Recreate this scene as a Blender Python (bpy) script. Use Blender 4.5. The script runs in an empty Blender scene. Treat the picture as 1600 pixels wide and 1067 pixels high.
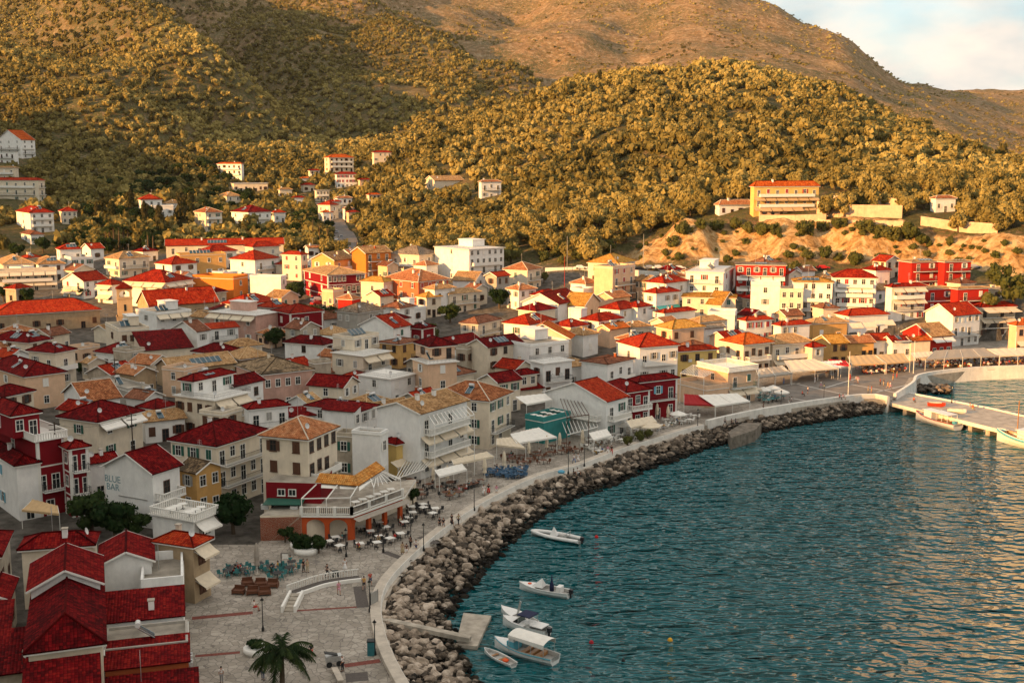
import bpy, math, random
import numpy as np
from mathutils import Vector, noise
R = math.radians
random.seed(7); rng = np.random.default_rng(11)
scene = bpy.context.scene
col = scene.collection
# ---------------------------------------------------------------- camera
CAMH, PITCH, FPX, CX, CY = 52.0, R(8.6), 1800.0, 800.0, 533.0
cd = bpy.data.cameras.new('camera'); cam = bpy.data.objects.new('camera', cd); col.objects.link(cam)
cd.sensor_width = 36; cd.lens = FPX / 1600 * 36; cd.clip_start = 1; cd.clip_end = 20000
cam.location = (0, 0, CAMH); cam.rotation_euler = (R(90) - PITCH, 0, 0)
scene.camera = cam
# ---------------------------------------------------------------- light
SUN_EL, SUN_AZ = 12.0, 55.0        # light travels towards azimuth 55 deg (from +Y to +X)
LD = Vector((math.sin(R(SUN_AZ)) * math.cos(R(SUN_EL)), math.cos(R(SUN_AZ)) * math.cos(R(SUN_EL)), -math.sin(R(SUN_EL))))
sl = bpy.data.lights.new('sun', 'SUN'); sun = bpy.data.objects.new('sun', sl); col.objects.link(sun)
sl.energy = 5.0; sl.angle = R(0.6); sl.color = (1.0, 0.50, 0.155)
sun.rotation_euler = LD.to_track_quat('-Z', 'Y').to_euler(); sun.location = (-200, -200, 200)
w = bpy.data.worlds.new('World'); scene.world = w; w.use_nodes = True
nt = w.node_tree; nt.nodes.clear()
def N(nt, t, **k):
    n = nt.nodes.new(t)
    for a, b in k.items():
        if a in ('inp',):
            for i, v in b.items(): n.inputs[i].default_value = v
        else: setattr(n, a, b)
    return n
wo = N(nt, 'ShaderNodeOutputWorld'); bg = N(nt, 'ShaderNodeBackground'); bg.inputs[1].default_value = 0.14
sky = N(nt, 'ShaderNodeTexSky', sky_type='NISHITA', sun_disc=False, sun_elevation=R(SUN_EL), sun_rotation=R(SUN_AZ + 180), air_density=1.0, dust_density=2.0, ozone_density=3.0)
tc = N(nt, 'ShaderNodeTexCoord')
# clouds: soft noise in the direction of view, only above the horizon
mp = N(nt, 'ShaderNodeMapping'); mp.inputs['Scale'].default_value = (2.6, 2.6, 6.0); mp.inputs['Location'].default_value = (0.35, 0.1, 0.25)
cn = N(nt, 'ShaderNodeTexNoise', inp={'Scale': 1.6, 'Detail': 7.0, 'Roughness': 0.52})
cr = N(nt, 'ShaderNodeValToRGB'); cr.color_ramp.elements[0].position = 0.34; cr.color_ramp.elements[1].position = 0.50; cr.color_ramp.elements[0].color = (0.42, 0.42, 0.42, 1)
cs = N(nt, 'ShaderNodeTexNoise', inp={'Scale': 3.4, 'Detail': 6.0})
cc = N(nt, 'ShaderNodeValToRGB'); cc.color_ramp.elements[0].color = (2.2, 2.4, 2.4, 1); cc.color_ramp.elements[1].color = (3.9, 3.4, 2.9, 1)
cc.color_ramp.elements[0].position = 0.35; cc.color_ramp.elements[1].position = 0.6
mx = N(nt, 'ShaderNodeMix', data_type='RGBA'); tint = N(nt, 'ShaderNodeMix', data_type='RGBA', blend_type='MULTIPLY'); tint.inputs[0].default_value = 1.0
tint.inputs[7].default_value = (0.50, 0.92, 0.92, 1)
L = nt.links.new
L(sky.outputs[0], tint.inputs[6]); L(tint.outputs[2], mx.inputs[6]); L(tc.outputs['Generated'], mp.inputs[0]); L(mp.outputs[0], cn.inputs[0]); L(mp.outputs[0], cs.inputs[0])
L(cn.outputs[0], cr.inputs[0]); L(cs.outputs[0], cc.inputs[0]); L(cc.outputs[0], mx.inputs[7]); L(cr.outputs[0], mx.inputs[0]); L(mx.outputs[2], bg.inputs[0]); L(bg.outputs[0], wo.inputs[0])
scene.view_settings.view_transform = 'Standard'; scene.view_settings.look = 'None'; scene.view_settings.exposure = 1.1; scene.view_settings.gamma = 1.0
scene.view_settings.use_curve_mapping = False
scene.render.engine = 'CYCLES'
scene.cycles.max_bounces = 5; scene.cycles.diffuse_bounces = 2; scene.cycles.glossy_bounces = 2; scene.cycles.transmission_bounces = 2; scene.cycles.transparent_max_bounces = 4
scene.cycles.caustics_reflective = False; scene.cycles.caustics_refractive = False
scene.cycles.use_denoising = True
# ---------------------------------------------------------------- projection helpers
cp, sp = math.cos(PITCH), math.sin(PITCH)
def ray(px, py):
    a = (px - CX) / FPX; b = (CY - py) / FPX
    return Vector((a, cp + b * sp, -sp + b * cp))
def onz(px, py, z):                      # point of the plane z seen at a pixel of the 1600 px photo
    d = ray(px, py); t = (z - CAMH) / d.z
    return Vector((d.x * t, d.y * t, z))
def proj(p):
    x, y, z = p[0], p[1], p[2] - CAMH
    zc = y * cp - z * sp; yc = y * sp + z * cp
    return CX + FPX * x / zc, CY - FPX * yc / zc
def zat(px, py, D):
    d = ray(px, py); return CAMH + D * d.z / d.y
# ---------------------------------------------------------------- terrain heights
COLS = {
 -500: [('z',0,3),('z',200,4),('z',260,6),('z',330,10),('z',420,16),('z',520,30),(650,235),(900,110),(1400,10),(2200,-60),(5000,-100)],
 0:    [('z',0,2.3),('z',200,3),('z',260,4),('z',330,6),('z',420,13),('z',520,27),(620,290),(800,205),(1000,150),(1300,90),(1800,10),(2400,-60),(5000,-150)],
 200:  [('z',0,2.3),('z',200,3),('z',260,4),('z',330,6),('z',420,13),('z',520,26),(600,312),(720,255),(900,195),(1200,125),(1600,50),(2200,-30),(5000,-150)],
 400:  [('z',0,2.3),('z',220,3),('z',280,5),('z',330,7),('z',420,14),('z',480,20),('z',560,30),(650,292),(800,240),(1000,195),(1300,130),(1700,60),(2200,0),(5000,-100)],
 550:  [('z',0,2.3),('z',230,3),('z',330,8),('z',400,14),('z',480,20),(560,325),(650,285),(800,245),(1000,205),(1300,140),(1700,60),(2100,10),(2600,-30),(5000,-100)],
 620:  [('z',0,2.3),('z',230,3),('z',330,8),('z',400,14),('z',450,18),(520,330),(650,262),(800,230),(1000,198),(1300,135),(1600,62),(1800,22),(1950,40),(2600,10),(5000,-120)],
 700:  [('z',0,2.3),('z',235,3),('z',330,8),('z',400,14),(435,400),(500,345),(600,262),(700,222),(850,200),(1000,185),(1300,130),(1600,72),(1700,58),(1850,85),(2500,25),(5000,-120)],
 800:  [('z',0,2.3),('z',240,3),('z',330,9),('z',390,14),(415,410),(470,355),(600,252),(720,190),(850,168),(950,178),(1300,140),(1480,112),(1650,150),(2400,60),(3400,-40),(5000,-80)],
 900:  [('z',0,2.3),('z',245,3),('z',330,9),('z',380,14),(400,412),(460,350),(600,222),(750,142),(820,130),(900,150),(1200,170),(1800,120),(2400,50),(3200,-30),(5000,-60)],
 1000: [('z',0,2.3),('z',250,3),('z',320,8),('z',380,14),(400,411),(425,378),(500,300),(650,172),(780,110),(850,126),(1000,180),(1600,130),(2400,50),(3000,-12),(5000,-40)],
 1100: [('z',0,2.3),('z',255,2.6),('z',310,6),('z',375,15),(395,407),(420,348),(500,268),(650,160),(800,99),(900,125),(1100,180),(1600,110),(2400,40),(2900,-18),(3200,10),(5000,100)],
 1180: [('z',0,2.3),('z',260,2.6),('z',310,6),('z',370,15),(392,406),(417,342),(500,266),(650,158),(780,107),(880,135),(1100,185),(1600,115),(2400,50),(2850,2),(3100,30),(5000,120)],
 1290: [('z',0,2.3),('z',265,2.6),('z',310,6),('z',368,15),(388,406),(412,342),(500,264),(640,172),(750,132),(850,160),(1000,195),(1600,145),(2300,85),(2650,56),(2900,75),(5000,140)],
 1400: [('z',0,2.3),('z',270,2.6),('z',310,6),('z',360,15),(380,414),(402,347),(500,270),(620,208),(700,184),(800,220),(1000,235),(1600,185),(2300,145),(2600,134),(2800,150),(3600,132),(4000,150),(5000,170)],
 1600: [('z',0,2.3),('z',280,2.6),('z',300,5),('z',330,11),(350,438),(372,370),(450,302),(560,257),(620,247),(700,285),(1000,295),(2000,225),(3000,165),(3600,143),(4000,160),(5000,180)],
 2100: [('z',0,2.3),('z',280,2.6),('z',300,5),('z',330,11),(350,430),(372,370),(450,320),(560,300),(620,305),(700,320),(1000,320),(2000,260),(3000,200),(3600,160),(4000,180),(5000,190)],
}
UMIN, UMAX, NU = -1.25, 0.85, 421
US = np.linspace(UMIN, UMAX, NU)
DS = np.concatenate([np.linspace(40, 500, 231), 500 * np.exp(np.linspace(0, np.log(10), 260))[1:]])
ctab = []; cu = []
for c, lst in sorted(COLS.items()):
    ds, zs = [], []
    for e in lst:
        if e[0] == 'z': ds.append(e[1]); zs.append(e[2])
        else: ds.append(e[0]); zs.append(zat(c, e[1], e[0]))
    ds = np.array(ds, float); zs = np.array(zs, float)
    # smooth slope (pchip)
    h = np.diff(ds); dl = np.diff(zs) / h; m = np.zeros(len(ds)); m[0] = dl[0]; m[-1] = dl[-1]
    for i in range(1, len(ds) - 1):
        if dl[i-1] * dl[i] > 0:
            w1 = 2 * h[i] + h[i-1]; w2 = h[i] + 2 * h[i-1]; m[i] = (w1 + w2) / (w1 / dl[i-1] + w2 / dl[i])
    k = np.clip(np.searchsorted(ds, DS) - 1, 0, len(ds) - 2); t = (DS - ds[k]) / h[k]
    z = (2*t**3-3*t**2+1)*zs[k] + (t**3-2*t**2+t)*h[k]*m[k] + (-2*t**3+3*t**2)*zs[k+1] + (t**3-t**2)*h[k]*m[k+1]
    ctab.append(z); cu.append((c - CX) / FPX / (cp + 0.08 * sp))
ctab = np.array(ctab); cu = np.array(cu)
k = np.clip(np.searchsorted(cu, US) - 1, 0, len(cu) - 2); t = np.clip((US - cu[k]) / (cu[k+1] - cu[k]), 0, 1)[:, None]; t = t*t*(3-2*t)*0.5 + t*0.5
Z = ctab[k] * (1 - t) + ctab[k + 1] * t                    # [NU, ND]
GX = US[:, None] * DS[None, :]; GY = np.repeat(DS[None, :], NU, 0)
def vnoise(x, y, s, seed=0, octs=4, g=0.5):                 # smooth value noise, numpy
    out = np.zeros_like(x); amp = 1.0
    for o in range(octs):
        X = x / s; Y = y / s; xi = np.floor(X).astype(np.int64); yi = np.floor(Y).astype(np.int64); fx = X - xi; fy = Y - yi
        fx = fx*fx*(3-2*fx); fy = fy*fy*(3-2*fy)
        def hsh(a, b):
            n = (a * 374761393 + b * 668265263 + (seed + o) * 982451653) & 0xffffffff
            n = ((n ^ (n >> 13)) * 1274126177) & 0xffffffff
            return ((n ^ (n >> 16)) & 0xffff) / 65535.0 * 2 - 1
        v = (hsh(xi, yi)*(1-fx) + hsh(xi+1, yi)*fx)*(1-fy) + (hsh(xi, yi+1)*(1-fx) + hsh(xi+1, yi+1)*fx)*fy
        out += v * amp; amp *= g; s *= 0.5
    return out
def seg_dist(X, Y, pts):
    best = np.full(X.shape, 1e9); side = np.zeros(X.shape)
    for (ax, ay), (bx, by) in zip(pts[:-1], pts[1:]):
        dx, dy = bx-ax, by-ay; tt = np.clip(((X-ax)*dx + (Y-ay)*dy) / (dx*dx+dy*dy), 0, 1)
        d = np.hypot(X - ax - tt*dx, Y - ay - tt*dy); best = np.minimum(best, d)
    return best
def pxD(px, D): return ((px - CX) / FPX / (cp + 0.1 * sp) * D, D)
# spurs and gullies of the mountain side (their right-hand flanks fall in shade)
def ridge(pts, wdt, amp):
    global Z
    d = seg_dist(GX, GY, [pxD(*p) for p in pts]); Z = Z + amp * np.exp(-(d / wdt) ** 2)
ridge([(20, 2100), (170, 1600), (215, 1350), (300, 1150), (355, 1000)], 72, 112)
ridge([(120, 2300), (330, 1750), (300, 1500), (330, 1300), (420, 1020)], 75, -60)
ridge([(-150, 1300), (60, 1000), (180, 860)], 55, 32)
ridge([(430, 1900), (480, 1500), (560, 1200)], 70, 22)
ridge([(620, 1800), (700, 1650), (800, 1480)], 90, 10)
amp = np.interp(GY, [0, 420, 520, 800, 1500, 3000, 5000], [0, 0, 2, 7, 24, 75, 80])
amp = amp * np.where(US > 0.12, np.interp(GY, [0, 1500, 2300], [1, 1, 0.3]), 1.0 * np.ones_like(GY)) if False else amp * (1 - 0.72 * np.clip((US - 0.08) / 0.1, 0, 1)[:, None] * np.clip((GY - 1500) / 700, 0, 1))
Z = Z + amp * vnoise(GX, GY, 260, 3, 5) * 0.8
Z = Z + np.interp(GY, [0, 370, 400, 600, 900], [0, 0, 1.2, 2.5, 3.0]) * vnoise(GX, GY, 45, 9, 3)
Z = Z - 5.0 * np.clip((GY - 455) / 90, 0, 1)
# unseen hill added outside the left edge to shade the lower left slopes
_d = seg_dist(GX, GY, [(-480, 425), (-560, 490), (-660, 580)]); Z = Z + np.interp(-GX, [440, 480, 660], [80, 104, 140]) * np.exp(-(_d / 60) ** 2) + 110 * np.exp(-(((GX + 980) / 190) ** 2 + ((GY - 760) / 190) ** 2))
# ---------------------------------------------------------------- shoreline
QZ = 2.5
SHORE_PX = [(668, 1130), (628, 1067), (600, 1010), (589, 960), (594, 925), (616, 893), (660, 852), (712, 812), (772, 776), (840, 745), (905, 727), (960, 706), (1010, 690), (1090, 667), (1200, 643), (1345, 622), (1388, 626)]
SHORE = [onz(x, y, QZ) for x, y in SHORE_PX]
COVE_PX = [(1388, 626), (1425, 602), (1440, 588), (1520, 578), (1620, 574), (1800, 566)]
COVE = [onz(x, y, QZ) for x, y in COVE_PX]
sea_poly = [(p.x, p.y) for p in SHORE] + [(p.x, p.y) for p in COVE[1:]] + [(900, 330), (900, -200), (SHORE[0].x - 6, -200), (SHORE[0].x - 3, 40)]
def inpoly(X, Y, poly):
    c = np.zeros(X.shape, bool); j = len(poly) - 1
    for i in range(len(poly)):
        xi, yi = poly[i]; xj, yj = poly[j]
        with np.errstate(divide='ignore', invalid='ignore'):
            m = ((yi > Y) != (yj > Y)) & (X < (xj - xi) * (Y - yi) / (yj - yi) + xi)
        c ^= m; j = i
    return c
sea = inpoly(GX, GY, sea_poly)
ds_ = seg_dist(GX, GY, sea_poly + [sea_poly[0]])
Z = np.where(sea | (ds_ < 4.0), -5.0, Z)
landmask = ~(sea | (ds_ < 4.0))
def tz(x, y):
    if y < 41: return 2.3
    u = x / y; fu = (u - UMIN) / (UMAX - UMIN) * (NU - 1); i = min(max(int(fu), 0), NU - 2); fu = min(max(fu - i, 0), 1)
    j = min(max(int(np.searchsorted(DS, y)) - 1, 0), len(DS) - 2); fd = min(max((y - DS[j]) / (DS[j+1] - DS[j]), 0), 1)
    return float((Z[i, j]*(1-fd) + Z[i, j+1]*fd)*(1-fu) + (Z[i+1, j]*(1-fd) + Z[i+1, j+1]*fd)*fu)
def hit(px, py, up=0.0, dmin=95.0):
    """point where the ray through a pixel is `up` metres above the ground"""
    d = ray(px, py); y = dmin; py_ = None
    while y < 4800:
        t = y / d.y; z = CAMH + d.z * t
        if z <= max(tz(d.x * t, y), 0 if up == 0 else 2.3) + up:
            lo, hi = y * 0.985 - 1, y
            for _ in range(14):
                m = (lo + hi) / 2; t = m / d.y
                if CAMH + d.z * t <= max(tz(d.x * t, m), 0 if up == 0 else 2.3) + up: hi = m
                else: lo = m
            t = hi / d.y; return Vector((d.x * t, hi, CAMH + d.z * t))
        y = y * 1.006 + 0.2
    t = 400 / d.y; return Vector((d.x * t, 400, CAMH + d.z * t))
# ---------------------------------------------------------------- materials
MATS = {}
def mat(name, color, rough=0.75, noise_amt=0.15, noise_scale=3.0, bump=0.0, bump_scale=20.0, metal=0.0, spec=0.3, coords='Object', color2=None, detail=5.0, emis=None, dist=0.03):
    if name in MATS: return MATS[name]
    m = bpy.data.materials.new(name); m.use_nodes = True; nt = m.node_tree; L = nt.links.new
    b = nt.nodes['Principled BSDF']; b.inputs['Roughness'].default_value = rough; b.inputs['Metallic'].default_value = metal; b.inputs['Specular IOR Level'].default_value = spec
    c = (*color, 1)
    tc = N(nt, 'ShaderNodeTexCoord')
    if noise_amt or color2:
        n = N(nt, 'ShaderNodeTexNoise', inp={'Scale': noise_scale, 'Detail': detail, 'Roughness': 0.6}); L(tc.outputs[coords], n.inputs[0])
        r = N(nt, 'ShaderNodeValToRGB'); r.color_ramp.elements[0].position = 0.3; r.color_ramp.elements[1].position = 0.7
        c2 = color2 or tuple(v * (1 - noise_amt) for v in color); hi = tuple(min(1, v * (1 + noise_amt * 0.5)) for v in color) if not color2 else color
        r.color_ramp.elements[0].color = (*c2, 1); r.color_ramp.elements[1].color = (*hi, 1)
        L(n.outputs[0], r.inputs[0]); L(r.outputs[0], b.inputs['Base Color'])
    else: b.inputs['Base Color'].default_value = c
    if bump:
        n2 = N(nt, 'ShaderNodeTexNoise', inp={'Scale': bump_scale, 'Detail': 4.0}); L(tc.outputs[coords], n2.inputs[0])
        bp = N(nt, 'ShaderNodeBump', inp={'Strength': bump, 'Distance': dist}); L(n2.outputs[0], bp.inputs['Height']); L(bp.outputs[0], b.inputs['Normal'])
    if emis: b.inputs['Emission Color'].default_value = (*emis, 1); b.inputs['Emission Strength'].default_value = 1
    MATS[name] = m; return m
def ramp(nt, stops):
    r = N(nt, 'ShaderNodeValToRGB'); e = r.color_ramp.elements
    while len(e) < len(stops): e.new(0.5)
    for i, (p, c) in enumerate(stops): e[i].position = p; e[i].color = (*c, 1)
    return r
def wall_mat(name, color, stain=0.35):
    """rendered wall: base colour, faint mottling, rain streaks and dirt patches of the plaster itself"""
    if name in MATS: return MATS[name]
    m = bpy.data.materials.new(name); m.use_nodes = True; nt = m.node_tree; L = nt.links.new
    b = nt.nodes['Principled BSDF']; b.inputs['Roughness'].default_value = 0.85; b.inputs['Specular IOR Level'].default_value = 0.15
    g = N(nt, 'ShaderNodeNewGeometry')
    n1 = N(nt, 'ShaderNodeTexNoise', inp={'Scale': 0.6, 'Detail': 8.0, 'Roughness': 0.65}); L(g.outputs['Position'], n1.inputs[0])
    mp = N(nt, 'ShaderNodeMapping'); mp.inputs['Scale'].default_value = (1.0, 1.0, 0.28); L(g.outputs['Position'], mp.inputs[0])
    n2 = N(nt, 'ShaderNodeTexNoise', inp={'Scale': 1.5, 'Detail': 6.0, 'Roughness': 0.7}); L(mp.outputs[0], n2.inputs[0])
    r1 = ramp(nt, [(0.33, tuple(v * (1 - stain * 0.55) for v in color)), (0.62, color)]); L(n1.outputs[0], r1.inputs[0])
    r2 = ramp(nt, [(0.36, (1 - stain, 1 - stain, 1 - stain * 0.95)), (0.56, (1, 1, 1))]); L(n2.outputs[0], r2.inputs[0])
    mx = N(nt, 'ShaderNodeMix', data_type='RGBA', blend_type='MULTIPLY'); mx.inputs[0].default_value = 0.28
    L(r1.outputs[0], mx.inputs[6]); L(r2.outputs[0], mx.inputs[7]); L(mx.outputs[2], b.inputs['Base Color'])
    n3 = N(nt, 'ShaderNodeTexNoise', inp={'Scale': 9.0, 'Detail': 4.0}); L(g.outputs['Position'], n3.inputs[0])
    bp = N(nt, 'ShaderNodeBump', inp={'Strength': 0.25, 'Distance': 0.03}); L(n3.outputs[0], bp.inputs['Height']); L(bp.outputs[0], b.inputs['Normal'])
    MATS[name] = m; return m
def tile_mat(name, c1, c2, c3, rough=0.75, lines=0.65, patch=None):
    """roof tiles on a UV map in metres: u along the eave, v up the slope"""
    if name in MATS: return MATS[name]
    m = bpy.data.materials.new(name); m.use_nodes = True; nt = m.node_tree; L = nt.links.new
    b = nt.nodes['Principled BSDF']; b.inputs['Roughness'].default_value = 0.9; b.inputs['Specular IOR Level'].default_value = 0.06
    uv = N(nt, 'ShaderNodeUVMap'); sx = N(nt, 'ShaderNodeSeparateXYZ'); L(uv.outputs[0], sx.inputs[0])
    g = N(nt, 'ShaderNodeNewGeometry')
    br = N(nt, 'ShaderNodeTexBrick', inp={'Scale': 1.0, 'Brick Width': 0.30, 'Row Height': 0.36, 'Mortar Size': 0.018, 'Mortar Smooth': 0.3, 'Bias': 0.0})
    br.offset = 0.0; br.inputs['Color1'].default_value = (0, 0, 0, 1); br.inputs['Color2'].default_value = (1, 1, 1, 1); br.inputs['Mortar'].default_value = (0.5, 0.5, 0.5, 1)
    L(uv.outputs[0], br.inputs[0])
    n1 = N(nt, 'ShaderNodeTexNoise', inp={'Scale': 0.45, 'Detail': 7.0, 'Roughness': 0.65}); L(g.outputs['Position'], n1.inputs[0])
    ad = N(nt, 'ShaderNodeMath', operation='MULTIPLY_ADD', inp={1: 0.35, 2: 0.0}); L(br.outputs['Color'], ad.inputs[0])
    oi = N(nt, 'ShaderNodeObjectInfo'); ad.inputs[2].default_value = 0; ad0 = N(nt, 'ShaderNodeMath', operation='MULTIPLY_ADD', inp={1: 0.26}); L(oi.outputs['Random'], ad0.inputs[0]); L(ad.outputs[0], ad0.inputs[2])
    ad2 = N(nt, 'ShaderNodeMath', operation='MULTIPLY_ADD', inp={1: 0.72}); L(n1.outputs[0], ad2.inputs[0]); L(ad0.outputs[0], ad2.inputs[2])
    r = ramp(nt, [(0.42, c1), (0.64, c2), (0.92, c3)]); L(ad2.outputs[0], r.inputs[0])
    last = r.outputs[0]
    if patch:
        n4 = N(nt, 'ShaderNodeTexNoise', inp={'Scale': 0.35, 'Detail': 5.0}); L(g.outputs['Position'], n4.inputs[0])
        r4 = ramp(nt, [(0.5, (0, 0, 0)), (0.6, (1, 1, 1))]); L(n4.outputs[0], r4.inputs[0])
        mp_ = N(nt, 'ShaderNodeMix', data_type='RGBA'); mp_.inputs[7].default_value = (*patch, 1); L(r4.outputs[0], mp_.inputs[0]); L(last, mp_.inputs[6]); last = mp_.outputs[2]
    n7 = N(nt, 'ShaderNodeTexNoise', inp={'Scale': 1.3, 'Detail': 8.0, 'Roughness': 0.7}); L(g.outputs['Position'], n7.inputs[0]); r7 = ramp(nt, [(0.36, (0.42, 0.42, 0.42)), (0.56, (1, 1, 1))]); L(n7.outputs[0], r7.inputs[0])
    m7 = N(nt, 'ShaderNodeMix', data_type='RGBA', blend_type='MULTIPLY'); m7.inputs[0].default_value = 0.8; L(last, m7.inputs[6]); L(r7.outputs[0], m7.inputs[7]); last = m7.outputs[2]
    mx = N(nt, 'ShaderNodeMix', data_type='RGBA', blend_type='MULTIPLY'); mx.inputs[7].default_value = (1 - lines, 1 - lines, 1 - lines, 1)
    L(br.outputs['Fac'], mx.inputs[0]); L(last, mx.inputs[6]); L(mx.outputs[2], b.inputs['Base Color'])
    # barrel profile across, step per course
    w1 = N(nt, 'ShaderNodeMath', operation='MULTIPLY', inp={1: 2 * math.pi / 0.30}); L(sx.outputs[0], w1.inputs[0])
    s1 = N(nt, 'ShaderNodeMath', operation='COSINE'); L(w1.outputs[0], s1.inputs[0])
    f1 = N(nt, 'ShaderNodeMath', operation='FRACT'); d1 = N(nt, 'ShaderNodeMath', operation='DIVIDE', inp={1: -0.36}); L(sx.outputs[1], d1.inputs[0]); L(d1.outputs[0], f1.inputs[0])
    a1 = N(nt, 'ShaderNodeMath', operation='MULTIPLY_ADD', inp={1: 0.6}); L(f1.outputs[0], a1.inputs[0]); m1 = N(nt, 'ShaderNodeMath', operation='MULTIPLY', inp={1: -0.5}); L(s1.outputs[0], m1.inputs[0]); L(m1.outputs[0], a1.inputs[2])
    n5 = N(nt, 'ShaderNodeTexNoise', inp={'Scale': 5.0, 'Detail': 3.0}); L(g.outputs['Position'], n5.inputs[0])
    a2 = N(nt, 'ShaderNodeMath', operation='ADD'); L(a1.outputs[0], a2.inputs[0]); L(n5.outputs[0], a2.inputs[1])
    bp = N(nt, 'ShaderNodeBump', inp={'Strength': 0.9, 'Distance': 0.06}); L(a2.outputs[0], bp.inputs['Height']); L(bp.outputs[0], b.inputs['Normal'])
    MATS[name] = m; return m
# ---------------------------------------------------------------- mesh helper
class MB:
    def __init__(s): s.v = []; s.f = []; s.m = []; s.uv = []; s.mats = []; s.smooth = []
    def mi(s, m):
        if m not in s.mats: s.mats.append(m)
        return s.mats.index(m)
    def face(s, pts, m, uv=None, smooth=False):
        i = len(s.v); s.v += [tuple(p) for p in pts]; s.f.append(list(range(i, i + len(pts)))); s.m.append(s.mi(m)); s.smooth.append(smooth)
        s.uv += uv if uv else [(0, 0)] * len(pts)
    def poly(s, verts, faces, m, smooth=False):
        i = len(s.v); s.v += [tuple(p) for p in verts]; k = s.mi(m)
        for f in faces: s.f.append([i + a for a in f]); s.m.append(k); s.uv += [(0, 0)] * len(f); s.smooth.append(smooth)
    def box(s, x0, x1, y0, y1, z0, z1, m):
        v = [(x0,y0,z0),(x1,y0,z0),(x1,y1,z0),(x0,y1,z0),(x0,y0,z1),(x1,y0,z1),(x1,y1,z1),(x0,y1,z1)]
        s.poly(v, [(3,2,1,0),(4,5,6,7),(0,1,5,4),(1,2,6,5),(2,3,7,6),(3,0,4,7)], m)
    def slab(s, pts, t, m):              # polygon (counter-clockwise from above) with thickness t below it
        n = len(pts); lo = [(p[0], p[1], p[2] - t) for p in pts]
        s.poly(list(pts) + lo, [tuple(range(n)), tuple(range(2*n-1, n-1, -1))] + [((i+1) % n, i, n+i, n+(i+1) % n) for i in range(n)], m)
    def prism(s, pts2, z0, z1, m, mtop=None):
        n = len(pts2); v = [(p[0], p[1], z1) for p in pts2] + [(p[0], p[1], z0) for p in pts2]
        s.poly(v, [((i+1) % n, i, n+i, n+(i+1) % n) for i in range(n)] + [tuple(range(2*n-1, n-1, -1))], m)
        s.poly(v[:n], [tuple(range(n))], mtop or m)
    def beam(s, a, b, wd, ht, m):         # straight bar of rectangular section between two points
        a = Vector(a); b = Vector(b); d = (b - a).normalized(); up = Vector((0,0,1)) if abs(d.z) < 0.95 else Vector((1,0,0))
        x = d.cross(up).normalized() * wd / 2; y = x.cross(d).normalized() * ht / 2
        v = [a-x-y, a+x-y, a+x+y, a-x+y, b-x-y, b+x-y, b+x+y, b-x+y]
        s.poly(v, [(0,1,2,3),(7,6,5,4),(1,0,4,5),(2,1,5,6),(3,2,6,7),(0,3,7,4)], m)
    def tube(s, a, b, r0, r1, m, n=8, cap=True, smooth=True):
        a = Vector(a); b = Vector(b); d = (b - a).normalized(); up = Vector((0,0,1)) if abs(d.z) < 0.95 else Vector((1,0,0))
        x = d.cross(up).normalized(); y = x.cross(d)
        v = [a + (x*math.cos(2*math.pi*i/n) + y*math.sin(2*math.pi*i/n))*r0 for i in range(n)] + [b + (x*math.cos(2*math.pi*i/n) + y*math.sin(2*math.pi*i/n))*r1 for i in range(n)]
        s.poly(v, [(i, (i+1) % n, n+(i+1) % n, n+i) for i in range(n)], m, smooth)
        if cap: s.poly(v, [tuple(range(n-1, -1, -1)), tuple(range(n, 2*n))], m)
    def lathe(s, prof, m, n=12, c=(0,0)):
        v = []; f = []
        for r, z in prof: v += [(c[0] + r*math.cos(2*math.pi*i/n), c[1] + r*math.sin(2*math.pi*i/n), z) for i in range(n)]
        for k in range(len(prof) - 1): f += [(k*n+i, k*n+(i+1) % n, (k+1)*n+(i+1) % n, (k+1)*n+i) for i in range(n)]
        f += [tuple(range(n-1, -1, -1)), tuple(range((len(prof)-1)*n, len(prof)*n))]
        s.poly(v, f, m, True)
    def mesh(s, name):
        me = bpy.data.meshes.new(name); me.from_pydata(s.v, [], s.f)
        for m in s.mats: me.materials.append(m)
        me.polygons.foreach_set('material_index', s.m); me.polygons.foreach_set('use_smooth', s.smooth)
        uvl = me.uv_layers.new(name='UVMap'); uvl.data.foreach_set('uv', [c for p in s.uv for c in p]); me.update(); return me
    def build(s, name, parent=None, loc=None, rz=None, **tags):
        o = link(name, s.mesh(name), parent, loc, rz); tagset(o, **tags); return o
def link(name, data, parent=None, loc=None, rz=None):
    o = bpy.data.objects.new(name, data); col.objects.link(o)
    if parent is not None: o.parent = parent
    if loc is not None: o.location = loc
    if rz is not None: o.rotation_euler = (0, 0, rz)
    return o
def tagset(o, label=None, cat=None, group=None, kind=None):
    if label: o['label'] = label
    if cat: o['category'] = cat
    if group: o['group'] = group
    if kind: o['kind'] = kind
    return o
def empty(name, loc, rz=0, **t): return tagset(link(name, None, None, loc, rz), **t)
def copy_tree(o, parent=None):
    c = o.copy(); col.objects.link(c); c.parent = parent
    for ch in kids.get(o.name, []): copy_tree(ch, c)
    return c
kids = {}
def note_kids(root):
    def rec(o):
        kids[o.name] = [c for c in col.objects if c.parent == o]
        for c in kids[o.name]: rec(c)
    rec(root)
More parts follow.
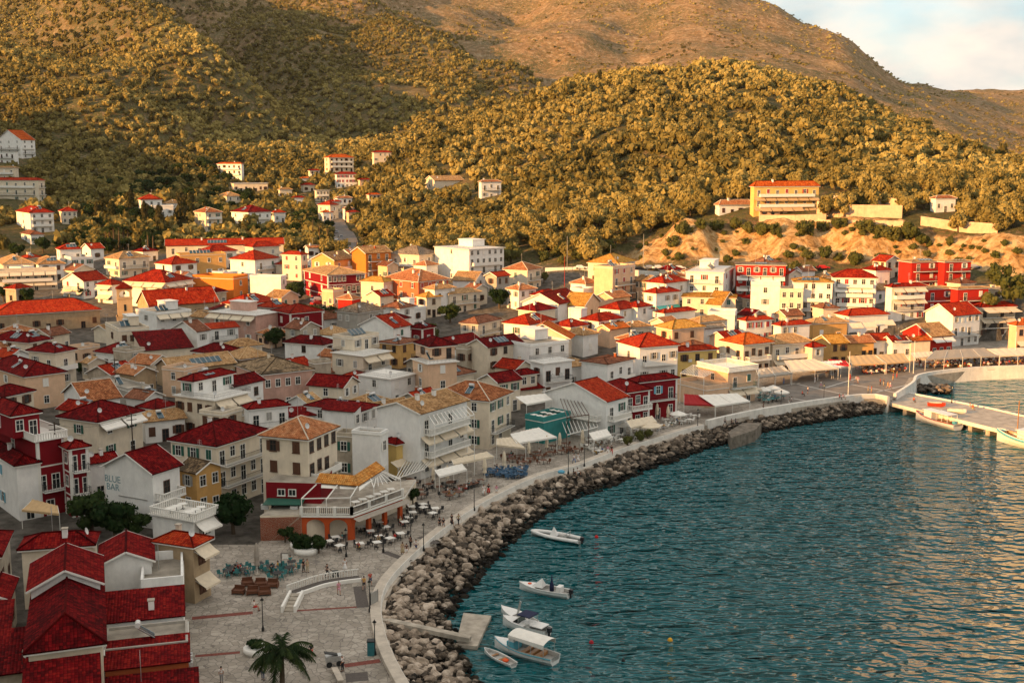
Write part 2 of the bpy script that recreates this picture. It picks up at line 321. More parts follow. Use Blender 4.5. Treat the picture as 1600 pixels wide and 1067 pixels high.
def npmesh(name, V, F, m, tint=None, smooth=False):
    """V [n,3], F [k,4] or [k,3]"""
    me = bpy.data.meshes.new(name); k = F.shape[1]; n = len(F)
    me.vertices.add(len(V)); me.vertices.foreach_set('co', np.ascontiguousarray(V, np.float32).ravel())
    me.loops.add(n * k); me.loops.foreach_set('vertex_index', np.ascontiguousarray(F, np.int32).ravel())
    me.polygons.add(n); me.polygons.foreach_set('loop_start', np.arange(0, n * k, k, dtype=np.int32)); me.polygons.foreach_set('use_smooth', np.full(n, smooth))
    me.materials.append(m); me.update(calc_edges=True)
    if tint is not None:
        a = me.attributes.new('tint', 'FLOAT', 'POINT'); a.data.foreach_set('value', tint.astype(np.float32))
    return me
# ================================================================ ground, mountains
def ground_material():
    m = bpy.data.materials.new('hillside_ground'); m.use_nodes = True; nt = m.node_tree; L = nt.links.new
    b = nt.nodes['Principled BSDF']; b.inputs['Roughness'].default_value = 0.95; b.inputs['Specular IOR Level'].default_value = 0.1
    g = N(nt, 'ShaderNodeNewGeometry')
    def noise_(s, d=8.0, r=0.6):
        n = N(nt, 'ShaderNodeTexNoise', inp={'Scale': s, 'Detail': d, 'Roughness': r}); L(g.outputs['Position'], n.inputs[0]); return n
    n1 = noise_(0.012, 10); n2 = noise_(0.09, 8, 0.7); n3 = noise_(0.5, 6)
    soil = ramp(nt, [(0.34, (0.15, 0.09, 0.045)), (0.5, (0.30, 0.18, 0.095)), (0.64, (0.50, 0.36, 0.23))]); L(n2.outputs[0], soil.inputs[0])
    scrub = ramp(nt, [(0.35, (0.050, 0.055, 0.024)), (0.65, (0.13, 0.12, 0.050))]); L(n3.outputs[0], scrub.inputs[0])
    at = N(nt, 'ShaderNodeAttribute', attribute_name='bare')       # 0 forest floor, 0.5 scrubby mountain, 1 bare cliff
    # scrub factor
    vo = N(nt, 'ShaderNodeTexVoronoi', inp={'Scale': 0.10, 'Randomness': 1.0}); L(g.outputs['Position'], vo.inputs[0])
    vr = ramp(nt, [(0.28, (1, 1, 1)), (0.42, (0, 0, 0))]); L(vo.outputs['Distance'], vr.inputs[0])
    nr = ramp(nt, [(0.43, (0, 0, 0)), (0.52, (1, 1, 1))]); L(n3.outputs[0], nr.inputs[0])
    big = ramp(nt, [(0.38, (0.35, 0.35, 0.35)), (0.6, (1, 1, 1))]); L(n1.outputs[0], big.inputs[0])
    mxx = N(nt, 'ShaderNodeMath', operation='MAXIMUM'); L(vr.outputs[0], mxx.inputs[0]); L(nr.outputs[0], mxx.inputs[1])
    mul = N(nt, 'ShaderNodeMath', operation='MULTIPLY'); L(mxx.outputs[0], mul.inputs[0]); L(big.outputs[0], mul.inputs[1])
    inv = N(nt, 'ShaderNodeMapRange', inp={1: 0.5, 2: 0.95, 3: 1.0, 4: 0.0}); L(at.outputs['Fac'], inv.inputs[0])
    mul2 = N(nt, 'ShaderNodeMath', operation='MULTIPLY'); L(mul.outputs[0], mul2.inputs[0]); L(inv.outputs[0], mul2.inputs[1])
    low = N(nt, 'ShaderNodeMapRange', inp={1: 0.0, 2: 0.5, 3: 0.55, 4: 0.0}); L(at.outputs['Fac'], low.inputs[0])
    add = N(nt, 'ShaderNodeMath', operation='ADD', use_clamp=True); L(mul2.outputs[0], add.inputs[0]); L(low.outputs[0], add.inputs[1])
    mx = N(nt, 'ShaderNodeMix', data_type='RGBA'); L(add.outputs[0], mx.inputs[0]); L(soil.outputs[0], mx.inputs[6]); L(scrub.outputs[0], mx.inputs[7])
    # cliff: pale sandy rock, the dark of gullies put into the colour
    mp = N(nt, 'ShaderNodeMapping'); mp.inputs['Scale'].default_value = (0.35, 0.35, 0.06); L(g.outputs['Position'], mp.inputs[0])
    n4 = N(nt, 'ShaderNodeTexNoise', inp={'Scale': 1.0, 'Detail': 9.0, 'Roughness': 0.65, 'Distortion': 0.6}); L(mp.outputs[0], n4.inputs[0])
    cl = ramp(nt, [(0.32, (0.16, 0.085, 0.03)), (0.46, (0.48, 0.28, 0.11)), (0.62, (0.74, 0.52, 0.27))]); L(n4.outputs[0], cl.inputs[0])
    ci = N(nt, 'ShaderNodeMapRange', inp={1: 0.6, 2: 0.85, 3: 0.0, 4: 1.0}); L(at.outputs['Fac'], ci.inputs[0])
    mx2 = N(nt, 'ShaderNodeMix', data_type='RGBA'); L(ci.outputs[0], mx2.inputs[0]); L(mx.outputs[2], mx2.inputs[6]); L(cl.outputs[0], mx2.inputs[7])
    at2 = N(nt, 'ShaderNodeAttribute', attribute_name='town')
    pv = ramp(nt, [(0.35, (0.085, 0.078, 0.065)), (0.65, (0.20, 0.18, 0.155))]); L(n3.outputs[0], pv.inputs[0])
    mx3 = N(nt, 'ShaderNodeMix', data_type='RGBA'); L(at2.outputs['Fac'], mx3.inputs[0]); L(mx2.outputs[2], mx3.inputs[6]); L(pv.outputs[0], mx3.inputs[7])
    L(mx3.outputs[2], b.inputs['Base Color'])
    n5 = noise_(0.05, 14, 0.7); bp = N(nt, 'ShaderNodeBump', inp={'Strength': 1.0, 'Distance': 7.0}); L(n5.outputs[0], bp.inputs['Height']); L(bp.outputs[0], b.inputs['Normal'])
    return m
# relief of the cliff band
CLIFF = np.zeros_like(Z)
for (c, d0, d1) in [(930, 402, 424), (1000, 400, 425), (1100, 393, 420), (1180, 391, 417), (1290, 387, 412), (1400, 379, 402), (1600, 348, 374), (2100, 348, 374)]: pass
cl_u = np.array([(c - CX) / FPX for c in (900, 960, 1000, 1100, 1180, 1290, 1400, 1600, 2100)])
cl_0 = np.array([403, 401, 399, 393, 390, 386, 378, 347, 347.0]); cl_1 = np.array([404, 412, 427, 421, 418, 413, 404, 374, 374.0])
c0 = np.interp(US, cl_u, cl_0)[:, None]; c1 = np.interp(US, cl_u, cl_1)[:, None]
inb = np.clip((GY - c0) / 4, 0, 1) * np.clip((c1 + 1 - GY) / 5, 0, 1) * (US > (930 - CX) / FPX)[:, None]
CLIFF = inb
Z += CLIFF * (vnoise(GX, GY * 0.15, 16, 21, 4, 0.6) * 3.6 + vnoise(GX, GY, 5, 5, 3) * 0.7)
PLAZA_PX = [(150, 1200), (262, 1067), (280, 960), (292, 880), (330, 850), (400, 850), (470, 800), (600, 765), (640, 725), (760, 690), (850, 655), (980, 612), (1060, 588), (1180, 560), (1300, 545), (1450, 535), (1640, 528), (1900, 520)]
PLAZA = [onz(x, y, QZ) for x, y in PLAZA_PX]
plaza_poly = [(p.x, p.y) for p in PLAZA] + [(COVE[-1].x, COVE[-1].y)] + [(p.x, p.y) for p in COVE[::-1][1:]] + [(p.x, p.y) for p in SHORE[::-1][1:]] + [(SHORE[0].x - 20, 40), (PLAZA[0].x, 40)]
inp_ = inpoly(GX, GY, plaza_poly) & ~sea
Z = np.where(inp_ & (Z > -4), np.minimum(Z, QZ - 0.25), Z)
foot = np.interp(US, [(c - CX) / FPX for c in (-500, 400, 550, 700, 900, 1200, 1400, 1600)], [462, 462, 436, 424, 396, 386, 375, 345])[:, None]
town = np.clip((foot - GY) / 8, 0, 1)
bare = np.interp(GY, [0, 900, 1600, 2400], [0.0, 0.05, 0.25, 0.5]) * np.ones_like(Z)
bare = np.where((GY > 1650) & (US[:, None] > -0.05), np.maximum(bare, 0.5), bare)
bare = np.maximum(bare, CLIFF)
bare += 0.25 * np.clip(vnoise(GX, GY, 120, 31, 4) - 0.45, 0, 1) * (GY > 900)
V = np.stack([GX.ravel(), GY.ravel(), Z.ravel()], 1); ND = len(DS)
ii, jj = np.meshgrid(np.arange(NU - 1), np.arange(ND - 1), indexing='ij'); a = (ii * ND + jj).ravel()
F = np.stack([a, a + ND, a + ND + 1, a + 1], 1)
keep = ~((Z[:-1, :-1] < -4) & (Z[1:, 1:] < -4)).ravel(); F = F[keep]
gm = ground_material()
me = npmesh('ground', V, F, gm, smooth=True)
at = me.attributes.new('bare', 'FLOAT', 'POINT'); at.data.foreach_set('value', bare.ravel().astype(np.float32))
at = me.attributes.new('town', 'FLOAT', 'POINT'); at.data.foreach_set('value', (town * np.ones_like(Z)).ravel().astype(np.float32))
tagset(link('ground', me), kind='structure')
# ---------------------------------------------------------------- castle hill behind and beside the viewpoint (casts the evening shade on the town)
EDGE = [(-250, 500, 8), (0, 497, 10), (200, 486, 12), (400, 462, 15), (520, 468, 16), (640, 492, 14), (740, 515, 12), (860, 532, 12), (960, 548, 11), (1080, 572, 9), (1200, 590, 6), (1330, 612, 2.5), (1450, 655, 1), (1600, 720, 0), (1900, 800, 0)]
p0 = Vector((-168, 62)); dr = Vector((258, -167)).normalized()
crest = []
for (x, y, z) in EDGE:
    P = onz(x, y, z)
    # intersection of P - t*LDxy with the line p0 + s*dr
    lx, ly = LD.x, LD.y; det = (-lx) * (-dr.y) - (-ly) * (-dr.x)
    bx, by = p0.x - P.x, p0.y - P.y
    t_ = (bx * (-dr.y) - by * (-dr.x)) / det; s_ = ((-lx) * by - (-ly) * bx) / det
    crest.append((s_, z + t_ * math.tan(R(SUN_EL)) / math.cos(0) * 1.0 * math.hypot(lx, ly)))
crest.sort()
print('CREST', [(round(a), round(b)) for a, b in crest], 'cam s', (Vector((0, 0)) - p0).dot(dr))
ss = np.linspace(-520, 520, 131); cz = np.interp(ss, [c[0] for c in crest], [c[1] for c in crest]) * np.clip((540 - np.abs(ss)) / 120, 0, 1)
cz = cz + vnoise(ss, ss * 0, 22, 4, 3) * 1.2
nrm = Vector((dr.y, -dr.x)); nrm = -nrm if nrm.y < 0 else nrm
prof = [(-70, -4), (-48, 0.35), (-30, 0.72), (-14, 0.95), (0, 1.0), (10, 0.86), (20, 0.62), (30, 0.34), (40, -0.05)]
CH = []
for i, s_ in enumerate(ss):
    for (o_, f_) in prof:
        p = p0 + dr * float(s_) + nrm * o_; CH.append((p.x, p.y, cz[i] * f_ if f_ > -1 else -4))
CH = np.array(CH); npf = len(prof)
CF = np.array([(i*npf+j, (i+1)*npf+j, (i+1)*npf+j+1, i*npf+j+1) for i in range(len(ss)-1) for j in range(npf-1)])
me = npmesh('castle_hill', CH, CF, mat('castle_rock', (0.12, 0.11, 0.06), noise_scale=0.3, noise_amt=0.4), smooth=True)
tagset(link('castle_hill', me), kind='structure')
# ================================================================ sea
def sea_material():
    m = bpy.data.materials.new('sea_water'); m.use_nodes = True; nt = m.node_tree; L = nt.links.new
    b = nt.nodes['Principled BSDF']; b.inputs['Base Color'].default_value = (0.000, 0.090, 0.104, 1); b.inputs['Roughness'].default_value = 0.03; b.inputs['IOR'].default_value = 1.40
    g = N(nt, 'ShaderNodeNewGeometry')
    def wv(sc, stretch, rot, det, dist_, st, prev=None):
        mp = N(nt, 'ShaderNodeMapping'); mp.inputs['Scale'].default_value = (stretch, 1, 1); mp.inputs['Rotation'].default_value = (0, 0, R(rot)); L(g.outputs['Position'], mp.inputs[0])
        n = N(nt, 'ShaderNodeTexNoise', inp={'Scale': sc, 'Detail': det, 'Roughness': 0.55, 'Distortion': 0.3}); L(mp.outputs[0], n.inputs[0])
        bp = N(nt, 'ShaderNodeBump', inp={'Strength': st, 'Distance': dist_}); L(n.outputs[0], bp.inputs['Height'])
        if prev: L(prev.outputs[0], bp.inputs['Normal'])
        return bp
    b1 = wv(0.06, 0.4, -16, 1, 2.4, 1.0); b2 = wv(0.38, 0.5, -12, 1, 3.0, 1.0, b1); b3 = wv(0.95, 0.6, 5, 1, 1.5, 1.0, b2)
    L(b3.outputs[0], b.inputs['Normal'])
    return m
sm = sea_material()
mb = MB(); mb.face([(-60, -400, 0), (1600, -400, 0), (1600, 420, 0), (-60, 420, 0)], sm); mb.build('sea', kind='structure')
# ================================================================ town: shared materials
TILE = {
 'red':    tile_mat('tiles_red', (0.15, 0.008, 0.004), (0.36, 0.020, 0.007), (0.52, 0.065, 0.018)),
 'maroon': tile_mat('tiles_red_shaded', (0.060, 0.002, 0.003), (0.160, 0.003, 0.005), (0.29, 0.016, 0.011)),  # red tiles for roofs in shade, the shade put into the colour
 'orange': tile_mat('tiles_orange', (0.36, 0.055, 0.010), (0.60, 0.11, 0.016), (0.70, 0.20, 0.04)),
 'terra':  tile_mat('tiles_terracotta', (0.26, 0.085, 0.035), (0.46, 0.17, 0.07), (0.60, 0.28, 0.13)),
 'tan':    tile_mat('tiles_sand', (0.26, 0.14, 0.06), (0.48, 0.27, 0.12), (0.62, 0.40, 0.20)),
 'yellow': tile_mat('tiles_ochre', (0.34, 0.16, 0.03), (0.58, 0.28, 0.05), (0.70, 0.40, 0.10)),
 'old':    tile_mat('tiles_weathered', (0.07, 0.05, 0.035), (0.22, 0.15, 0.085), (0.42, 0.30, 0.18), patch=(0.10, 0.075, 0.05)),
 'grey':   tile_mat('tiles_grey', (0.16, 0.12, 0.09), (0.30, 0.24, 0.18), (0.42, 0.34, 0.26)),
 'brown':  tile_mat('tiles_brown', (0.16, 0.06, 0.035), (0.28, 0.11, 0.06), (0.38, 0.17, 0.10)),
}
WALL = {k: wall_mat('render_' + k, c, s) for k, c, s in [
 ('white', (0.84, 0.83, 0.79), 0.25), ('cream', (0.76, 0.66, 0.51), 0.3), ('peach', (0.74, 0.50, 0.33), 0.28), ('pink', (0.62, 0.38, 0.30), 0.4),
 ('ochre', (0.66, 0.38, 0.13), 0.3), ('orange', (0.66, 0.20, 0.035), 0.22), ('red', (0.50, 0.025, 0.015), 0.25), ('maroon', (0.22, 0.008, 0.014), 0.25),
 ('grey', (0.42, 0.39, 0.34), 0.4), ('stone', (0.46, 0.34, 0.21), 0.5), ('green', (0.22, 0.23, 0.07), 0.3), ('yellow', (0.72, 0.50, 0.17), 0.25),
 ('terra', (0.52, 0.15, 0.07), 0.3), ('teal', (0.05, 0.27, 0.26), 0.3), ('dirty', (0.50, 0.43, 0.33), 0.6), ('brick', (0.40, 0.10, 0.035), 0.35)]}
SH = {'g': mat('paint_green', (0.02, 0.10, 0.07), 0.5), 'b': mat('paint_light_blue', (0.13, 0.38, 0.50), 0.5), 'r': mat('paint_red', (0.36, 0.02, 0.015), 0.5),
      'w': mat('paint_white', (0.78, 0.76, 0.70), 0.5, 0.06), 'y': mat('paint_grey', (0.34, 0.33, 0.30), 0.5), 'k': mat('paint_brown', (0.10, 0.045, 0.025), 0.5)}
WHITE = SH['w']
GLASS = mat('window_glass', (0.015, 0.02, 0.022), 0.12, 0, spec=0.6)
IRON = mat('black_iron', (0.02, 0.022, 0.022), 0.5, 0.1)
CONC = mat('concrete', (0.42, 0.37, 0.30), 0.9, 0.45, 0.7, bump=0.3, bump_scale=8)
SLABG = mat('roof_screed', (0.36, 0.32, 0.26), 0.9, 0.5, 0.35)
SOLAR = mat('solar_glass', (0.015, 0.06, 0.085), 0.12, 0.2, 1.0, spec=0.7)
METAL = mat('galvanised_metal', (0.55, 0.56, 0.55), 0.35, 0.2, metal=0.7)
TANK = mat('tank_white', (0.62, 0.62, 0.60), 0.35, 0.1)
CLOTH = {'c': mat('awning_cream', (0.70, 0.60, 0.45), 0.9, 0.12, 1.5), 'w': mat('awning_white', (0.80, 0.77, 0.70), 0.9, 0.10, 1.5), 'r': mat('awning_red', (0.36, 0.012, 0.015), 0.9, 0.15, 1.5),
         't': mat('awning_teal', (0.08, 0.42, 0.40), 0.9, 0.12, 1.5), 'g': mat('awning_grey', (0.34, 0.30, 0.25), 0.9, 0.15, 1.5), 'o': mat('awning_tan', (0.55, 0.38, 0.20), 0.9, 0.15, 1.5)}
# ---------------------------------------------------------------- windows: shared meshes
WIN = {}
def win_mesh(kind, sh, w_, h_):
    key = (kind, sh, w_, h_)
    if key in WIN: return WIN[key]
    mb = MB(); fm = WHITE if sh != 'k' else SH['k']; t = 0.11
    x0, x1 = -w_/2, w_/2
    mb.box(x0-t, x0, -0.07, 0, -t, h_+t, fm); mb.box(x1, x1+t, -0.07, 0, -t, h_+t, fm); mb.box(x0, x1, -0.07, 0, h_, h_+t, fm)
    if kind != 'door': mb.box(x0-t-0.05, x1+t+0.05, -0.16, -0.0705, -t-0.03, -t+0.06, fm)
    mb.box(x0, x1, -0.07, 0, -t, 0, fm)
    mb.box(-0.03, 0.03, -0.055, -0.01, 0, h_, fm); 
    if h_ > 1.2: mb.box(x0, -0.031, -0.052, -0.01, h_*0.62, h_*0.62+0.05, fm); mb.box(0.031, x1, -0.052, -0.01, h_*0.62, h_*0.62+0.05, fm)
    if kind == 'shut' and sh in SH:                       # open leaves either side
        lw = w_/2
        for sx in (-1, 1):
            a = x0 - t - lw if sx < 0 else x1 + t
            mb.box(a, a+lw, -0.10, -0.04, 0, h_, SH[sh])
    if kind == 'closed' and sh in SH:
        mb.box(x0, -0.035, -0.09, -0.055, 0.02, h_, SH[sh]); mb.box(0.035, x1, -0.09, -0.055, 0.02, h_, SH[sh])
    me = mb.mesh('window'); pb = MB(); pb.face([(x0, -0.035, 0), (x1, -0.035, 0), (x1, -0.035, h_), (x0, -0.035, h_)], GLASS)
    WIN[key] = (me, pb.mesh('pane')); return WIN[key]
def add_window(root, face, a, b, pos, z, kind='shut', sh='y', w_=0.95, h_=1.35):
    me, pm = win_mesh(kind, sh, w_, h_)
    o = link('door' if kind == 'door' else 'window', me, root)
    if face == 'R': o.location = (pos, -0.002, z)
    else: o.location = (-0.002, pos, z); o.rotation_euler = (0, 0, R(-90))
    link('pane', pm, o)
    return o
def facept(face, pos, out, z):
    return (pos, -out, z) if face == 'R' else (-out, pos, z)
def fbox(mb, face, p0, p1, o0, o1, z0, z1, m):            # box on a face: along, outward, height
    if face == 'R': mb.box(p0, p1, -o1, -o0, z0, z1, m)
    else: mb.box(-o1, -o0, p0, p1, z0, z1, m)
def add_balcony(root, face, p0, p1, z, style='i', out=1.1, name='balcony'):
    mb = MB(); fbox(mb, face, p0, p1, -0.02, out, z - 0.16, z, WHITE if style != 'c' else CONC); o = mb.build(name, root)
    rb = MB()
    if style in ('i', 'g'):
        m = IRON if style == 'i' else SH['g']
        for (q0, q1, r0, r1) in ((p0, p1, out-0.05, out-0.01), (p0, p0+0.04, 0, out-0.051), (p1-0.04, p1, 0, out-0.051)):
            fbox(rb, face, q0, q1, r0, r1, z+0.95, z+1.0, m); fbox(rb, face, q0, q1, r0, r1, z+0.08, z+0.12, m)
        n = int((p1 - p0) / 0.22)
        for i in range(n + 1):
            q = p0 + (p1 - p0 - 0.03) * i / max(n, 1); fbox(rb, face, q, q+0.03, out-0.045, out-0.015, z+0.001, z+0.95, m)
        for i in range(1, 4):
            for q in (p0, p1-0.03): fbox(rb, face, q, q+0.03, out*i/4.0-0.06, out*i/4.0-0.03, z+0.001, z+0.95, m)
    elif style == 'b':                                     # white balustrade
        fbox(rb, face, p0, p1, out-0.22, out-0.02, z+0.84, z+0.98, WHITE); fbox(rb, face, p0, p1, out-0.20, out-0.04, z+0.001, z+0.14, WHITE)
        for (q0, q1) in ((p0, p0+0.16), (p1-0.16, p1)): fbox(rb, face, q0, q1, 0.0, out-0.221, z+0.84, z+0.98, WHITE)
        n = int((p1 - p0) / 0.34)
        for i in range(n + 1):
            q = p0 + (p1 - p0 - 0.16) * i / max(n, 1); fbox(rb, face, q, q+0.15, out-0.18, out-0.06, z+0.141, z+0.84, WHITE)
        for i in range(3):
            for q in (p0+0.01, p1-0.15): fbox(rb, face, q, q+0.13, out*i/3+0.03, out*i/3+0.16, z+0.001, z+0.84, WHITE)
    else:                                                  # solid parapet
        m = WHITE
        fbox(rb, face, p0, p1, out-0.14, out-0.01, z+0.001, z+0.92, m); fbox(rb, face, p0, p0+0.12, 0, out-0.141, z+0.001, z+0.92, m); fbox(rb, face, p1-0.12, p1, 0, out-0.141, z+0.001, z+0.92, m)
    rb.build('railing', o); return o
def add_awning(root, face, p0, p1, z, out=1.6, drop=0.9, c='c', name='awning'):
    mb = MB(); m = CLOTH[c]; n = 6; prev = None
    for i in range(n + 1):
        t = i / n; pz = z - drop * t - 0.10 * math.sin(math.pi * t); po = 0.04 + out * t
        cur = (facept(face, p0, po, pz), facept(face, p1, po, pz))
        if prev:
            mb.face([prev[0], prev[1], cur[1], cur[0]], m, smooth=True); lo = [(q[0], q[1], q[2]-0.04) for q in (prev[0], cur[0], cur[1], prev[1])]; mb.face(lo, m, smooth=True)
        prev = cur
    k = max(2, int((p1 - p0) / 0.5))
    for i in range(k):                                     # scalloped valance
        a = p0 + (p1-p0)*i/k; b = p0 + (p1-p0)*(i+1)/k; zz = z - drop; zd = 0.22
        A = facept(face, a, out+0.05, zz); B = facept(face, b, out+0.05, zz); mdl = facept(face, (a+b)/2, out+0.05, zz - zd - 0.06)
        mb.face([A, B, (B[0], B[1], B[2]-zd), mdl, (A[0], A[1], A[2]-zd)], m)
    o = mb.build(name, root); fb = MB()
    for p in (p0+0.05, p1-0.05): fb.beam(facept(face, p, 0.02, z-0.35), facept(face, p, out, z-drop-0.02), 0.04, 0.04, WHITE)
    fb.build('arm', o); return o
# ---------------------------------------------------------------- roofs
def roof_mesh(kind, a, b, h, m, o=0.45, pitch=0.42, rim=0.13, sl_=0.28):
    """returns MB, height function (x,y)->z, list of ridge segments"""
    mb = MB(); x0, x1, y0, y1 = -o, a+o, -o, b+o; W = x1-x0; D = y1-y0; z0 = h; z1 = h + rim
    segs = []
    def fc(pts, u, v0):                                   # face with uv: u direction vector along the eave
        p0 = Vector(pts[0]); n = (Vector(pts[1])-p0).cross(Vector(pts[2])-p0).normalized(); u = Vector(u); vv = n.cross(u)
        mb.face(pts, m, [((Vector(p)-p0).dot(u), (Vector(p)-p0).dot(vv)) for p in pts])
    if kind == 'hip':
        k = min(W, D)/2; zr = z1 + pitch*k
        if W >= D: A = (x0+k, (y0+y1)/2, zr); B = (x1-k, (y0+y1)/2, zr)
        else: A = ((x0+x1)/2, y0+k, zr); B = ((x0+x1)/2, y1-k, zr)
        c = [(x0,y0,z1),(x1,y0,z1),(x1,y1,z1),(x0,y1,z1)]
        same = (Vector(A)-Vector(B)).length < 0.05
        if W >= D:
            fc([c[0],c[1],B,A] if not same else [c[0],c[1],A], (1,0,0), 0); fc([c[1],c[2],B], (0,1,0), 0); fc([c[2],c[3],A,B] if not same else [c[2],c[3],A], (-1,0,0), 0); fc([c[3],c[0],A], (0,-1,0), 0)
            segs = [(c[0],A),(c[3],A),(c[1],B),(c[2],B)]
        else:
            fc([c[0],c[1],A], (1,0,0), 0); fc([c[1],c[2],B,A], (0,1,0), 0); fc([c[2],c[3],B], (-1,0,0), 0); fc([c[3],c[0],A,B], (0,-1,0), 0)
            segs = [(c[0],A),(c[1],A),(c[2],B),(c[3],B)]
        if not same: segs.append((A,B))
        lo = [(p[0],p[1],z0) for p in c]
        mb.poly(c + lo, [(1,0,4,5),(2,1,5,6),(3,2,6,7),(0,3,7,4),(4,7,6,5)], m)
        zf = lambda x, y: z1 + pitch*min(x-x0, x1-x, y-y0, y1-y, k)
    elif kind in ('gx', 'gy'):
        def P(s, t, z): return (s, t, z) if kind == 'gx' else (t, s, z)
        s0, s1, t0, t1 = (x0, x1, 0, b) if kind == 'gx' else (y0, y1, 0, a)
        half = (t1-t0)/2; zr = h + pitch*half + rim; ze = h - pitch*o + rim
        r0 = P(s0, half, zr); r1 = P(s1, half, zr); e0 = P(s0, -o, ze); e1 = P(s1, -o, ze); g0 = P(s0, t1+o, ze); g1 = P(s1, t1+o, ze)
        if kind == 'gx': fc([e0,e1,r1,r0], (1,0,0), 0); fc([g1,g0,r0,r1], (-1,0,0), 0)
        else: fc([e1,e0,r0,r1], (0,-1,0), 0); fc([g0,g1,r1,r0], (0,1,0), 0)
        for q in ((e0,e1,r1,r0), (g1,g0,r0,r1)):
            lo = [(p[0],p[1],p[2]-rim) for p in q]
            mb.poly(list(q)+lo, [(0,1,5,4),(1,2,6,5),(2,3,7,6),(3,0,4,7),(4,5,6,7)], m)
        segs = [(r0, r1)]
        zf = (lambda x, y: zr - pitch*abs(y-half)) if kind == 'gx' else (lambda x, y: zr - pitch*abs(x-half))
    elif kind in ('sr', 'sl'):                            # lean-to, low edge on the R or L face
        if kind == 'sr': z = lambda x, y: h + rim + sl_*y
        else: z = lambda x, y: h + rim + sl_*x
        c = [(x0,y0,z(x0,y0)),(x1,y0,z(x1,y0)),(x1,y1,z(x1,y1)),(x0,y1,z(x0,y1))]
        fc(c if kind == 'sr' else [c[3],c[0],c[1],c[2]], (1,0,0) if kind == 'sr' else (0,-1,0), 0)
        lo = [(p[0],p[1],p[2]-rim) for p in c]; mb.poly(c+lo, [(1,0,4,5),(2,1,5,6),(3,2,6,7),(0,3,7,4),(4,7,6,5)], m)
        zf = z
    return mb, zf, segs
HOUSES = []           # (centre x, centre y, radius) of everything built, for keeping trees off
FOOT = []
ALLH = {}
CROP = {'A': (0,180,3.9525), 'B': (0,430,3.9525), 'C': (0,680,2.7572), 'D': (350,200,3.9525), 'E': (350,430,3.9525), 'F': (350,660,3.9525), 'G': (250,830,4.0), 'H': (700,360,3.9525), 'I': (700,560,3.9525),
        'J': (1000,360,3.9525), 'K': (1300,360,5.3333), 'L': (1300,520,5.3333), 'M': (1050,230,2.909), 'N': (560,780,3.7175), 'P': (0,0,1.0)}
def cpx(c, X, Y): ox, oy, s = CROP[c]; return ox + X/s, oy + Y/s
def solve_face(C, z, px_, dx, dy):
    # length L with project(C + L*(dx,dy)).x == px_
    k = (px_ - CX)/FPX; Hc = (CAMH - z)*sp
    den = dx - k*dy*cp
    if abs(den) < 1e-4: return -1
    return (k*(C.y*cp + Hc) - C.x)/den
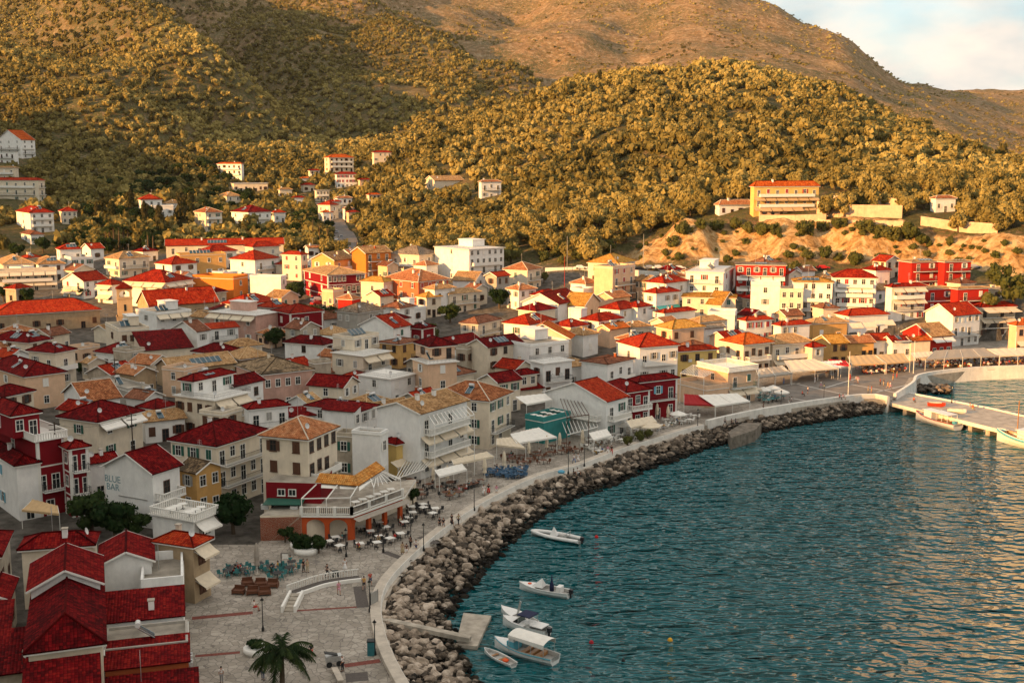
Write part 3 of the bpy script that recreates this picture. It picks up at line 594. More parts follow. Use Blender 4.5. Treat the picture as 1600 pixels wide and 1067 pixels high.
def house(crop, XL, XC, XR, Y, th, h, roof, rc, wc, opts='', label='', name='house', zb=None, parent=None, group=None):
    xl, y = cpx(crop, XL, Y); xc, _ = cpx(crop, XC, Y); xr, _ = cpx(crop, XR, Y)
    C = hit(xc, y, h) if zb is None else onz(xc, y, zb + h)
    zg = C.z - h; t_ = R(th); dR = (math.sin(t_), math.cos(t_)); dL = (-math.cos(t_), math.sin(t_))
    a = solve_face(C, C.z, xr, *dR); b = solve_face(C, C.z, xl, *dL)
    if a < 2.5 or a > 45: a = 8.0 if a < 0 or a > 45 else 3.0
    if b < 2.5 or b > 45: b = 8.0 if b < 0 or b > 45 else 3.0
    O = dict(kv.split('=') if '=' in kv else (kv, '') for kv in opts.split())
    if 'a' in O: a = float(O['a'])
    if 'b' in O: b = float(O['b'])
    rz = math.atan2(dR[1], dR[0])
    root = empty(name, (C.x, C.y, zg), rz, label=label, cat=name.replace('_', ' ') if parent is None else None, group=group)
    wm = WALL[wc] if isinstance(wc, str) else wc
    wb = MB(); deep = -3.0 if zb is None else 0.0
    wb.prism([(0,0),(a,0),(a,b),(0,b)], deep, h, wm, SLABG if roof in ('flat', 'bal', 'open') else wm)
    pitch = float(O.get('p', 0.46)); SL = float(O.get('s', 0.28))
    if roof == 'gx':
        zr = h + pitch*b/2 - 0.01
        for x in (0.0, a): wb.face([(x,0,h),(x,b,h),(x,b/2,zr)] if x else [(x,b,h),(x,0,h),(x,b/2,zr)], wm)
    if roof == 'gy':
        zr = h + pitch*a/2 - 0.01
        for yy in (0.0, b): wb.face([(0,yy,h),(a,yy,h),(a/2,yy,zr)] if not yy else [(a,yy,h),(0,yy,h),(a/2,yy,zr)], wm)
    if roof in ('sr', 'sl'):
        if roof == 'sr': top = [(0,0,h),(a,0,h),(a,b,h+SL*b-.01),(0,b,h+SL*b-.01)]
        else: top = [(0,0,h),(a,0,h+SL*a-.01),(a,b,h+SL*a-.01),(0,b,h)]
        wb.face(top, wm)
        for i, j in ((0,1),(1,2),(2,3),(3,0)):
            p, q = top[i], top[j]; wb.face([(p[0],p[1],h-0.001),(q[0],q[1],h-0.001),q,p], wm)
    wl_ = wb.build('wall', root)
    if wc == 'maroon' and parent is None:
        qb = MB()
        for (x, y) in ((0, 0), (a, 0), (0, b)): qb.box(x-0.05 if x == 0 else x-0.35, x+0.35 if x == 0 else x+0.05, y-0.05 if y == 0 else y-0.35, y+0.35 if y == 0 else y+0.05, -1.0, h-0.2, SH['w'])
        for k in range(1, int(h//3.0)+1): z_ = k*h/max(1, int((h+0.4)//3.0)) - 0.1; (qb.box(0.36, a-0.36, -0.04, -0.001, z_-0.1, z_+0.1, SH['w']), qb.box(-0.04, -0.001, 0.36, b-0.36, z_-0.1, z_+0.1, SH['w'])) if z_ < h-0.5 else None
        qb.build('white_trim', root)
    zf = lambda x, y: h + 0.02
    if roof in ('hip','gx','gy','sr','sl'):
        o = float(O.get('o', 0.45))
        rmb, zf, segs = roof_mesh(roof, a, b, h, TILE[rc], o, pitch, 0.13, SL)
        rf = rmb.build('roof', root)
        capm = {'terra': mat('mortar_ridge', (0.62, 0.52, 0.40), 0.9), 'tan': mat('ridge_tan', (0.55, 0.36, 0.18), 0.9)}.get(rc, TILE[rc])
        if segs:
            cm = MB()
            for p, q in segs: cm.tube(Vector(p)+Vector((0,0,0.02)), Vector(q)+Vector((0,0,0.02)), 0.11, 0.11, capm, 6, True)
            cm.build('ridge_cap', rf)
        if roof == 'hip':
            em = MB(); e = o - 0.06
            em.box(-e, a+e, -e, -0.003, h-0.17, h-0.003, WHITE); em.box(-e, a+e, b+0.003, b+e, h-0.17, h-0.003, WHITE); em.box(-e, -0.003, -0.003, b+0.003, h-0.17, h-0.003, WHITE); em.box(a+0.003, a+e, -0.003, b+0.003, h-0.17, h-0.003, WHITE)
            em.build('eave', rf)
        elif roof in ('gx', 'gy'):
            ze = h - pitch*o; gx_ = roof == 'gx'; A_, B_ = (a, b) if gx_ else (b, a)
            for x in (-o-0.05, A_+o+0.002):
                for y0_ in (-o, B_+o):
                    P_ = lambda s, t, z: (s, t, z) if gx_ else (t, s, z)
                    em = MB(); em.beam(P_(x+0.02, y0_, ze+0.05), P_(x+0.02, B_/2, h+pitch*B_/2+0.05), 0.05, 0.2, WHITE); em.build('bargeboard', rf)
    elif roof == 'flat':
        pm = MB(); ph = float(O.get('par', 0.55)); o = 0.12
        pm.box(-o, a+o, -o, 0.16, h-0.18, h, WHITE if wc == 'white' else wm) if False else None
        pm.box(-0.06, a+0.06, -0.06, 0.18, h+0.004, h+ph, wm); pm.box(-0.06, a+0.06, b-0.18, b+0.06, h+0.004, h+ph, wm); pm.box(-0.06, 0.18, 0.181, b-0.181, h+0.004, h+ph, wm); pm.box(a-0.18, a+0.06, 0.181, b-0.181, h+0.004, h+ph, wm)
        pm.build('parapet', root)
        cmb = MB(); cmb.box(-0.14, a+0.14, -0.14, -0.0, h-0.12, h-0.001, WHITE); cmb.box(-0.14, 0, 0.001, b, h-0.12, h-0.001, WHITE); cmb.build('cornice', root)
    elif roof in ('bal', 'open'):
        st = 'b' if roof == 'bal' else 'i'
        sm_ = MB(); sm_.box(-0.5, a+0.5, -0.5, b+0.2, h+0.004, h+0.16, WHITE); sl_ = sm_.build('roof_slab', root)
        m = WHITE if st == 'b' else IRON; rb = MB(); z = h+0.161; e = 0.42
        P = [(-e,-e),(a+e,-e),(a+e,b),(-e,b)]
        for i in range(4):
            p, q = Vector((*P[i], 0)), Vector((*P[(i+1)%4], 0)); d = (q-p); n = int(d.length/(0.36 if st == 'b' else 0.3))
            rb.beam(p+Vector((0,0,z+0.92)), q+Vector((0,0,z+0.92)), 0.16 if st=='b' else 0.04, 0.12 if st=='b' else 0.04, m)
            if st == 'i': rb.beam(p+Vector((0,0,z+0.5)), q+Vector((0,0,z+0.5)), 0.03, 0.03, m)
            for k in range(n): c = p + d*(k+0.5)/n; s_ = 0.07 if st=='b' else 0.015; rb.box(c.x-s_, c.x+s_, c.y-s_, c.y+s_, z, z+0.86, m)
        rb.build('balustrade' if st == 'b' else 'railing', root)
        zf = lambda x, y: h + 0.17
    # windows
    sh = O.get('sh', random.choice(['y', 'k', 'g', 'w']))
    floors = int(O.get('f', max(1, int((h + 0.4)//3.0)))); fh = h/floors
    cl = int(O.get('wl', max(1, min(8, int(b/2.9))))); crn = int(O.get('wr', max(1, min(10, int(a/2.9)))))
    aws = O.get('aw', '').split(','); bls = O.get('bal', '').split(',')
    wd = min(1.0, 1.15); wh = min(1.45, fh*0.5)
    for face, n, ln in (('L', cl, b), ('R', crn, a)):
        if n <= 0: continue
        for k in range(floors):
            z = k*fh + fh*0.33
            for i in range(n):
                p = ln*(i+0.5)/n
                balc = any(s_[:2] == face + str(k) for s_ in bls if s_)
                if (balc and i % 2 == 0) or (k == 0 and i % 3 == 1): add_window(root, face, a, b, p, k*fh+0.1, 'door', sh, 1.0, min(2.15, fh*0.75))
                else:
                    kd = random.choice(['shut', 'shut', 'plain', 'closed']) if ln/n > 2.3 else 'plain'
                    if ln/n < 1.5 or (random.random() < 0.12 and n > 2): continue
                    add_window(root, face, a, b, p, z, kd, sh, 0.95, wh)
    for s_ in bls:
        if not s_: continue
        face, k = s_[0], int(s_[1]); st = s_[2] if len(s_) > 2 else 'i'; ln = a if face == 'R' else b
        p0, p1 = (0.08, 0.92)
        if len(s_) > 3: p0, p1 = {'l': (0.04, 0.48), 'r': (0.52, 0.96), 'm': (0.25, 0.75), 'f': (0.0, 1.0)}[s_[3]]
        add_balcony(root, face, ln*p0, ln*p1, k*fh + 0.06, st, 1.15 if st != 'b' else 1.5)
    for s_ in aws:
        if not s_: continue
        face, k = s_[0], int(s_[1]); cc = s_[2] if len(s_) > 2 else 'c'; ln = a if face == 'R' else b
        big = len(s_) > 3 and s_[3] == 'B'; n = max(1, int(round(ln/4.2)))
        for i in range(n):
            add_awning(root, face, ln*(i+0.04)/n, ln*(i+0.96)/n, k*fh + fh*0.93, 3.2 if big else 1.5, 1.0 if not big else 0.8, cc)
    # roof furniture
    for i in range(int(O.get('c', 0))):
        x, yy = a*(0.3+0.35*i), b*0.4; z = zf(x, yy); cb = MB(); cb.box(x-0.28, x+0.28, yy-0.28, yy+0.28, z-0.9 if roof not in ('flat','bal','open') else z, z+0.9, WALL['white']); cb.box(x-0.36, x+0.36, yy-0.36, yy+0.36, z+0.9, z+1.0, CONC)
        cb.build('chimney', root)
    for s_ in O.get('sol', '').split(','):
        if not s_: continue
        f_ = s_[0]; n = int(s_[1]) if len(s_) > 1 else 2
        for i in range(n):
            pb = MB(); tb = MB(); tk = (i == 0)
            if f_ == 'F': x = a*0.25 + 1.25*i; yy = b*0.4; base = zf(x, yy); A = Vector((x, yy, base+0.35)); B = Vector((x, yy+1.5, base+1.45)); sx = Vector((1.05, 0, 0))
            elif f_ == 'R': x = a*0.35 + 1.2*i; yy = b*0.10; A = Vector((x, yy, zf(x, yy)+0.10)); B = Vector((x, yy+1.8, zf(x, yy+1.8)+0.22)); sx = Vector((1.05, 0, 0))
            else: yy = b*0.45 + 1.2*i; x = a*0.10; A = Vector((x, yy, zf(x, yy)+0.10)); B = Vector((x+1.8, yy, zf(x+1.8, yy)+0.22)); sx = Vector((0, -1.05, 0))
            pb.slab([A, A+sx, B+sx, B] , 0.09, SOLAR)
            pb.beam(A+Vector((0,0,.02)), B+Vector((0,0,.02)), 0.06, 0.07, METAL); pb.beam(A+sx+Vector((0,0,.02)), B+sx+Vector((0,0,.02)), 0.06, 0.07, METAL)
            pb.build('solar_panel', root)
        if len(s_) < 3:
            c0 = B + Vector((0,0,0.28)); tb.tube(c0 - sx.normalized()*(n-1)*0.9*(1 if f_ != 'L' else -1)*0.5, c0 + sx.normalized()*0.9 , 0.27, 0.27, TANK, 10); tb.build('water_tank', root)
    if parent is None and label:
        if random.random() < 0.3: O['ant'] = ''
        if random.random() < 0.25 and roof != 'flat': O['dish'] = ''
        if random.random() < 0.3 and roof in ('hip', 'gx', 'gy') and 'c' not in O:
            x, yy = a*random.uniform(.3, .7), b*random.uniform(.3, .7); z = zf(x, yy); cb = MB(); cb.box(x-0.25, x+0.25, yy-0.25, yy+0.25, z-0.9, z+0.8, random.choice([WALL['white'], WALL['brick'], WALL['cream']])); cb.box(x-0.33, x+0.33, yy-0.33, yy+0.33, z+0.8, z+0.9, CONC); cb.build('chimney', root)
    if 'dish' in O:
        x, yy = a*0.12, b*0.1; z = zf(x, yy); db = MB(); db.tube((x, yy, z-0.2), (x, yy, z+0.9), 0.03, 0.03, IRON, 6)
        db.tube((x, yy-0.05, z+0.95), (x-0.03, yy-0.2, z+1.0), 0.10, 0.42, TANK, 14, False); db.tube((x, yy-0.06, z+0.96), (x, yy-0.05, z+0.95), 0.11, 0.10, TANK, 14); db.build('satellite_dish', root)
    if 'ant' in O:
        x, yy = a*0.6, b*0.6; z = zf(x, yy); ab = MB(); ab.tube((x, yy, z-0.2), (x, yy, z+3.0), 0.035, 0.03, METAL, 6)
        for q in range(4): ab.beam((x-0.5+0.05*q, yy, z+2.2+0.22*q), (x+0.5-0.05*q, yy, z+2.2+0.22*q), 0.03, 0.03, METAL)
        ab.build('antenna', root)
    if 'hut' in O and roof in ('flat', 'bal', 'open'):
        hb = MB(); hb.prism([(a*.55, b*.45), (a*.9, b*.45), (a*.9, b*.85), (a*.55, b*.85)], h+0.16, h+2.5, wm); hb.box(a*.53, a*.92, b*.43, b*.87, h+2.501, h+2.65, WHITE); hb.build('roof_hut', root)
    if 'ac' in O:
        for q in range(int(O['ac'] or 1)):
            ab = MB(); p = a*(0.3+0.3*q); z = fh*0.25 + (floors-1)*fh; ab.box(p-0.45, p+0.45, -0.4, -0.02, z, z+0.62, TANK); ab.lathe([(0.16, z+0.62), (0.16, z+0.63)], IRON, 8, (p, -0.2))
            ab.build('air_conditioner', root)
    cx, cy_ = C.x + dR[0]*a/2 + dL[0]*b/2, C.y + dR[1]*a/2 + dL[1]*b/2
    if parent is None: HOUSES.append((cx, cy_, math.hypot(a, b)/2)); FOOT.append((C.x, C.y, dR, dL, a, b))
    info = dict(root=root, C=C, zg=zg, a=a, b=b, h=h, dR=dR, dL=dL, fh=fh, floors=floors, zf=zf)
    if parent is not None:                                # upper block of another building: becomes a part of it
        P = parent['root']; inv = P.matrix_world.inverted() if False else None
        c_, s_ = math.cos(-P.rotation_euler.z), math.sin(-P.rotation_euler.z); dx, dy = C.x-P.location.x, C.y-P.location.y
        root.parent = P; root.location = (dx*c_-dy*s_, dx*s_+dy*c_, zg-P.location.z); root.rotation_euler = (0, 0, rz-P.rotation_euler.z)
        # an empty cannot be a part: hand its children up to the thing
        for ch in [c for c in col.objects if c.parent == root]:
            ch.parent = P; m_ = root.rotation_euler.z; cc_, sn = math.cos(m_), math.sin(m_); l = ch.location.copy()
            ch.location = (root.location.x + l.x*cc_-l.y*sn, root.location.y + l.x*sn+l.y*cc_, root.location.z + l.z); ch.rotation_euler = (0, 0, ch.rotation_euler.z + m_)
        bpy.data.objects.remove(root); info['root'] = P
    return info
def toworld(i, x, y, z=0): return (i['C'].x + i['dR'][0]*x + i['dL'][0]*y, i['C'].y + i['dR'][1]*x + i['dL'][1]*y, i['zg'] + z)
# ================================================================ town: the list of houses
# crop | xL xC xR yC | theta | eave height | roof | roof colour | wall colour | options | label
T = '''
E|232 515 695 105|x|0
'''
T = '''
B|-80 -40 615 250|58|5.5|hip|red|stone|wl=0 wr=9 f=1 sh=k|long stone school with a broad red hipped roof and tall dark windows|school_building
B|765 1020 1185 45|22|8|hip|red|white|sol=R2 aw=L1,R1 wl=3 wr=2|big white house with red hipped roof and cream awnings behind the bell tower
A|385 515 660 1022|30|6|gx|red|white|sh=r bal=L1i wl=2 aw=L0|white gabled house with red shutters just left of the bell tower
A|600 690 770 1048|25|6|hip|red|white|aw=L0,L1|small white house with red roof squeezed against the left of the bell tower
B|1190 1440 1530 22|20|7|flat|tan|orange|wl=0 wr=1 par=0.9|ochre building with a blank bright orange wall facing left
B|838 965 1180 240|45|6.5|flat|tan|white|hut sol=F3 aw=R1 wl=1 wr=3|white flat-roofed building with two cream awnings beside the church nave
B|1250 1262 1390 228|60|5|sl|maroon|grey|wl=0|low grey outbuilding under a plain dark red lean-to roof right of the church
E|-10 130 325 182|30|6|hip|red|white|sol=R2 wl=2|house with wide red hipped roof and two tilted solar panels above the pink wall
E|-90 195 350 248|30|8|open|tan|pink|hut aw=L1 wl=3 wr=0 sh=w|tall block with blank stained pink side wall and open roof terrace
B|1065 1215 1290 345|35|7|gx|brown|white|wl=1 wr=1 c=1|narrow white gabled house with sandy tiles in front of the church
B|1275 1292 1470 330|55|6|sr|red|white|bal=R1i wl=0 wr=2|white house with washing on its balcony below a small red roof
B|650 735 920 342|58|8|flat|tan|cream|hut sol=F2 wl=1 wr=3|cream block with roof hut and dark solar panel under the bell tower
B|830 890 1185 463|60|5|sr|maroon|cream|bal=R0i wl=0 wr=5 f=1|long house with dark red lean-to roof and shaded column gallery
B|590 720 875 485|30|4.5|hip|maroon|white|sol=R2 dish wl=1 wr=1|low dark red roof with dish and solar panel left of the column gallery
B|-60 180 315 415|25|6|hip|maroon|cream|sol=L2,R2 dish wl=1|dark red hipped roof with two sets of solar panels at the left edge
B|-60 20 175 462|55|4|gx|terra|stone|sol=R3x wl=0 wr=2|stone cottage with sand tiles and three teal panels at the left edge
B|175 340 462 478|25|8|hip|maroon|cream|sol=R1 bal=R1s,L1i wl=2|cream house with dark red roof and white railed terrace left of centre
B|-80 155 400 626|45|7|hip|maroon|peach|sol=L1 dish wl=1 wr=1 sh=w|peach house with broad dark red pyramid roof and one small white window
B|505 545 650 540|40|4|gy|tan|cream|wl=1 wr=1|little cream house with sand-coloured gable behind the utility pole
B|715 830 960 612|35|5|gy|terra|stone|wl=0 wr=2|old stone house with sagging sandy tile gable behind the utility pole
B|965 1060 1450 582|50|4.5|gx|tan|stone|wl=1 wr=6 sol=R6x|long low stone house with a row of pale roof panels
B|1190 1380 1510 490|30|4.5|hip|maroon|white|dish wl=1 wr=1|low dark red roof with two dishes in front of the laundry house
E|0 40 235 445|60|5|hip|tan|cream|wl=0 wr=2|low cream house with sand hipped roof and one small square window
E|5 100 290 518|50|4.5|hip|tan|stone|wl=0 wr=0|bare sand-tiled hipped roof behind the old pink house
E|75 238 545 612|55|8|hip|old|pink|wl=0 wr=5 sh=g p=0.36|long faded pink house with patched weathered stone-tile roof
E|545 560 660 545|55|7|flat|tan|dirty|wl=0 wr=3 sh=y|ruined stained wall block joined to the right of the faded pink house
B|1080 1325 1530 772|30|7.5|open|tan|cream|bal=R1i aw=R1 wl=4 wr=2 sh=k|cream house with big roof terrace, penthouse and dark slatted windows
E|-60 60 240 682|30|8|gx|maroon|white|wl=0 wr=2|white house with steep dark red roof right of the cream roof terrace
B|365 605 875 905|27|7|hip|maroon|cream|aw=R1w c=0 wl=1 wr=2 sh=g|house with large mottled red pyramid roof and big white awning
B|395 525 740 775|50|6|gx|terra|white|wl=0 wr=0|blank white gable with sand-coloured tiles behind the mottled pyramid roof
B|570 790 925 712|45|4|flat|tan|grey|wl=1 wr=2 sol=F1|low grey flat roof with a solar heater behind the mottled pyramid roof
B|855 960 1085 826|30|5|hip|maroon|white|wl=0 wr=1|plain dark red hipped roof between pyramid roof and cream terrace house
B|868 895 1140 903|60|4|sr|tan|white|sol=R1 dish wl=0 wr=3|white lean-to house with sandy roof and a small heater
C|-60 70 165 130|50|8|hip|maroon|white|sh=b wl=1 wr=3|white house with light blue windows and red hipped roof at the left edge
C|268 298 378 58|50|10|hip|maroon|maroon|bal=R1i,R2i sh=w wl=1 wr=3 f=3 dish|dark red house with white pilasters and iron balconies beside the plane trees
C|362 382 500 118|50|6|gx|maroon|white|wl=0 wr=4 sh=g|long white house with row of green shuttered windows left of the gabled bar
C|770 845 950 158|35|6.5|gy|old|ochre|wl=1 wr=2 sh=y|small ochre stone house with crumbling brown tiles between bar and corner house
C|672 830 888 478|22|7|hip|red|stone|aw=R1,R0 wl=0 wr=1 dish|stone house with bright red hipped roof and two cream awnings on its side
F|-330 -48 262 145|27|9.5|hip|maroon|cream|bal=R1i,R2i wl=3 wr=5 sh=g f=3|large cream house with dark red hipped roof and two long iron balconies
E|300 408 610 236|50|8|hip|red|maroon|sh=w wl=1 wr=3 p=0.34|dark red house with white edges and white shuttered windows in mid town
E|375 610 690 430|25|6|hip|maroon|white|wl=1 wr=1 c=1|low white house under a long dull red hipped roof
E|668 858 1022 500|35|8|open|tan|cream|bal=R1s aw=R1 wl=2 wr=2|modern cream building with glass-railed terraces and slatted roof canopy
E|697 828 985 232|35|7|hip|grey|grey|wl=3 wr=3 sh=y|grey stone house with weathered hipped roof and pale window frames
E|838 1045 1150 322|32|7|gx|red|white|wl=0 wr=1 sol=R1|big blank white gable with red roof beside the grey stone house
E|703 790 840 148|25|4.5|hip|terra|red|wl=0 wr=0|small bright red box of a house under an orange hipped roof
D|845 985 1045 952|30|8|hip|yellow|cream|wl=1 wr=2 sh=w|cream tower-like house with small yellow pyramid roof by the uphill street
D|990 1200 1385 948|45|9|hip|terra|terra|bal=R1s,L1i c=1 wl=3 wr=4 sh=r|large brick-red guest house with brown hipped roof and corner quoins
D|495 640 870 908|60|9|hip|tan|maroon|p=0.28 sh=w wl=2 wr=8 bal=R1i|dark red neoclassical mansion with rows of white window frames
D|540 680 800 815|30|7|gx|tan|ochre|bal=R1s wl=2 wr=2|yellow house with pale tiled gable at the foot of the olive hill
D|790 875 1030 772|48|9|gx|tan|orange|bal=R1i,R2i wl=0 wr=3 sh=w|bright orange guest house with white balconies and sandy gable
D|1030 1205 1325 783|35|8|hip|grey|cream|bal=L1s,R1i wl=3 wr=3|cream guest house with grey-brown hipped roof and wraparound balcony
H|-83 130 345 118|50|11|open|tan|white|bal=R1i,R2s wl=1 wr=6 hut f=4|tall white hotel with rooftop terrace and stacked balconies against the hill
D|358 475 515 783|30|9|hip|red|cream|wl=2 wr=1 sh=r|tall narrow cream house with red hipped roof left of the uphill road
D|38 190 335 815|30|7|hip|red|white|bal=R1i wl=1 wr=2|white house with low red hipped roof left of the tall narrow cream one
A|1020 1025 1750 803|75|7|gx|red|cream|wl=0 wr=9 bal=R1s sol=R6x c=2 p=0.5|very long red-roofed hotel with dormer row and solar panels
A|1220 1290 1460 845|45|7|hip|red|white|wl=1 wr=2|white house with bright red hipped roof in front of the long hotel
D|130 180 340 735|50|8|hip|red|cream|wl=1 wr=2 bal=R1i|cream house with stepped red roofs right of the long hotel
A|955 1110 1395 865|65|8|flat|tan|ochre|sol=F6x wl=2 wr=4 sh=w|ochre apartment block with white windows and a line of roof collectors
A|960 1060 1215 922|40|6|hip|red|white|wl=1 wr=2|white house with pointed red roof in front of the ochre block
A|650 735 920 888|40|7|hip|tan|cream|bal=R1i,L1s sol=R2 wl=2 wr=3|cream two-level house with sand roof right of the palm clump
A|243 370 500 829|60|8|hip|red|white|sol=R3 wl=1 wr=3 bal=R1s|white villa with red hipped roof and tilted heaters above the awning block
A|380 440 575 885|55|6|flat|tan|white|wl=1 wr=3 bal=R0i|white flat-roofed wing right of the heater villa
A|-20 20 210 922|60|6|hip|tan|cream|sol=R1 wl=0 wr=3|sand-roofed house at the left edge above the awning block
A|200 240 400 922|60|6|hip|tan|white|sol=R3 wl=0 wr=2|sand-roofed house with a row of heaters above the awning block
A|-60 -20 350 968|66|7|flat|tan|cream|aw=R0,R1 bal=R1s wl=0 wr=7|long cream apartment block with two rows of cream awnings
A|505 560 640 822|45|5|gx|red|white|wl=1 wr=1|tiny white house with flat red gable left of the palm clump
D|160 350 385 922|15|7|flat|tan|white|wl=0 wr=1 ant|blank bright white flat-roofed block in the sunlit centre
E|1020 1150 1245 212|35|4|flat|tan|white|hut wl=1 wr=1 dish|low white flat-roofed house with a roof box near the brick-red guest house
E|1190 1250 1340 138|50|6|hip|yellow|cream|wl=1 wr=3|pale house with ochre pyramid roof below the brick-red guest house
E|1335 1390 1581 118|50|6|hip|tan|cream|wl=1 wr=3 bal=R1i|pale yellow house with long sandy hipped roof below the white hotel
E|1240 1300 1425 88|45|8|hip|tan|white|wl=1 wr=2|white house with sand pyramid roof just under the brick-red guest house
E|1150 1225 1300 330|35|5|hip|maroon|maroon|sol=R1 wl=1 wr=1|small dark red house with a solar panel in the middle of town
E|1040 1100 1145 345|35|5|hip|maroon|white|wl=1 wr=1|small white house with deep red roof right of the blank white gable
E|960 1080 1215 425|35|6|hip|brown|ochre|sol=L1 dish wl=2 wr=2 p=0.2|orange-brown house with low roof, satellite dish and white windows
E|1165 1262 1437 548|60|9|open|tan|peach|bal=R1s sol=F1 wl=1 wr=1 f=3 sh=w|peach three-storey house with concrete terrace edges and penthouse
E|523 733 830 688|22|6|gy|maroon|cream|wl=1 wr=2 p=0.5|cream house with dark red gable and small attic windows
E|830 1027 1180 642|35|6|open|tan|white|wl=1 wr=2 sh=w|low white flat-roofed house right of the little attic gable
E|510 845 945 838|25|6|hip|maroon|white|sol=L2 dish wl=2 wr=2 p=0.3|wide dark red roof with solar panel behind the white blank wall
E|620 800 845 838|20|7|sl|maroon|white|wl=0 wr=1|blank white wall building with washing hung beside it
E|138 155 395 826|60|7|hip|maroon|white|bal=R1i wl=0 wr=3 sh=y|white house with dark red roof and cluttered iron balcony
E|385 400 555 872|65|4.5|sr|maroon|white|wl=0 wr=0|low dark red lean-to roof left of the white blank wall
E|400 520 600 790|35|5|gx|tan|white|wl=0 wr=1 sol=R1|small white gable with sandy roof and teal panel
E|945 1210 1500 852|33|11|gx|tan|white|bal=R1b,R2b aw=R1,R0 c=2 wl=0 wr=4 f=3 p=0.3|tall white house with sandy gable, pergola terrace and chimney pipes
I|-105 252 390 262|25|9|hip|terra|cream|bal=R1i wl=2 wr=3 sh=g sol=L1|cream house with orange hipped roof and blue edge trim by the waterfront
F|790 965 1012 75|20|8|flat|tan|white|wl=0 wr=1 par=0.4 ant|plain white house with bare grey flat roof behind the arcaded restaurant
F|688 790 800 85|15|7|flat|tan|dirty|wl=1 wr=0|crumbling brown wall of a roofless house behind the arcaded restaurant
F|992 1065 1190 133|45|5.5|hip|maroon|yellow|wl=0 wr=3 sh=g|small yellow house with dark red roof beside the pergola cafe
E|1432 1500 1515 455|35|8|flat|tan|dirty|wl=1 wr=1 sh=k|narrow grubby white block with dark red shutters
H|127 245 460 718|45|9|gx|maroon|cream|sol=R3x wl=0 wr=3|cream gable with long dark red roof and pale panels
E|1295 1400 1581 425|38|6|gx|maroon|white|wl=0 wr=2 dish|white gable with two small roof windows in dark red tiles
H|78 185 320 577|30|6|hip|brown|cream|bal=R1i wl=2 wr=2 sh=y|cream house with brown hipped roof and arched balcony doors
H|30 165 235 308|20|6|gy|tan|white|wl=0 wr=1|white gabled house with sandy roof below the tall white hotel
H|230 300 380 282|40|7|gx|red|grey|wl=1 wr=2|grey house with bright red gable right of the sandy gable
H|345 490 575 245|30|7|hip|terra|cream|wl=1 wr=2 bal=R1i|cream house with brown hipped roof where the hill road bends
H|515 600 690 402|35|5|hip|red|peach|wl=1 wr=2|small peach house with flattened red roof left of the white gable
H|460 680 835 452|30|6|gx|red|white|sol=R1 wl=0 wr=1|wide white gable facing left with red roof and round dish
H|865 1050 1155 205|30|10|hip|yellow|cream|wl=2 wr=1|cream house with ochre hipped roof behind the tall salmon block
H|903 1018 1155 232|40|11|flat|tan|peach|sol=F2 bal=R1i,R2i wl=0 wr=3 f=4 sh=r|tall block with blank cream side and red shutters on its salmon front
H|712 840 935 462|25|5|gy|yellow|peach|wl=0 wr=1|peach house with bright ochre gable in the middle of town
H|720 822 835 485|35|8|flat|tan|white|wl=0 wr=0 par=0.2 b=4|tall blank grey-white wall with faint scribbles in mid town
H|345 500 660 583|35|7|hip|red|white|sol=R2 wl=1 wr=2|white house with big red hipped roof and solar heater in the sun
H|435 740 765 658|12|6.5|gx|orange|cream|wl=3 wr=0 f=2 p=0.5 o=0.9|cream chalet with wide orange gable facing the water
H|285 510 745 716|52|9|flat|tan|white|wl=0 wr=3 hut|white block with long blank wall and concrete roof edge
H|510 590 765 822|55|8|open|tan|white|bal=R1i wl=1 wr=3 ac=2 sh=k|white flat-roofed house with cluttered roof and narrow balcony
H|198 308 447 935|48|6.5|gx|maroon|cream|wl=0 wr=2 sh=g|small cream house with deep red gable near the waterfront
H|415 445 550 893|55|6|hip|maroon|cream|wl=0 wr=2|little cream house with flat red roof joined to the small gable
H|440 450 585 982|60|3|sr|maroon|cream|wl=0 wr=0|low red lean-to roof beside the small cream gable
H|825 985 1145 826|40|8|hip|brown|white|wl=0 wr=3 p=0.15 bal=R1s sh=w|white house with flat brown roof and metal stair frame
H|1135 1180 1415 936|60|8|hip|maroon|maroon|sh=b bal=R1i wl=0 wr=3 f=2|dark red waterfront house with light blue shutters and white balcony
H|1052 1185 1420 722|65|8.5|hip|red|white|sh=y bal=R1s wl=1 wr=4|white house with vivid red hipped roof and grey shutters
I|600 978 1105 262|40|7.5|gx|red|white|bal=R1b,L1b wl=0 wr=2 sh=g p=0.36|white cafe building with wide dark red gable and white balustrade
I|930 1100 1245 210|55|7|hip|maroon|maroon|bal=R1b sh=w wl=0 wr=3|dark red building with white balustrade beside the white cafe
J|205 235 475 746|70|7|hip|red|yellow|c=1 sh=k wl=0 wr=3 ac=2|yellow house with red hipped roof and a white chimney
J|100 200 395 610|60|7|hip|yellow|peach|wl=1 wr=4 sh=k|peach house with bright ochre hipped roof and five dark windows
H|825 930 1075 560|45|6|hip|red|white|wl=1 wr=3|white house with two-part red hipped roof in the centre
H|920 1000 1115 608|45|5|gx|orange|peach|wl=0 wr=1 sol=R1|low peach house with orange gable and heater
H|940 1060 1188 490|40|6|hip|red|white|wl=1 wr=2|white house with orange-red hipped roof under the salmon block
H|1085 1170 1255 475|45|6|hip|red|white|wl=1 wr=1|small white house with red roof left of the teal awnings
J|25 100 240 388|50|7|hip|red|white|aw=R0t,L0t c=2 wl=1 wr=3|white taverna with red hipped roof and teal awnings
J|40 150 290 326|45|8|hip|red|white|sol=R1 wl=1 wr=2|large red hipped roof behind the taverna with teal awnings
J|283 515 592 260|20|10|open|tan|white|sol=F5 bal=L1s,L2i hut wl=3 wr=2 f=3 sh=r|white hotel with five roof heaters and one red side wall
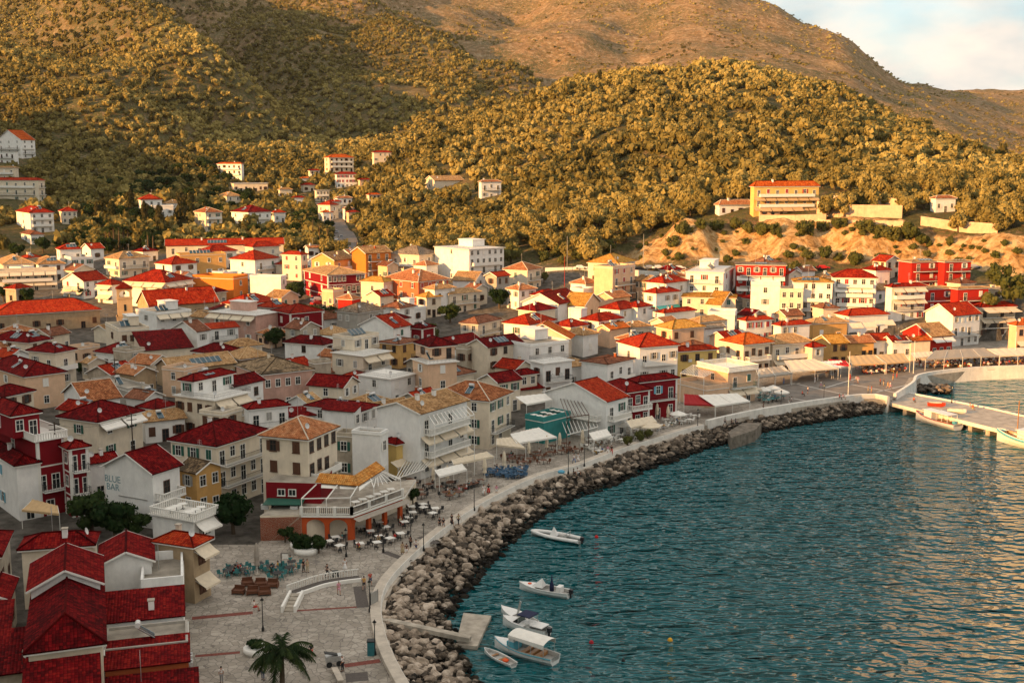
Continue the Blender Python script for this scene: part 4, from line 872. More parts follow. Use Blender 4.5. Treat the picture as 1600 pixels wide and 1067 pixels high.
J|597 900 935 213|9|10|hip|grey|red|bal=L2i,L1i aw=L1w,L0w sol=L3 wl=6 wr=1 f=3 p=0.08|red hotel with flat roof and white panelled balconies
J|262 590 632 416|12|6|hip|yellow|cream|wl=4 wr=1 p=0.2|long cream building with low ochre roof in front of the hotels
J|415 500 592 455|30|5|gy|yellow|cream|wl=1 wr=2 sh=r|small cream upper room with ochre gable and red shutters
J|420 585 652 522|15|6|flat|tan|white|wl=0 wr=1 par=0.9|white terrace block below the small ochre gable
J|685 866 872 337|12|10|flat|tan|white|wl=1 wr=0 par=0.9 f=3 a=6|tall blank white block with one small window facing the bay
J|868 1008 1015 370|10|9|flat|tan|cream|bal=L1s aw=L0 wl=3 wr=0 f=3 a=7|white apartment block joined to the right of the blank tall one
J|955 1190 1208 320|9|11|hip|yellow|white|bal=L1i,L2s sol=L5x sh=r wl=5 wr=0 f=4 a=8 p=0.25|white apartment house with ochre roof and black roof collectors
K|18 370 400 395|10|11|hip|red|white|bal=L1s,L2s,L3s aw=L2w,L0w sh=r wl=5 wr=1 f=4 a=8|white apartment house with red roof and arched windows
K|33 140 468 712|70|5|hip|red|white|sh=k wl=0 wr=2|low white house with red hipped roof and two brown windows
K|558 665 890 262|72|9|hip|tan|red|bal=R1i,R2i sol=R4x sh=w wl=0 wr=2 f=3 p=0.15|upper left block of the bright red hotel with white balcony doors
K|890 940 1160 260|72|9|hip|tan|red|bal=R1i,R2i sol=R4x sh=w wl=0 wr=2 f=3 p=0.15|upper right block of the bright red hotel below the cliff
K|680 780 1020 488|72|7|hip|tan|red|bal=R1i sh=w wl=0 wr=2 f=2 p=0.15|lower left block of the bright red hotel
K|1020 1050 1305 486|72|7|hip|tan|red|bal=R1i sh=w wl=0 wr=2 f=2 p=0.15|lower right block of the bright red hotel
K|450 500 780 472|72|10|hip|red|white|sol=L3x bal=R1i,R2s aw=R1,R2 wl=0 wr=4 f=3 sh=r|white guest house with stepped terraces left of the red hotel
K|780 1010 1235 705|62|9|gx|red|white|sh=w bal=R1i wl=0 wr=4 p=0.55|tall white gabled house with closed white shutters on the waterfront
K|1160 1240 1530 640|75|9|hip|red|cream|bal=R1i,R2i aw=R1,R2cB sh=k wl=0 wr=4 f=3|restaurant with wide cream awnings right of the tall white gable
K|590 830 1005 880|65|5.5|gx|tan|red|sh=b bal=R0s aw=R0w wl=0 wr=3 f=1 p=0.5|red gabled house with light blue veranda on the waterfront
K|600 660 820 915|75|5.5|gx|orange|cream|wl=0 wr=4 sh=r|cream waterfront house with orange roof and red doors
K|430 505 655 920|75|5.5|gx|red|white|wl=0 wr=3 sh=w bal=R1i sol=R1x|pale waterfront house with red roof and closed white shutters
K|235 330 505 912|75|5.5|gx|red|white|aw=R1 wl=0 wr=3 sh=k|white waterfront house with red roof and a cream upper awning
K|30 130 350 935|75|5.5|gx|terra|ochre|aw=R1 wl=0 wr=4 sh=k|ochre waterfront house with brown-orange roof and wide awning
J|1080 1180 1285 695|70|6|gx|yellow|ochre|wl=0 wr=2 sh=k|ochre house with sandy roof at the left end of the waterfront row
J|1015 1070 1280 575|70|5|hip|tan|ochre|wl=0 wr=2 sol=R1 sh=w|ochre house with sandy hipped roof behind the waterfront row
J|825 870 1048 588|65|6|hip|red|white|wl=0 wr=3 sh=y c=1|white house with twin red roofs and pale glazed front
J|640 655 815 557|65|6|hip|red|white|wl=0 wr=3 sh=r|low white house with red roof below the tall blank block
J|515 640 805 703|60|8|hip|orange|cream|bal=R1b,L1b wl=2 wr=4 o=0.8|open-sided restaurant with orange hipped roof and white terrace
J|720 820 1060 705|65|7|hip|tan|cream|aw=R0 bal=R1s wl=0 wr=4 p=0.5|taverna with pale sand hipped roof and upper dining terrace
J|950 1065 1135 722|60|6|hip|red|cream|wl=0 wr=1|small cream house with red roof behind the big square awnings
J|300 370 580 568|55|5|hip|tan|cream|wl=0 wr=3|low cream house with faded sand roof beside the ochre roof
J|380 400 520 602|60|5|gx|grey|white|wl=0 wr=1|grey-white shed between ochre and orange roofs
J|-120 -60 60 600|60|4|hip|tan|cream|wl=0 wr=1|low sandy roof wedged behind the vivid red roof
J|140 150 340 510|55|5|hip|red|white|wl=0 wr=2|red roof with brown chimney right of the salmon block
J|-60 -20 80 492|50|5|hip|red|white|sol=R1 wl=0 wr=1|small white house with red roof below the taverna
J|360 545 715 876|58|7|bal|tan|peach|bal=R1g aw=R0 wl=1 wr=2 sh=g|peach corner building with flowered white roof terrace
J|220 410 545 985|58|4|flat|tan|peach|wl=0 wr=0 par=0.9|peach terrace block under a striped timber pergola
K|1530 1540 1700 790|75|8|hip|orange|peach|wl=0 wr=2 aw=R0|peach house with orange roof at the right edge
'''
HILL = '''
A|-20 130 215 150|35|12|gx|orange|white|bal=L1i,L2i,R1i,R2s wl=3 wr=2 f=4|white stepped apartments with orange gables high on the left slope
A|-40 90 100 225|20|8|open|tan|white|bal=L1i wl=4 wr=0 sh=k|white apartments under the orange gables on the left slope
A|-40 90 100 325|20|7|hip|tan|cream|bal=L1s wl=3 wr=0|cream house between the apartments and the red-roofed block on the left slope
A|-40 235 275 402|18|11|hip|red|cream|bal=L1i,L2s,R1i,R2i wl=5 wr=1 f=3|cream apartment block with red roof and three balconies on the left slope
A|100 185 330 603|55|9|hip|red|white|bal=R1s,R2s sol=R2 wl=1 wr=3 f=3|white house with red pyramid roof among the trees below the left slope
A|130 190 270 738|55|4|hip|brown|white|wl=1 wr=2|low white house behind trees below the pyramid-roofed one
A|855 870 1000 522|68|7|hip|red|white|bal=R1s wl=0 wr=3|lone white house with red roof among dark cypresses
A|930 938 1070 562|68|5|flat|tan|white|wl=0 wr=3|white terrace wing below the lone white house
A|1200 1270 1370 600|50|9|hip|terra|cream|bal=R1s,R2s wl=1 wr=2 f=3 sh=g|cream house with tan roof and green balconies by the cypresses
D|45 150 290 520|45|7|hip|maroon|white|bal=R1s sol=L2 wl=2 wr=3|white house with steep dark red roofs by the valley road
D|290 310 380 522|60|5|hip|red|white|wl=0 wr=2|small white house with red roof beside the steep dark red one
A|1340 1490 1502 300|15|10|hip|orange|white|bal=L1s,L2s wl=5 wr=0 f=3|white villa with twin orange roofs half in shade on the slope
D|45 60 270 342|70|5|open|tan|cream|wl=0 wr=7 sh=k|long cream building with flat roof below the half-shaded villa
A|1340 1400 1490 500|50|6|hip|tan|cream|wl=1 wr=2|cream house with shallow sand roof hidden by dark trees
D|620 650 800 182|60|12|hip|orange|cream|bal=R1i,R2s,R3s wl=1 wr=5 f=4|large cream hotel with loggias and orange roof on the sunlit slope
D|915 925 1032 150|68|9|hip|red|cream|wl=0 wr=4 f=3|pale cream house with thin red roof at top of the olive slope
D|685 695 822 285|70|8|hip|red|white|wl=0 wr=5 f=3 sh=r|white house with red edge roof below the cream hotel
D|520 530 590 262|60|6|hip|red|cream|wl=0 wr=2 bal=R1s|small cream house with red roof left of the white one on the slope
D|830 840 905 320|60|5|hip|red|peach|wl=0 wr=2|small peach house with red roof right of the white one on the slope
D|475 490 560 352|60|4|hip|red|cream|wl=0 wr=2|tiny cream house with red roof beside bare orange earth
D|560 570 650 385|65|6|open|tan|cream|wl=0 wr=4 bal=R1s|cream flat-roofed house with grey terrace above the valley road
D|580 655 705 475|35|8|hip|red|cream|wl=2 wr=1|bright cream house with red roof left of the valley road
D|690 700 790 432|60|7|hip|terra|white|bal=R1s wl=0 wr=3|white house with terracotta roof set back above the valley road
D|735 745 800 497|60|6|hip|terra|white|wl=0 wr=2|small white house with terracotta roof right of the valley road
D|885 895 965 412|60|6|hip|orange|cream|wl=0 wr=3|cream house with orange roof among olives right of the valley
D|1240 1300 1480 322|55|5|gx|tan|cream|wl=1 wr=4|low cream villa with sandy gables half sunk in olive trees
P|749 752 783 284|65|8|hip|terra|white|bal=R1i wl=0 wr=3 f=2|bright white villa standing alone among olives on the hill
D|640 650 720 455|60|6|hip|red|cream|wl=0 wr=3|cream house with red roof stepped above the bright cream one
D|600 612 670 520|60|5|hip|orange|white|wl=0 wr=3|low white house with orange roof beside the valley road bend
D|420 432 500 430|60|5|hip|red|white|wl=0 wr=3|small white house with red roof between dark trees and the valley
D|335 345 420 380|62|5|hip|tan|cream|wl=0 wr=3|cream house with sand roof below the long flat-roofed building
D|760 770 830 520|60|5|hip|red|peach|wl=0 wr=2|peach cottage with red roof under the olives right of the valley
D|470 482 540 310|60|5|hip|orange|white|wl=0 wr=2|small white house with orange roof above the bare orange earth
P|92 97 120 330|60|6|hip|red|cream|wl=0 wr=3|cream house with red roof among palms at left
P|255 260 285 318|60|5|hip|tan|white|wl=0 wr=2|little white house with sand roof right of the tall cypress
M|1195 1200 1290 232|75|5|hip|terra|white|wl=0 wr=3|white house half hidden by olives above the right cliff wall
D|500 520 588 737|55|4.5|gx|terra|white|wl=0 wr=2 c=1|small white cottage at the foot of the valley road
M|368 374 668 178|76|11|hip|orange|yellow|p=0.95 bal=R1s,R2s aw=R1o,R0o c=1 wl=0 wr=7 f=3 sh=r|big villa hotel with long terracotta roof and balconies on the cliff top
M|392 400 595 272|76|3.6|flat|tan|peach|b=4 aw=R0o wl=0 wr=5 f=1|terrace restaurant wing in front of the cliff-top hotel
M|200 215 372 262|70|4|hip|terra|white|p=0.9 wl=0 wr=4 f=1 c=1|low white wing with terracotta roof left of the cliff-top hotel
'''
def run(txt):
    for ln in txt.strip().splitlines():
        f = ln.split('|'); xs = [float(v) for v in f[1].split()]
        nm = f[9] if len(f) > 9 else 'house'
        ALLH[f[8]] = house(f[0], xs[0], xs[1], xs[2], xs[3], float(f[2]), float(f[3]), f[4], f[5], f[6], f[7], f[8], nm)
run(T); run(HILL)
def HH(s): return next(v for k, v in ALLH.items() if s in k)
# upper blocks of some houses
def upper(base, crop, XL, XC, XR, Y, th, h, roof, rc, wc, opts=''):
    i = HH(base); return house(crop, XL, XC, XR, Y, th, h, roof, rc, wc, opts, '', 'block', zb=i['zg'] + i['h'] + 0.17, parent=i)
upper('cream house with big roof terrace', 'B', 1115, 1195, 1440, 655, 30, 2.8, 'hip', 'maroon', 'white', 'wl=1 wr=3 f=1 sol=R2 sh=g')
upper('peach three-storey', 'E', 1183, 1275, 1425, 442, 60, 2.8, 'hip', 'maroon', 'peach', 'wl=1 wr=2 f=1')
upper('modern cream building', 'E', 672, 800, 955, 392, 35, 2.8, 'flat', 'tan', 'cream', 'wl=1 wr=3 f=1 sol=F4x')
# ================================================================ quay, walls, pier, rocks
def paving_mat():
    m = bpy.data.materials.new('flagstone_paving'); m.use_nodes = True; nt = m.node_tree; L = nt.links.new
    b = nt.nodes['Principled BSDF']; b.inputs['Roughness'].default_value = 0.8; g = N(nt, 'ShaderNodeNewGeometry')
    nz = N(nt, 'ShaderNodeTexNoise', inp={'Scale': 1.2, 'Detail': 3.0}); L(g.outputs['Position'], nz.inputs[0])
    av = N(nt, 'ShaderNodeMix', data_type='VECTOR'); av.inputs[0].default_value = 0.25; L(g.outputs['Position'], av.inputs[4]); L(nz.outputs['Color'], av.inputs[5])
    v = N(nt, 'ShaderNodeTexVoronoi', feature='DISTANCE_TO_EDGE', inp={'Scale': 1.65, 'Randomness': 0.95}); L(av.outputs[1], v.inputs[0])
    v2 = N(nt, 'ShaderNodeTexVoronoi', inp={'Scale': 1.65, 'Randomness': 0.95}); L(av.outputs[1], v2.inputs[0])
    sp_ = N(nt, 'ShaderNodeSeparateColor'); L(v2.outputs['Color'], sp_.inputs[0])
    c = ramp(nt, [(0.0, (0.30, 0.26, 0.21)), (0.5, (0.37, 0.325, 0.27)), (1.0, (0.44, 0.39, 0.325))]); L(sp_.outputs[0], c.inputs[0])
    j = ramp(nt, [(0.015, (0, 0, 0)), (0.06, (1, 1, 1))]); L(v.outputs['Distance'], j.inputs[0])
    mx = N(nt, 'ShaderNodeMix', data_type='RGBA'); mx.inputs[6].default_value = (0.19, 0.165, 0.14, 1); L(j.outputs[0], mx.inputs[0]); L(c.outputs[0], mx.inputs[7])
    n2 = N(nt, 'ShaderNodeTexNoise', inp={'Scale': 0.15, 'Detail': 8.0, 'Roughness': 0.7}); L(g.outputs['Position'], n2.inputs[0])
    d = ramp(nt, [(0.35, (0.62, 0.62, 0.60)), (0.6, (1, 1, 1))]); L(n2.outputs[0], d.inputs[0])
    m2 = N(nt, 'ShaderNodeMix', data_type='RGBA', blend_type='MULTIPLY'); m2.inputs[0].default_value = 1.0; L(mx.outputs[2], m2.inputs[6]); L(d.outputs[0], m2.inputs[7]); L(m2.outputs[2], b.inputs['Base Color'])
    bp = N(nt, 'ShaderNodeBump', inp={'Strength': 0.6, 'Distance': 0.03}); L(j.outputs[0], bp.inputs['Height']); L(bp.outputs[0], b.inputs['Normal'])
    return m
PAVE = paving_mat()
mb = MB()
pz = plaza_poly
import mathutils
from mathutils.geometry import tessellate_polygon
tri = tessellate_polygon([[Vector((x, y, 0)) for x, y in pz]])
for t3 in tri:
    p = [Vector((*pz[i], QZ)) for i in t3]
    if (p[1]-p[0]).cross(p[2]-p[0]).z < 0: p = [p[0], p[2], p[1]]
    mb.face(p, PAVE)
n_ = len(pz)
for i in range(n_):
    a_, b_ = pz[i], pz[(i+1) % n_]; mb.face([(a_[0], a_[1], QZ), (b_[0], b_[1], QZ), (b_[0], b_[1], -3), (a_[0], a_[1], -3)], CONC)
mb.build('promenade', kind='structure')
# smooth path along the shore
def dense(pts, step=1.5):
    out = []; P = [Vector((p[0], p[1])) for p in pts]
    for i in range(len(P) - 1):
        p0_, p1_, p2_, p3_ = P[max(i-1, 0)], P[i], P[i+1], P[min(i+2, len(P)-1)]; n = max(1, int((p2_-p1_).length/step))
        for k in range(n):
            t = k/n; out.append(0.5*((2*p1_) + (-p0_+p2_)*t + (2*p0_-5*p1_+4*p2_-p3_)*t*t + (-p0_+3*p1_-3*p2_+p3_)*t**3))
    out.append(P[-1]); return out
def sweep(path, prof, m, mats_=None):
    """prof: list of (offset to the right of travel, z)"""
    mb = MB(); rows = []
    for i, p in enumerate(path):
        d = (path[min(i+1, len(path)-1)] - path[max(i-1, 0)]).normalized(); r = Vector((d.y, -d.x)); rows.append([(p.x+r.x*o, p.y+r.y*o, z) for o, z in prof])
    k = len(prof)
    for i in range(len(rows)-1):
        for j in range(k-1): mb.face([rows[i][j], rows[i+1][j], rows[i+1][j+1], rows[i][j+1]], (mats_[j] if mats_ else m))
    mb.face(rows[0][::-1], m); mb.face(rows[-1], m)
    return mb
WCONC = wall_mat('quay_concrete', (0.58, 0.51, 0.42), 0.45); WHT = wall_mat('quay_whitewash', (0.78, 0.75, 0.68), 0.35)
sh_path = dense(SHORE)
i_w = min(range(len(sh_path)), key=lambda i: abs(proj((sh_path[i].x, sh_path[i].y, QZ))[0] - 1105))
# outward (sea) side is to the right of travel
sweep(sh_path[:i_w], [(-0.75, QZ-0.3), (-0.75, QZ+0.42), (-0.70, QZ+0.46), (0.45, QZ+0.46), (0.50, QZ+0.42), (0.52, QZ-0.5), (0.9, QZ-0.5), (0.9, -1)], WCONC, [WCONC, WCONC, WCONC, WHT, WHT, WCONC, WCONC]).build('sea_wall', label='long curving pale concrete sea wall between the promenade and the boulders', cat='sea wall')
sweep(sh_path[i_w:], [(-0.35, QZ-0.3), (-0.35, QZ+0.95), (-0.30, QZ+1.0), (0.30, QZ+1.0), (0.35, QZ+0.95), (0.35, -1)], WHT).build('sea_wall', label='whitewashed low sea wall along the square before the pier', cat='sea wall')
cv = dense(COVE)
sweep(cv[4:], [(-0.3, QZ-0.3), (-0.3, QZ+0.8), (0.3, QZ+0.8), (0.35, QZ), (0.8, -1)], WHT).build('harbour_wall', label='long white quay wall in the sun beside the little cove', cat='harbour wall')
# dark inlaid drainage strips and steps of the plaza
BAND = mat('brick_band', (0.20, 0.055, 0.04), 0.8, 0.5, 4.0); DKB = mat('dark_band', (0.10, 0.085, 0.075), 0.8, 0.3, 4.0)
def strip(pts, wd, m, z, label, name='paving_band'):
    P = [onz(*p, QZ + z) for p in pts]; mb = MB()
    for a, b in zip(P[:-1], P[1:]):
        d = (b-a).normalized(); r = Vector((d.y, -d.x, 0))*wd/2; mb.face([a-r, a+r, b+r, b-r][::-1] if (a-r-b).cross(a+r-b).z < 0 else [a-r, a+r, b+r, b-r], m)
    return mb.build(name, kind='structure')
strip([(300, 965), (395, 956)], 0.9, BAND, 0.008, ''); strip([(305, 1024), (375, 1018)], 0.6, BAND, 0.008, ''); strip([(463, 953), (563, 947)], 0.45, BAND, 0.008, ''); strip([(538, 1039), (594, 1031)], 0.9, BAND, 0.008, '')
strip([(561, 915), (567, 948)], 1.4, DKB, 0.012, ''); strip([(600, 861), (640, 876)], 1.0, DKB, 0.008, ''); strip([(655, 838), (684, 848)], 1.0, DKB, 0.008, ''); strip([(540, 1058), (575, 1055)], 2.0, DKB, 0.008, '')
PALE = mat('pale_band', (0.50, 0.47, 0.42), 0.8, 0.2, 2.0); ASPH = mat('square_asphalt', (0.20, 0.175, 0.15), 0.85, 0.3, 0.5, bump=0.2)
sq = [onz(x, y, QZ + 0.004) for x, y in [(1190, 602), (1215, 632), (1345, 617), (1400, 622), (1420, 590), (1600, 566), (1600, 556), (1400, 565), (1300, 578)]]
mb = MB(); mb.face(sq if (sq[1]-sq[0]).cross(sq[2]-sq[1]).z > 0 else sq[::-1], ASPH); mb.build('asphalt_square', kind='structure')
for a_, b_ in (((1180, 608), (1250, 598)), ((1235, 597), (1330, 618)), ((1290, 605), (1340, 590)), ((1330, 600), (1400, 613)), ((1240, 622), (1270, 628)), ((1370, 612), (1420, 600))): strip([a_, b_], 0.5, PALE, 0.012, '')
# ---- curved white bench with slatted rail
def curve_bench():
    pts = [onz(*cpx('G', x, y), QZ) for x, y in [(845, 405), (930, 375), (1030, 342), (1140, 322), (1255, 308)]]
    path = dense(pts, 0.5); root = empty('curved_ramp', (path[0].x, path[0].y, QZ), 0, label='curved dark ramp with white kerbs and slatted white railing on the plaza', cat='ramp')
    off = Vector((path[0].x, path[0].y)); lp = [p - off for p in path]
    def sw(prof, m, nm):
        o = sweep(lp, prof, m).build(nm, root); return o
    sw([(-1.35, 0.02), (-1.35, 0.25), (0.0, 0.25), (0.0, 0.02)], DKB, 'deck'); sw([(0.002, 0), (0.002, 0.42), (0.3, 0.42), (0.3, 0)], WHITE, 'kerb')
    rb = MB()
    for i in range(len(lp)-1):
        d = (lp[i+1]-lp[i]).normalized(); l = Vector((-d.y, d.x))*1.5; a = lp[i]+l; b = lp[i+1]+l
        rb.beam((a.x, a.y, 1.0), (b.x, b.y, 1.0), 0.12, 0.10, WHITE)
        for t in (0.0, 0.5): c = a.lerp(b, t); rb.box(c.x-.045, c.x+.045, c.y-.045, c.y+.045, 0.0, 0.96, WHITE)
    rb.build('railing', root)
curve_bench()
def box_steps():
    A = onz(*cpx('G', 755, 505), QZ); B = onz(*cpx('G', 850, 505), QZ); d = (B-A).normalized(); up = Vector((-d.y, d.x, 0)); root = empty('plaza_steps', A, math.atan2(d.y, d.x), label='short flight of grey steps between white kerbs beside the curved ramp', cat='steps')
    w_ = (B-A).length; mb = MB()
    for k in range(5): mb.box(0.3, w_-0.3, 0.2+0.9*k, 0.2+0.9*(k+1), 0, 0.12+0.1*k, CONC)
    mb.build('treads', root)
    for x in (0.0, w_-0.28): mb = MB(); mb.box(x, x+0.28, 0, 5.0, 0, 0.75, WHITE); mb.build('kerb', root)
box_steps()
# ---- pier
DECK = mat('pier_deck', (0.40, 0.36, 0.31), 0.85, 0.35, 0.6, bump=0.2)
pp = [onz(*cpx('L', x, y), 1.9) for x, y in [(430, 565), (1400, 802), (1600, 850), (1900, 920), (1900, 765), (1600, 697), (1300, 628), (860, 545), (640, 505)]]
mb = MB(); root = empty('pier', pp[0], 0, label='long grey concrete pier with white edges running out to the right', cat='pier'); o0 = pp[0]
q2 = [(p.x-o0.x, p.y-o0.y) for p in pp]; mb.prism(q2, -0.75, 0.0, WHT, DECK); mb.build('deck', root)
for k in range(9):
    a = Vector(q2[0]).lerp(Vector(q2[2]), 0.04 + k*0.12); d = (Vector(q2[2])-Vector(q2[0])).normalized(); n2 = Vector((-d.y, d.x)) if Vector((-d.y, d.x)).dot(Vector(q2[5])-Vector(q2[2])) > 0 else Vector((d.y, -d.x))
    mb = MB(); c = a + n2*1.6; mb.prism([(c.x-d.x*.5-n2.x*1.2, c.y-d.y*.5-n2.y*1.2), (c.x+d.x*.5-n2.x*1.2, c.y+d.y*.5-n2.y*1.2), (c.x+d.x*.5+n2.x*2, c.y+d.y*.5+n2.y*2), (c.x-d.x*.5+n2.x*2, c.y-d.y*.5+n2.y*2)][::-1 if d.cross(n2) < 0 else 1], -4, -0.76, CONC); mb.build('pile', root)
for (a, b) in (((4), (8)),):
    path = [Vector(q2[i]) for i in (4, 5, 6, 7, 8)]; sweep(path, [(0.0, 0.0), (0.0, 0.28), (0.4, 0.28), (0.4, 0.0)], WHT).build('kerb', root)
# slipway platform and beam on the rocks
pl = [onz(*cpx('N', x, y), 0.4) for x, y in [(566, 835), (690, 850), (772, 672), (610, 655)]]
mb = MB(); c0 = pl[0]; mb.prism([(p.x-c0.x, p.y-c0.y) for p in pl], -2, 0, CONC); mb.build('landing_platform', None, (c0.x, c0.y, 0.4), label='low concrete landing platform at the waterline beyond the boulders', cat='landing stage')
a_ = onz(*cpx('N', 118, 695), 2.0); b_ = onz(*cpx('N', 650, 808), 0.9); mb = MB(); mb.beam((0, 0, 0), b_-a_, 0.9, 0.5, CONC); mb.build('concrete_beam', None, a_, label='thin concrete beam crossing the boulders down to the landing platform', cat='beam')
# blocky concrete outfall halfway along
pl = [onz(*cpx('P', x, y), 2.3) for x, y in [(1138, 674), (1142, 683), (1180, 671), (1190, 660), (1160, 660)]]
mb = MB(); c0 = pl[0]; mb.prism([(p.x-c0.x, p.y-c0.y) for p in pl], -3, 0, mat('old_concrete', (0.20, 0.17, 0.135), 0.95, 0.6, 0.8, bump=0.5)); mb.build('concrete_jetty', None, (c0.x, c0.y, 2.3), label='short blocky concrete jetty jutting over the rocks halfway along the shore', cat='jetty')
# ---- boulders
def rock_mesh(seed, sub=2):
    import bmesh
    bm = bmesh.new(); bmesh.ops.create_icosphere(bm, subdivisions=sub, radius=1.0); r_ = random.Random(seed)
    ax = [Vector((r_.gauss(0,1), r_.gauss(0,1), r_.gauss(0,1))).normalized() for _ in range(13)]; cut = [r_.uniform(0.5, 0.82) for _ in ax]
    for v in bm.verts:
        for a, c in zip(ax, cut):
            d = v.co.dot(a)
            if d > c: v.co -= a*(d-c)*0.97
        v.co += v.co.normalized()*noise.noise(v.co*1.7+Vector((seed, 0, 0)))*0.16
        v.co.z *= 0.78
    me = bpy.data.meshes.new('boulder'); bm.to_mesh(me); bm.free(); me.materials.append(ROCKM); return me
def rock_mat():
    m = bpy.data.materials.new('boulder_rock'); m.use_nodes = True; nt = m.node_tree; L = nt.links.new
    b = nt.nodes['Principled BSDF']; b.inputs['Roughness'].default_value = 0.9; b.inputs['Specular IOR Level'].default_value = 0.2; g = N(nt, 'ShaderNodeNewGeometry')
    n = N(nt, 'ShaderNodeTexNoise', inp={'Scale': 1.1, 'Detail': 8.0, 'Roughness': 0.65}); L(g.outputs['Position'], n.inputs[0])
    rp = N(nt, 'ShaderNodeMath', operation='MULTIPLY_ADD', inp={1: 0.7, 2: 0.0}); L(n.outputs[0], rp.inputs[0]); ad = N(nt, 'ShaderNodeMath', operation='MULTIPLY_ADD', inp={1: 0.42}); L(g.outputs['Random Per Island'], ad.inputs[0]); L(rp.outputs[0], ad.inputs[2])
    oi = N(nt, 'ShaderNodeObjectInfo'); ad2 = N(nt, 'ShaderNodeMath', operation='MULTIPLY_ADD', inp={1: 0.16}); L(oi.outputs['Random'], ad2.inputs[0]); L(ad.outputs[0], ad2.inputs[2])
    c = ramp(nt, [(0.40, (0.026, 0.024, 0.020)), (0.62, (0.11, 0.085, 0.063)), (0.80, (0.31, 0.245, 0.185)), (0.98, (0.60, 0.50, 0.40))]); L(ad2.outputs[0], c.inputs[0])
    # wet, weed-dark foot near the waterline
    sx = N(nt, 'ShaderNodeSeparateXYZ'); L(g.outputs['Position'], sx.inputs[0]); zn = N(nt, 'ShaderNodeMath', operation='MULTIPLY_ADD', inp={1: 1.2, 2: -0.6}); L(n.outputs[0], zn.inputs[0]); za = N(nt, 'ShaderNodeMath', operation='ADD'); L(sx.outputs[2], za.inputs[0]); L(zn.outputs[0], za.inputs[1])
    wr = ramp(nt, [(0.30, (0.06, 0.06, 0.05)), (0.62, (1, 1, 1))]); mr = N(nt, 'ShaderNodeMapRange', inp={1: 0.0, 2: 1.6, 3: 0.0, 4: 1.0}); L(za.outputs[0], mr.inputs[0]); L(mr.outputs[0], wr.inputs[0])
    mx = N(nt, 'ShaderNodeMix', data_type='RGBA', blend_type='MULTIPLY'); mx.inputs[0].default_value = 1.0; L(c.outputs[0], mx.inputs[6]); L(wr.outputs[0], mx.inputs[7]); L(mx.outputs[2], b.inputs['Base Color'])
    bp = N(nt, 'ShaderNodeBump', inp={'Strength': 0.8, 'Distance': 0.12}); n3 = N(nt, 'ShaderNodeTexNoise', inp={'Scale': 4.0, 'Detail': 6.0}); L(g.outputs['Position'], n3.inputs[0]); L(n3.outputs[0], bp.inputs['Height']); L(bp.outputs[0], b.inputs['Normal'])
    return m
ROCKM = rock_mat()
def bank_w(px): return float(np.interp(px, [590, 640, 700, 780, 900, 1000, 1100, 1130, 1200, 1350, 1390], [9, 9.5, 9, 7.8, 6.8, 6.4, 6, 5, 5.4, 5, 5]))
mb = MB(); rows = []
for i, p in enumerate(sh_path):
    d = (sh_path[min(i+1, len(sh_path)-1)] - sh_path[max(i-1, 0)]).normalized(); r = Vector((d.y, -d.x)); wd = bank_w(proj((p.x, p.y, QZ))[0]) if i > 12 else 9
    rows.append([(p.x+r.x*o*wd, p.y+r.y*o*wd, z) for o, z in ((0.05, 1.7), (0.5, 0.7), (0.8, -0.3), (1.0, -1.6))])
for i in range(len(rows)-1):
    for j in range(3): mb.face([rows[i][j], rows[i+1][j], rows[i+1][j+1], rows[i][j+1]], mat('dark_rubble', (0.045, 0.038, 0.03), 0.95, 0.5, 1.5, bump=0.8, dist=0.2))
mb.build('rubble_bank', kind='structure')
protos = [rock_mesh(s) for s in range(9)]
rk = []; acc = 0
for i in range(len(sh_path)-1):
    p = sh_path[i]; d = (sh_path[i+1]-p); ln = d.length
    if ln < 1e-6: continue
    d = d.normalized(); r = Vector((d.y, -d.x)); px_ = proj((p.x, p.y, QZ))[0]; wd = bank_w(px_) if i > 12 else 9
    n = int(ln*wd*2.9 + random.random())
    for _ in range(n):
        t = random.random()*ln; o = 0.7 + random.random()**0.9*(wd - 0.9)
        s = random.choice([0.24, 0.3, 0.36, 0.42, 0.5, 0.6, 0.8]) * random.uniform(0.85, 1.1); z = 1.9 - 2.2*(o/wd)**1.15 + random.uniform(-0.15, 0.35)
        rk.append((p.x+d.x*t+r.x*o, p.y+d.y*t+r.y*o, z, s))
# little rock spit of the cove
for _ in range(60):
    q = onz(1425 + random.random()*58, 603 + random.random()*9, 0.6); rk.append((q.x, q.y, random.uniform(0.2, 1.3), random.uniform(0.6, 1.1)))
for _ in range(26):
    q = onz(1360 + random.random()*40, 626 + random.random()*14, 0.6); rk.append((q.x, q.y, random.uniform(0.5, 1.9), random.uniform(0.7, 1.2)))
rk = [k for k in rk if (lambda q: -20 < q[0] < 1620 and q[1] < 1085)(proj(k[:3]))]
rk.sort(key=lambda k: k[3]/math.hypot(k[0], k[1])*-1 - (0.0 if k[2] > 0 else -0.002))
for k in rk[:300]:
    o = link('boulder', random.choice(protos)); o.location = k[:3]; o.scale = (k[3]*random.uniform(.85, 1.25), k[3]*random.uniform(.85, 1.2), k[3]); o.rotation_euler = (random.uniform(-.5, .5), random.uniform(-.5, .5), random.uniform(0, 6.3))
    tagset(o, 'rough grey-brown boulder piled against the curving sea wall', 'boulder', 'boulders of the sea defence')
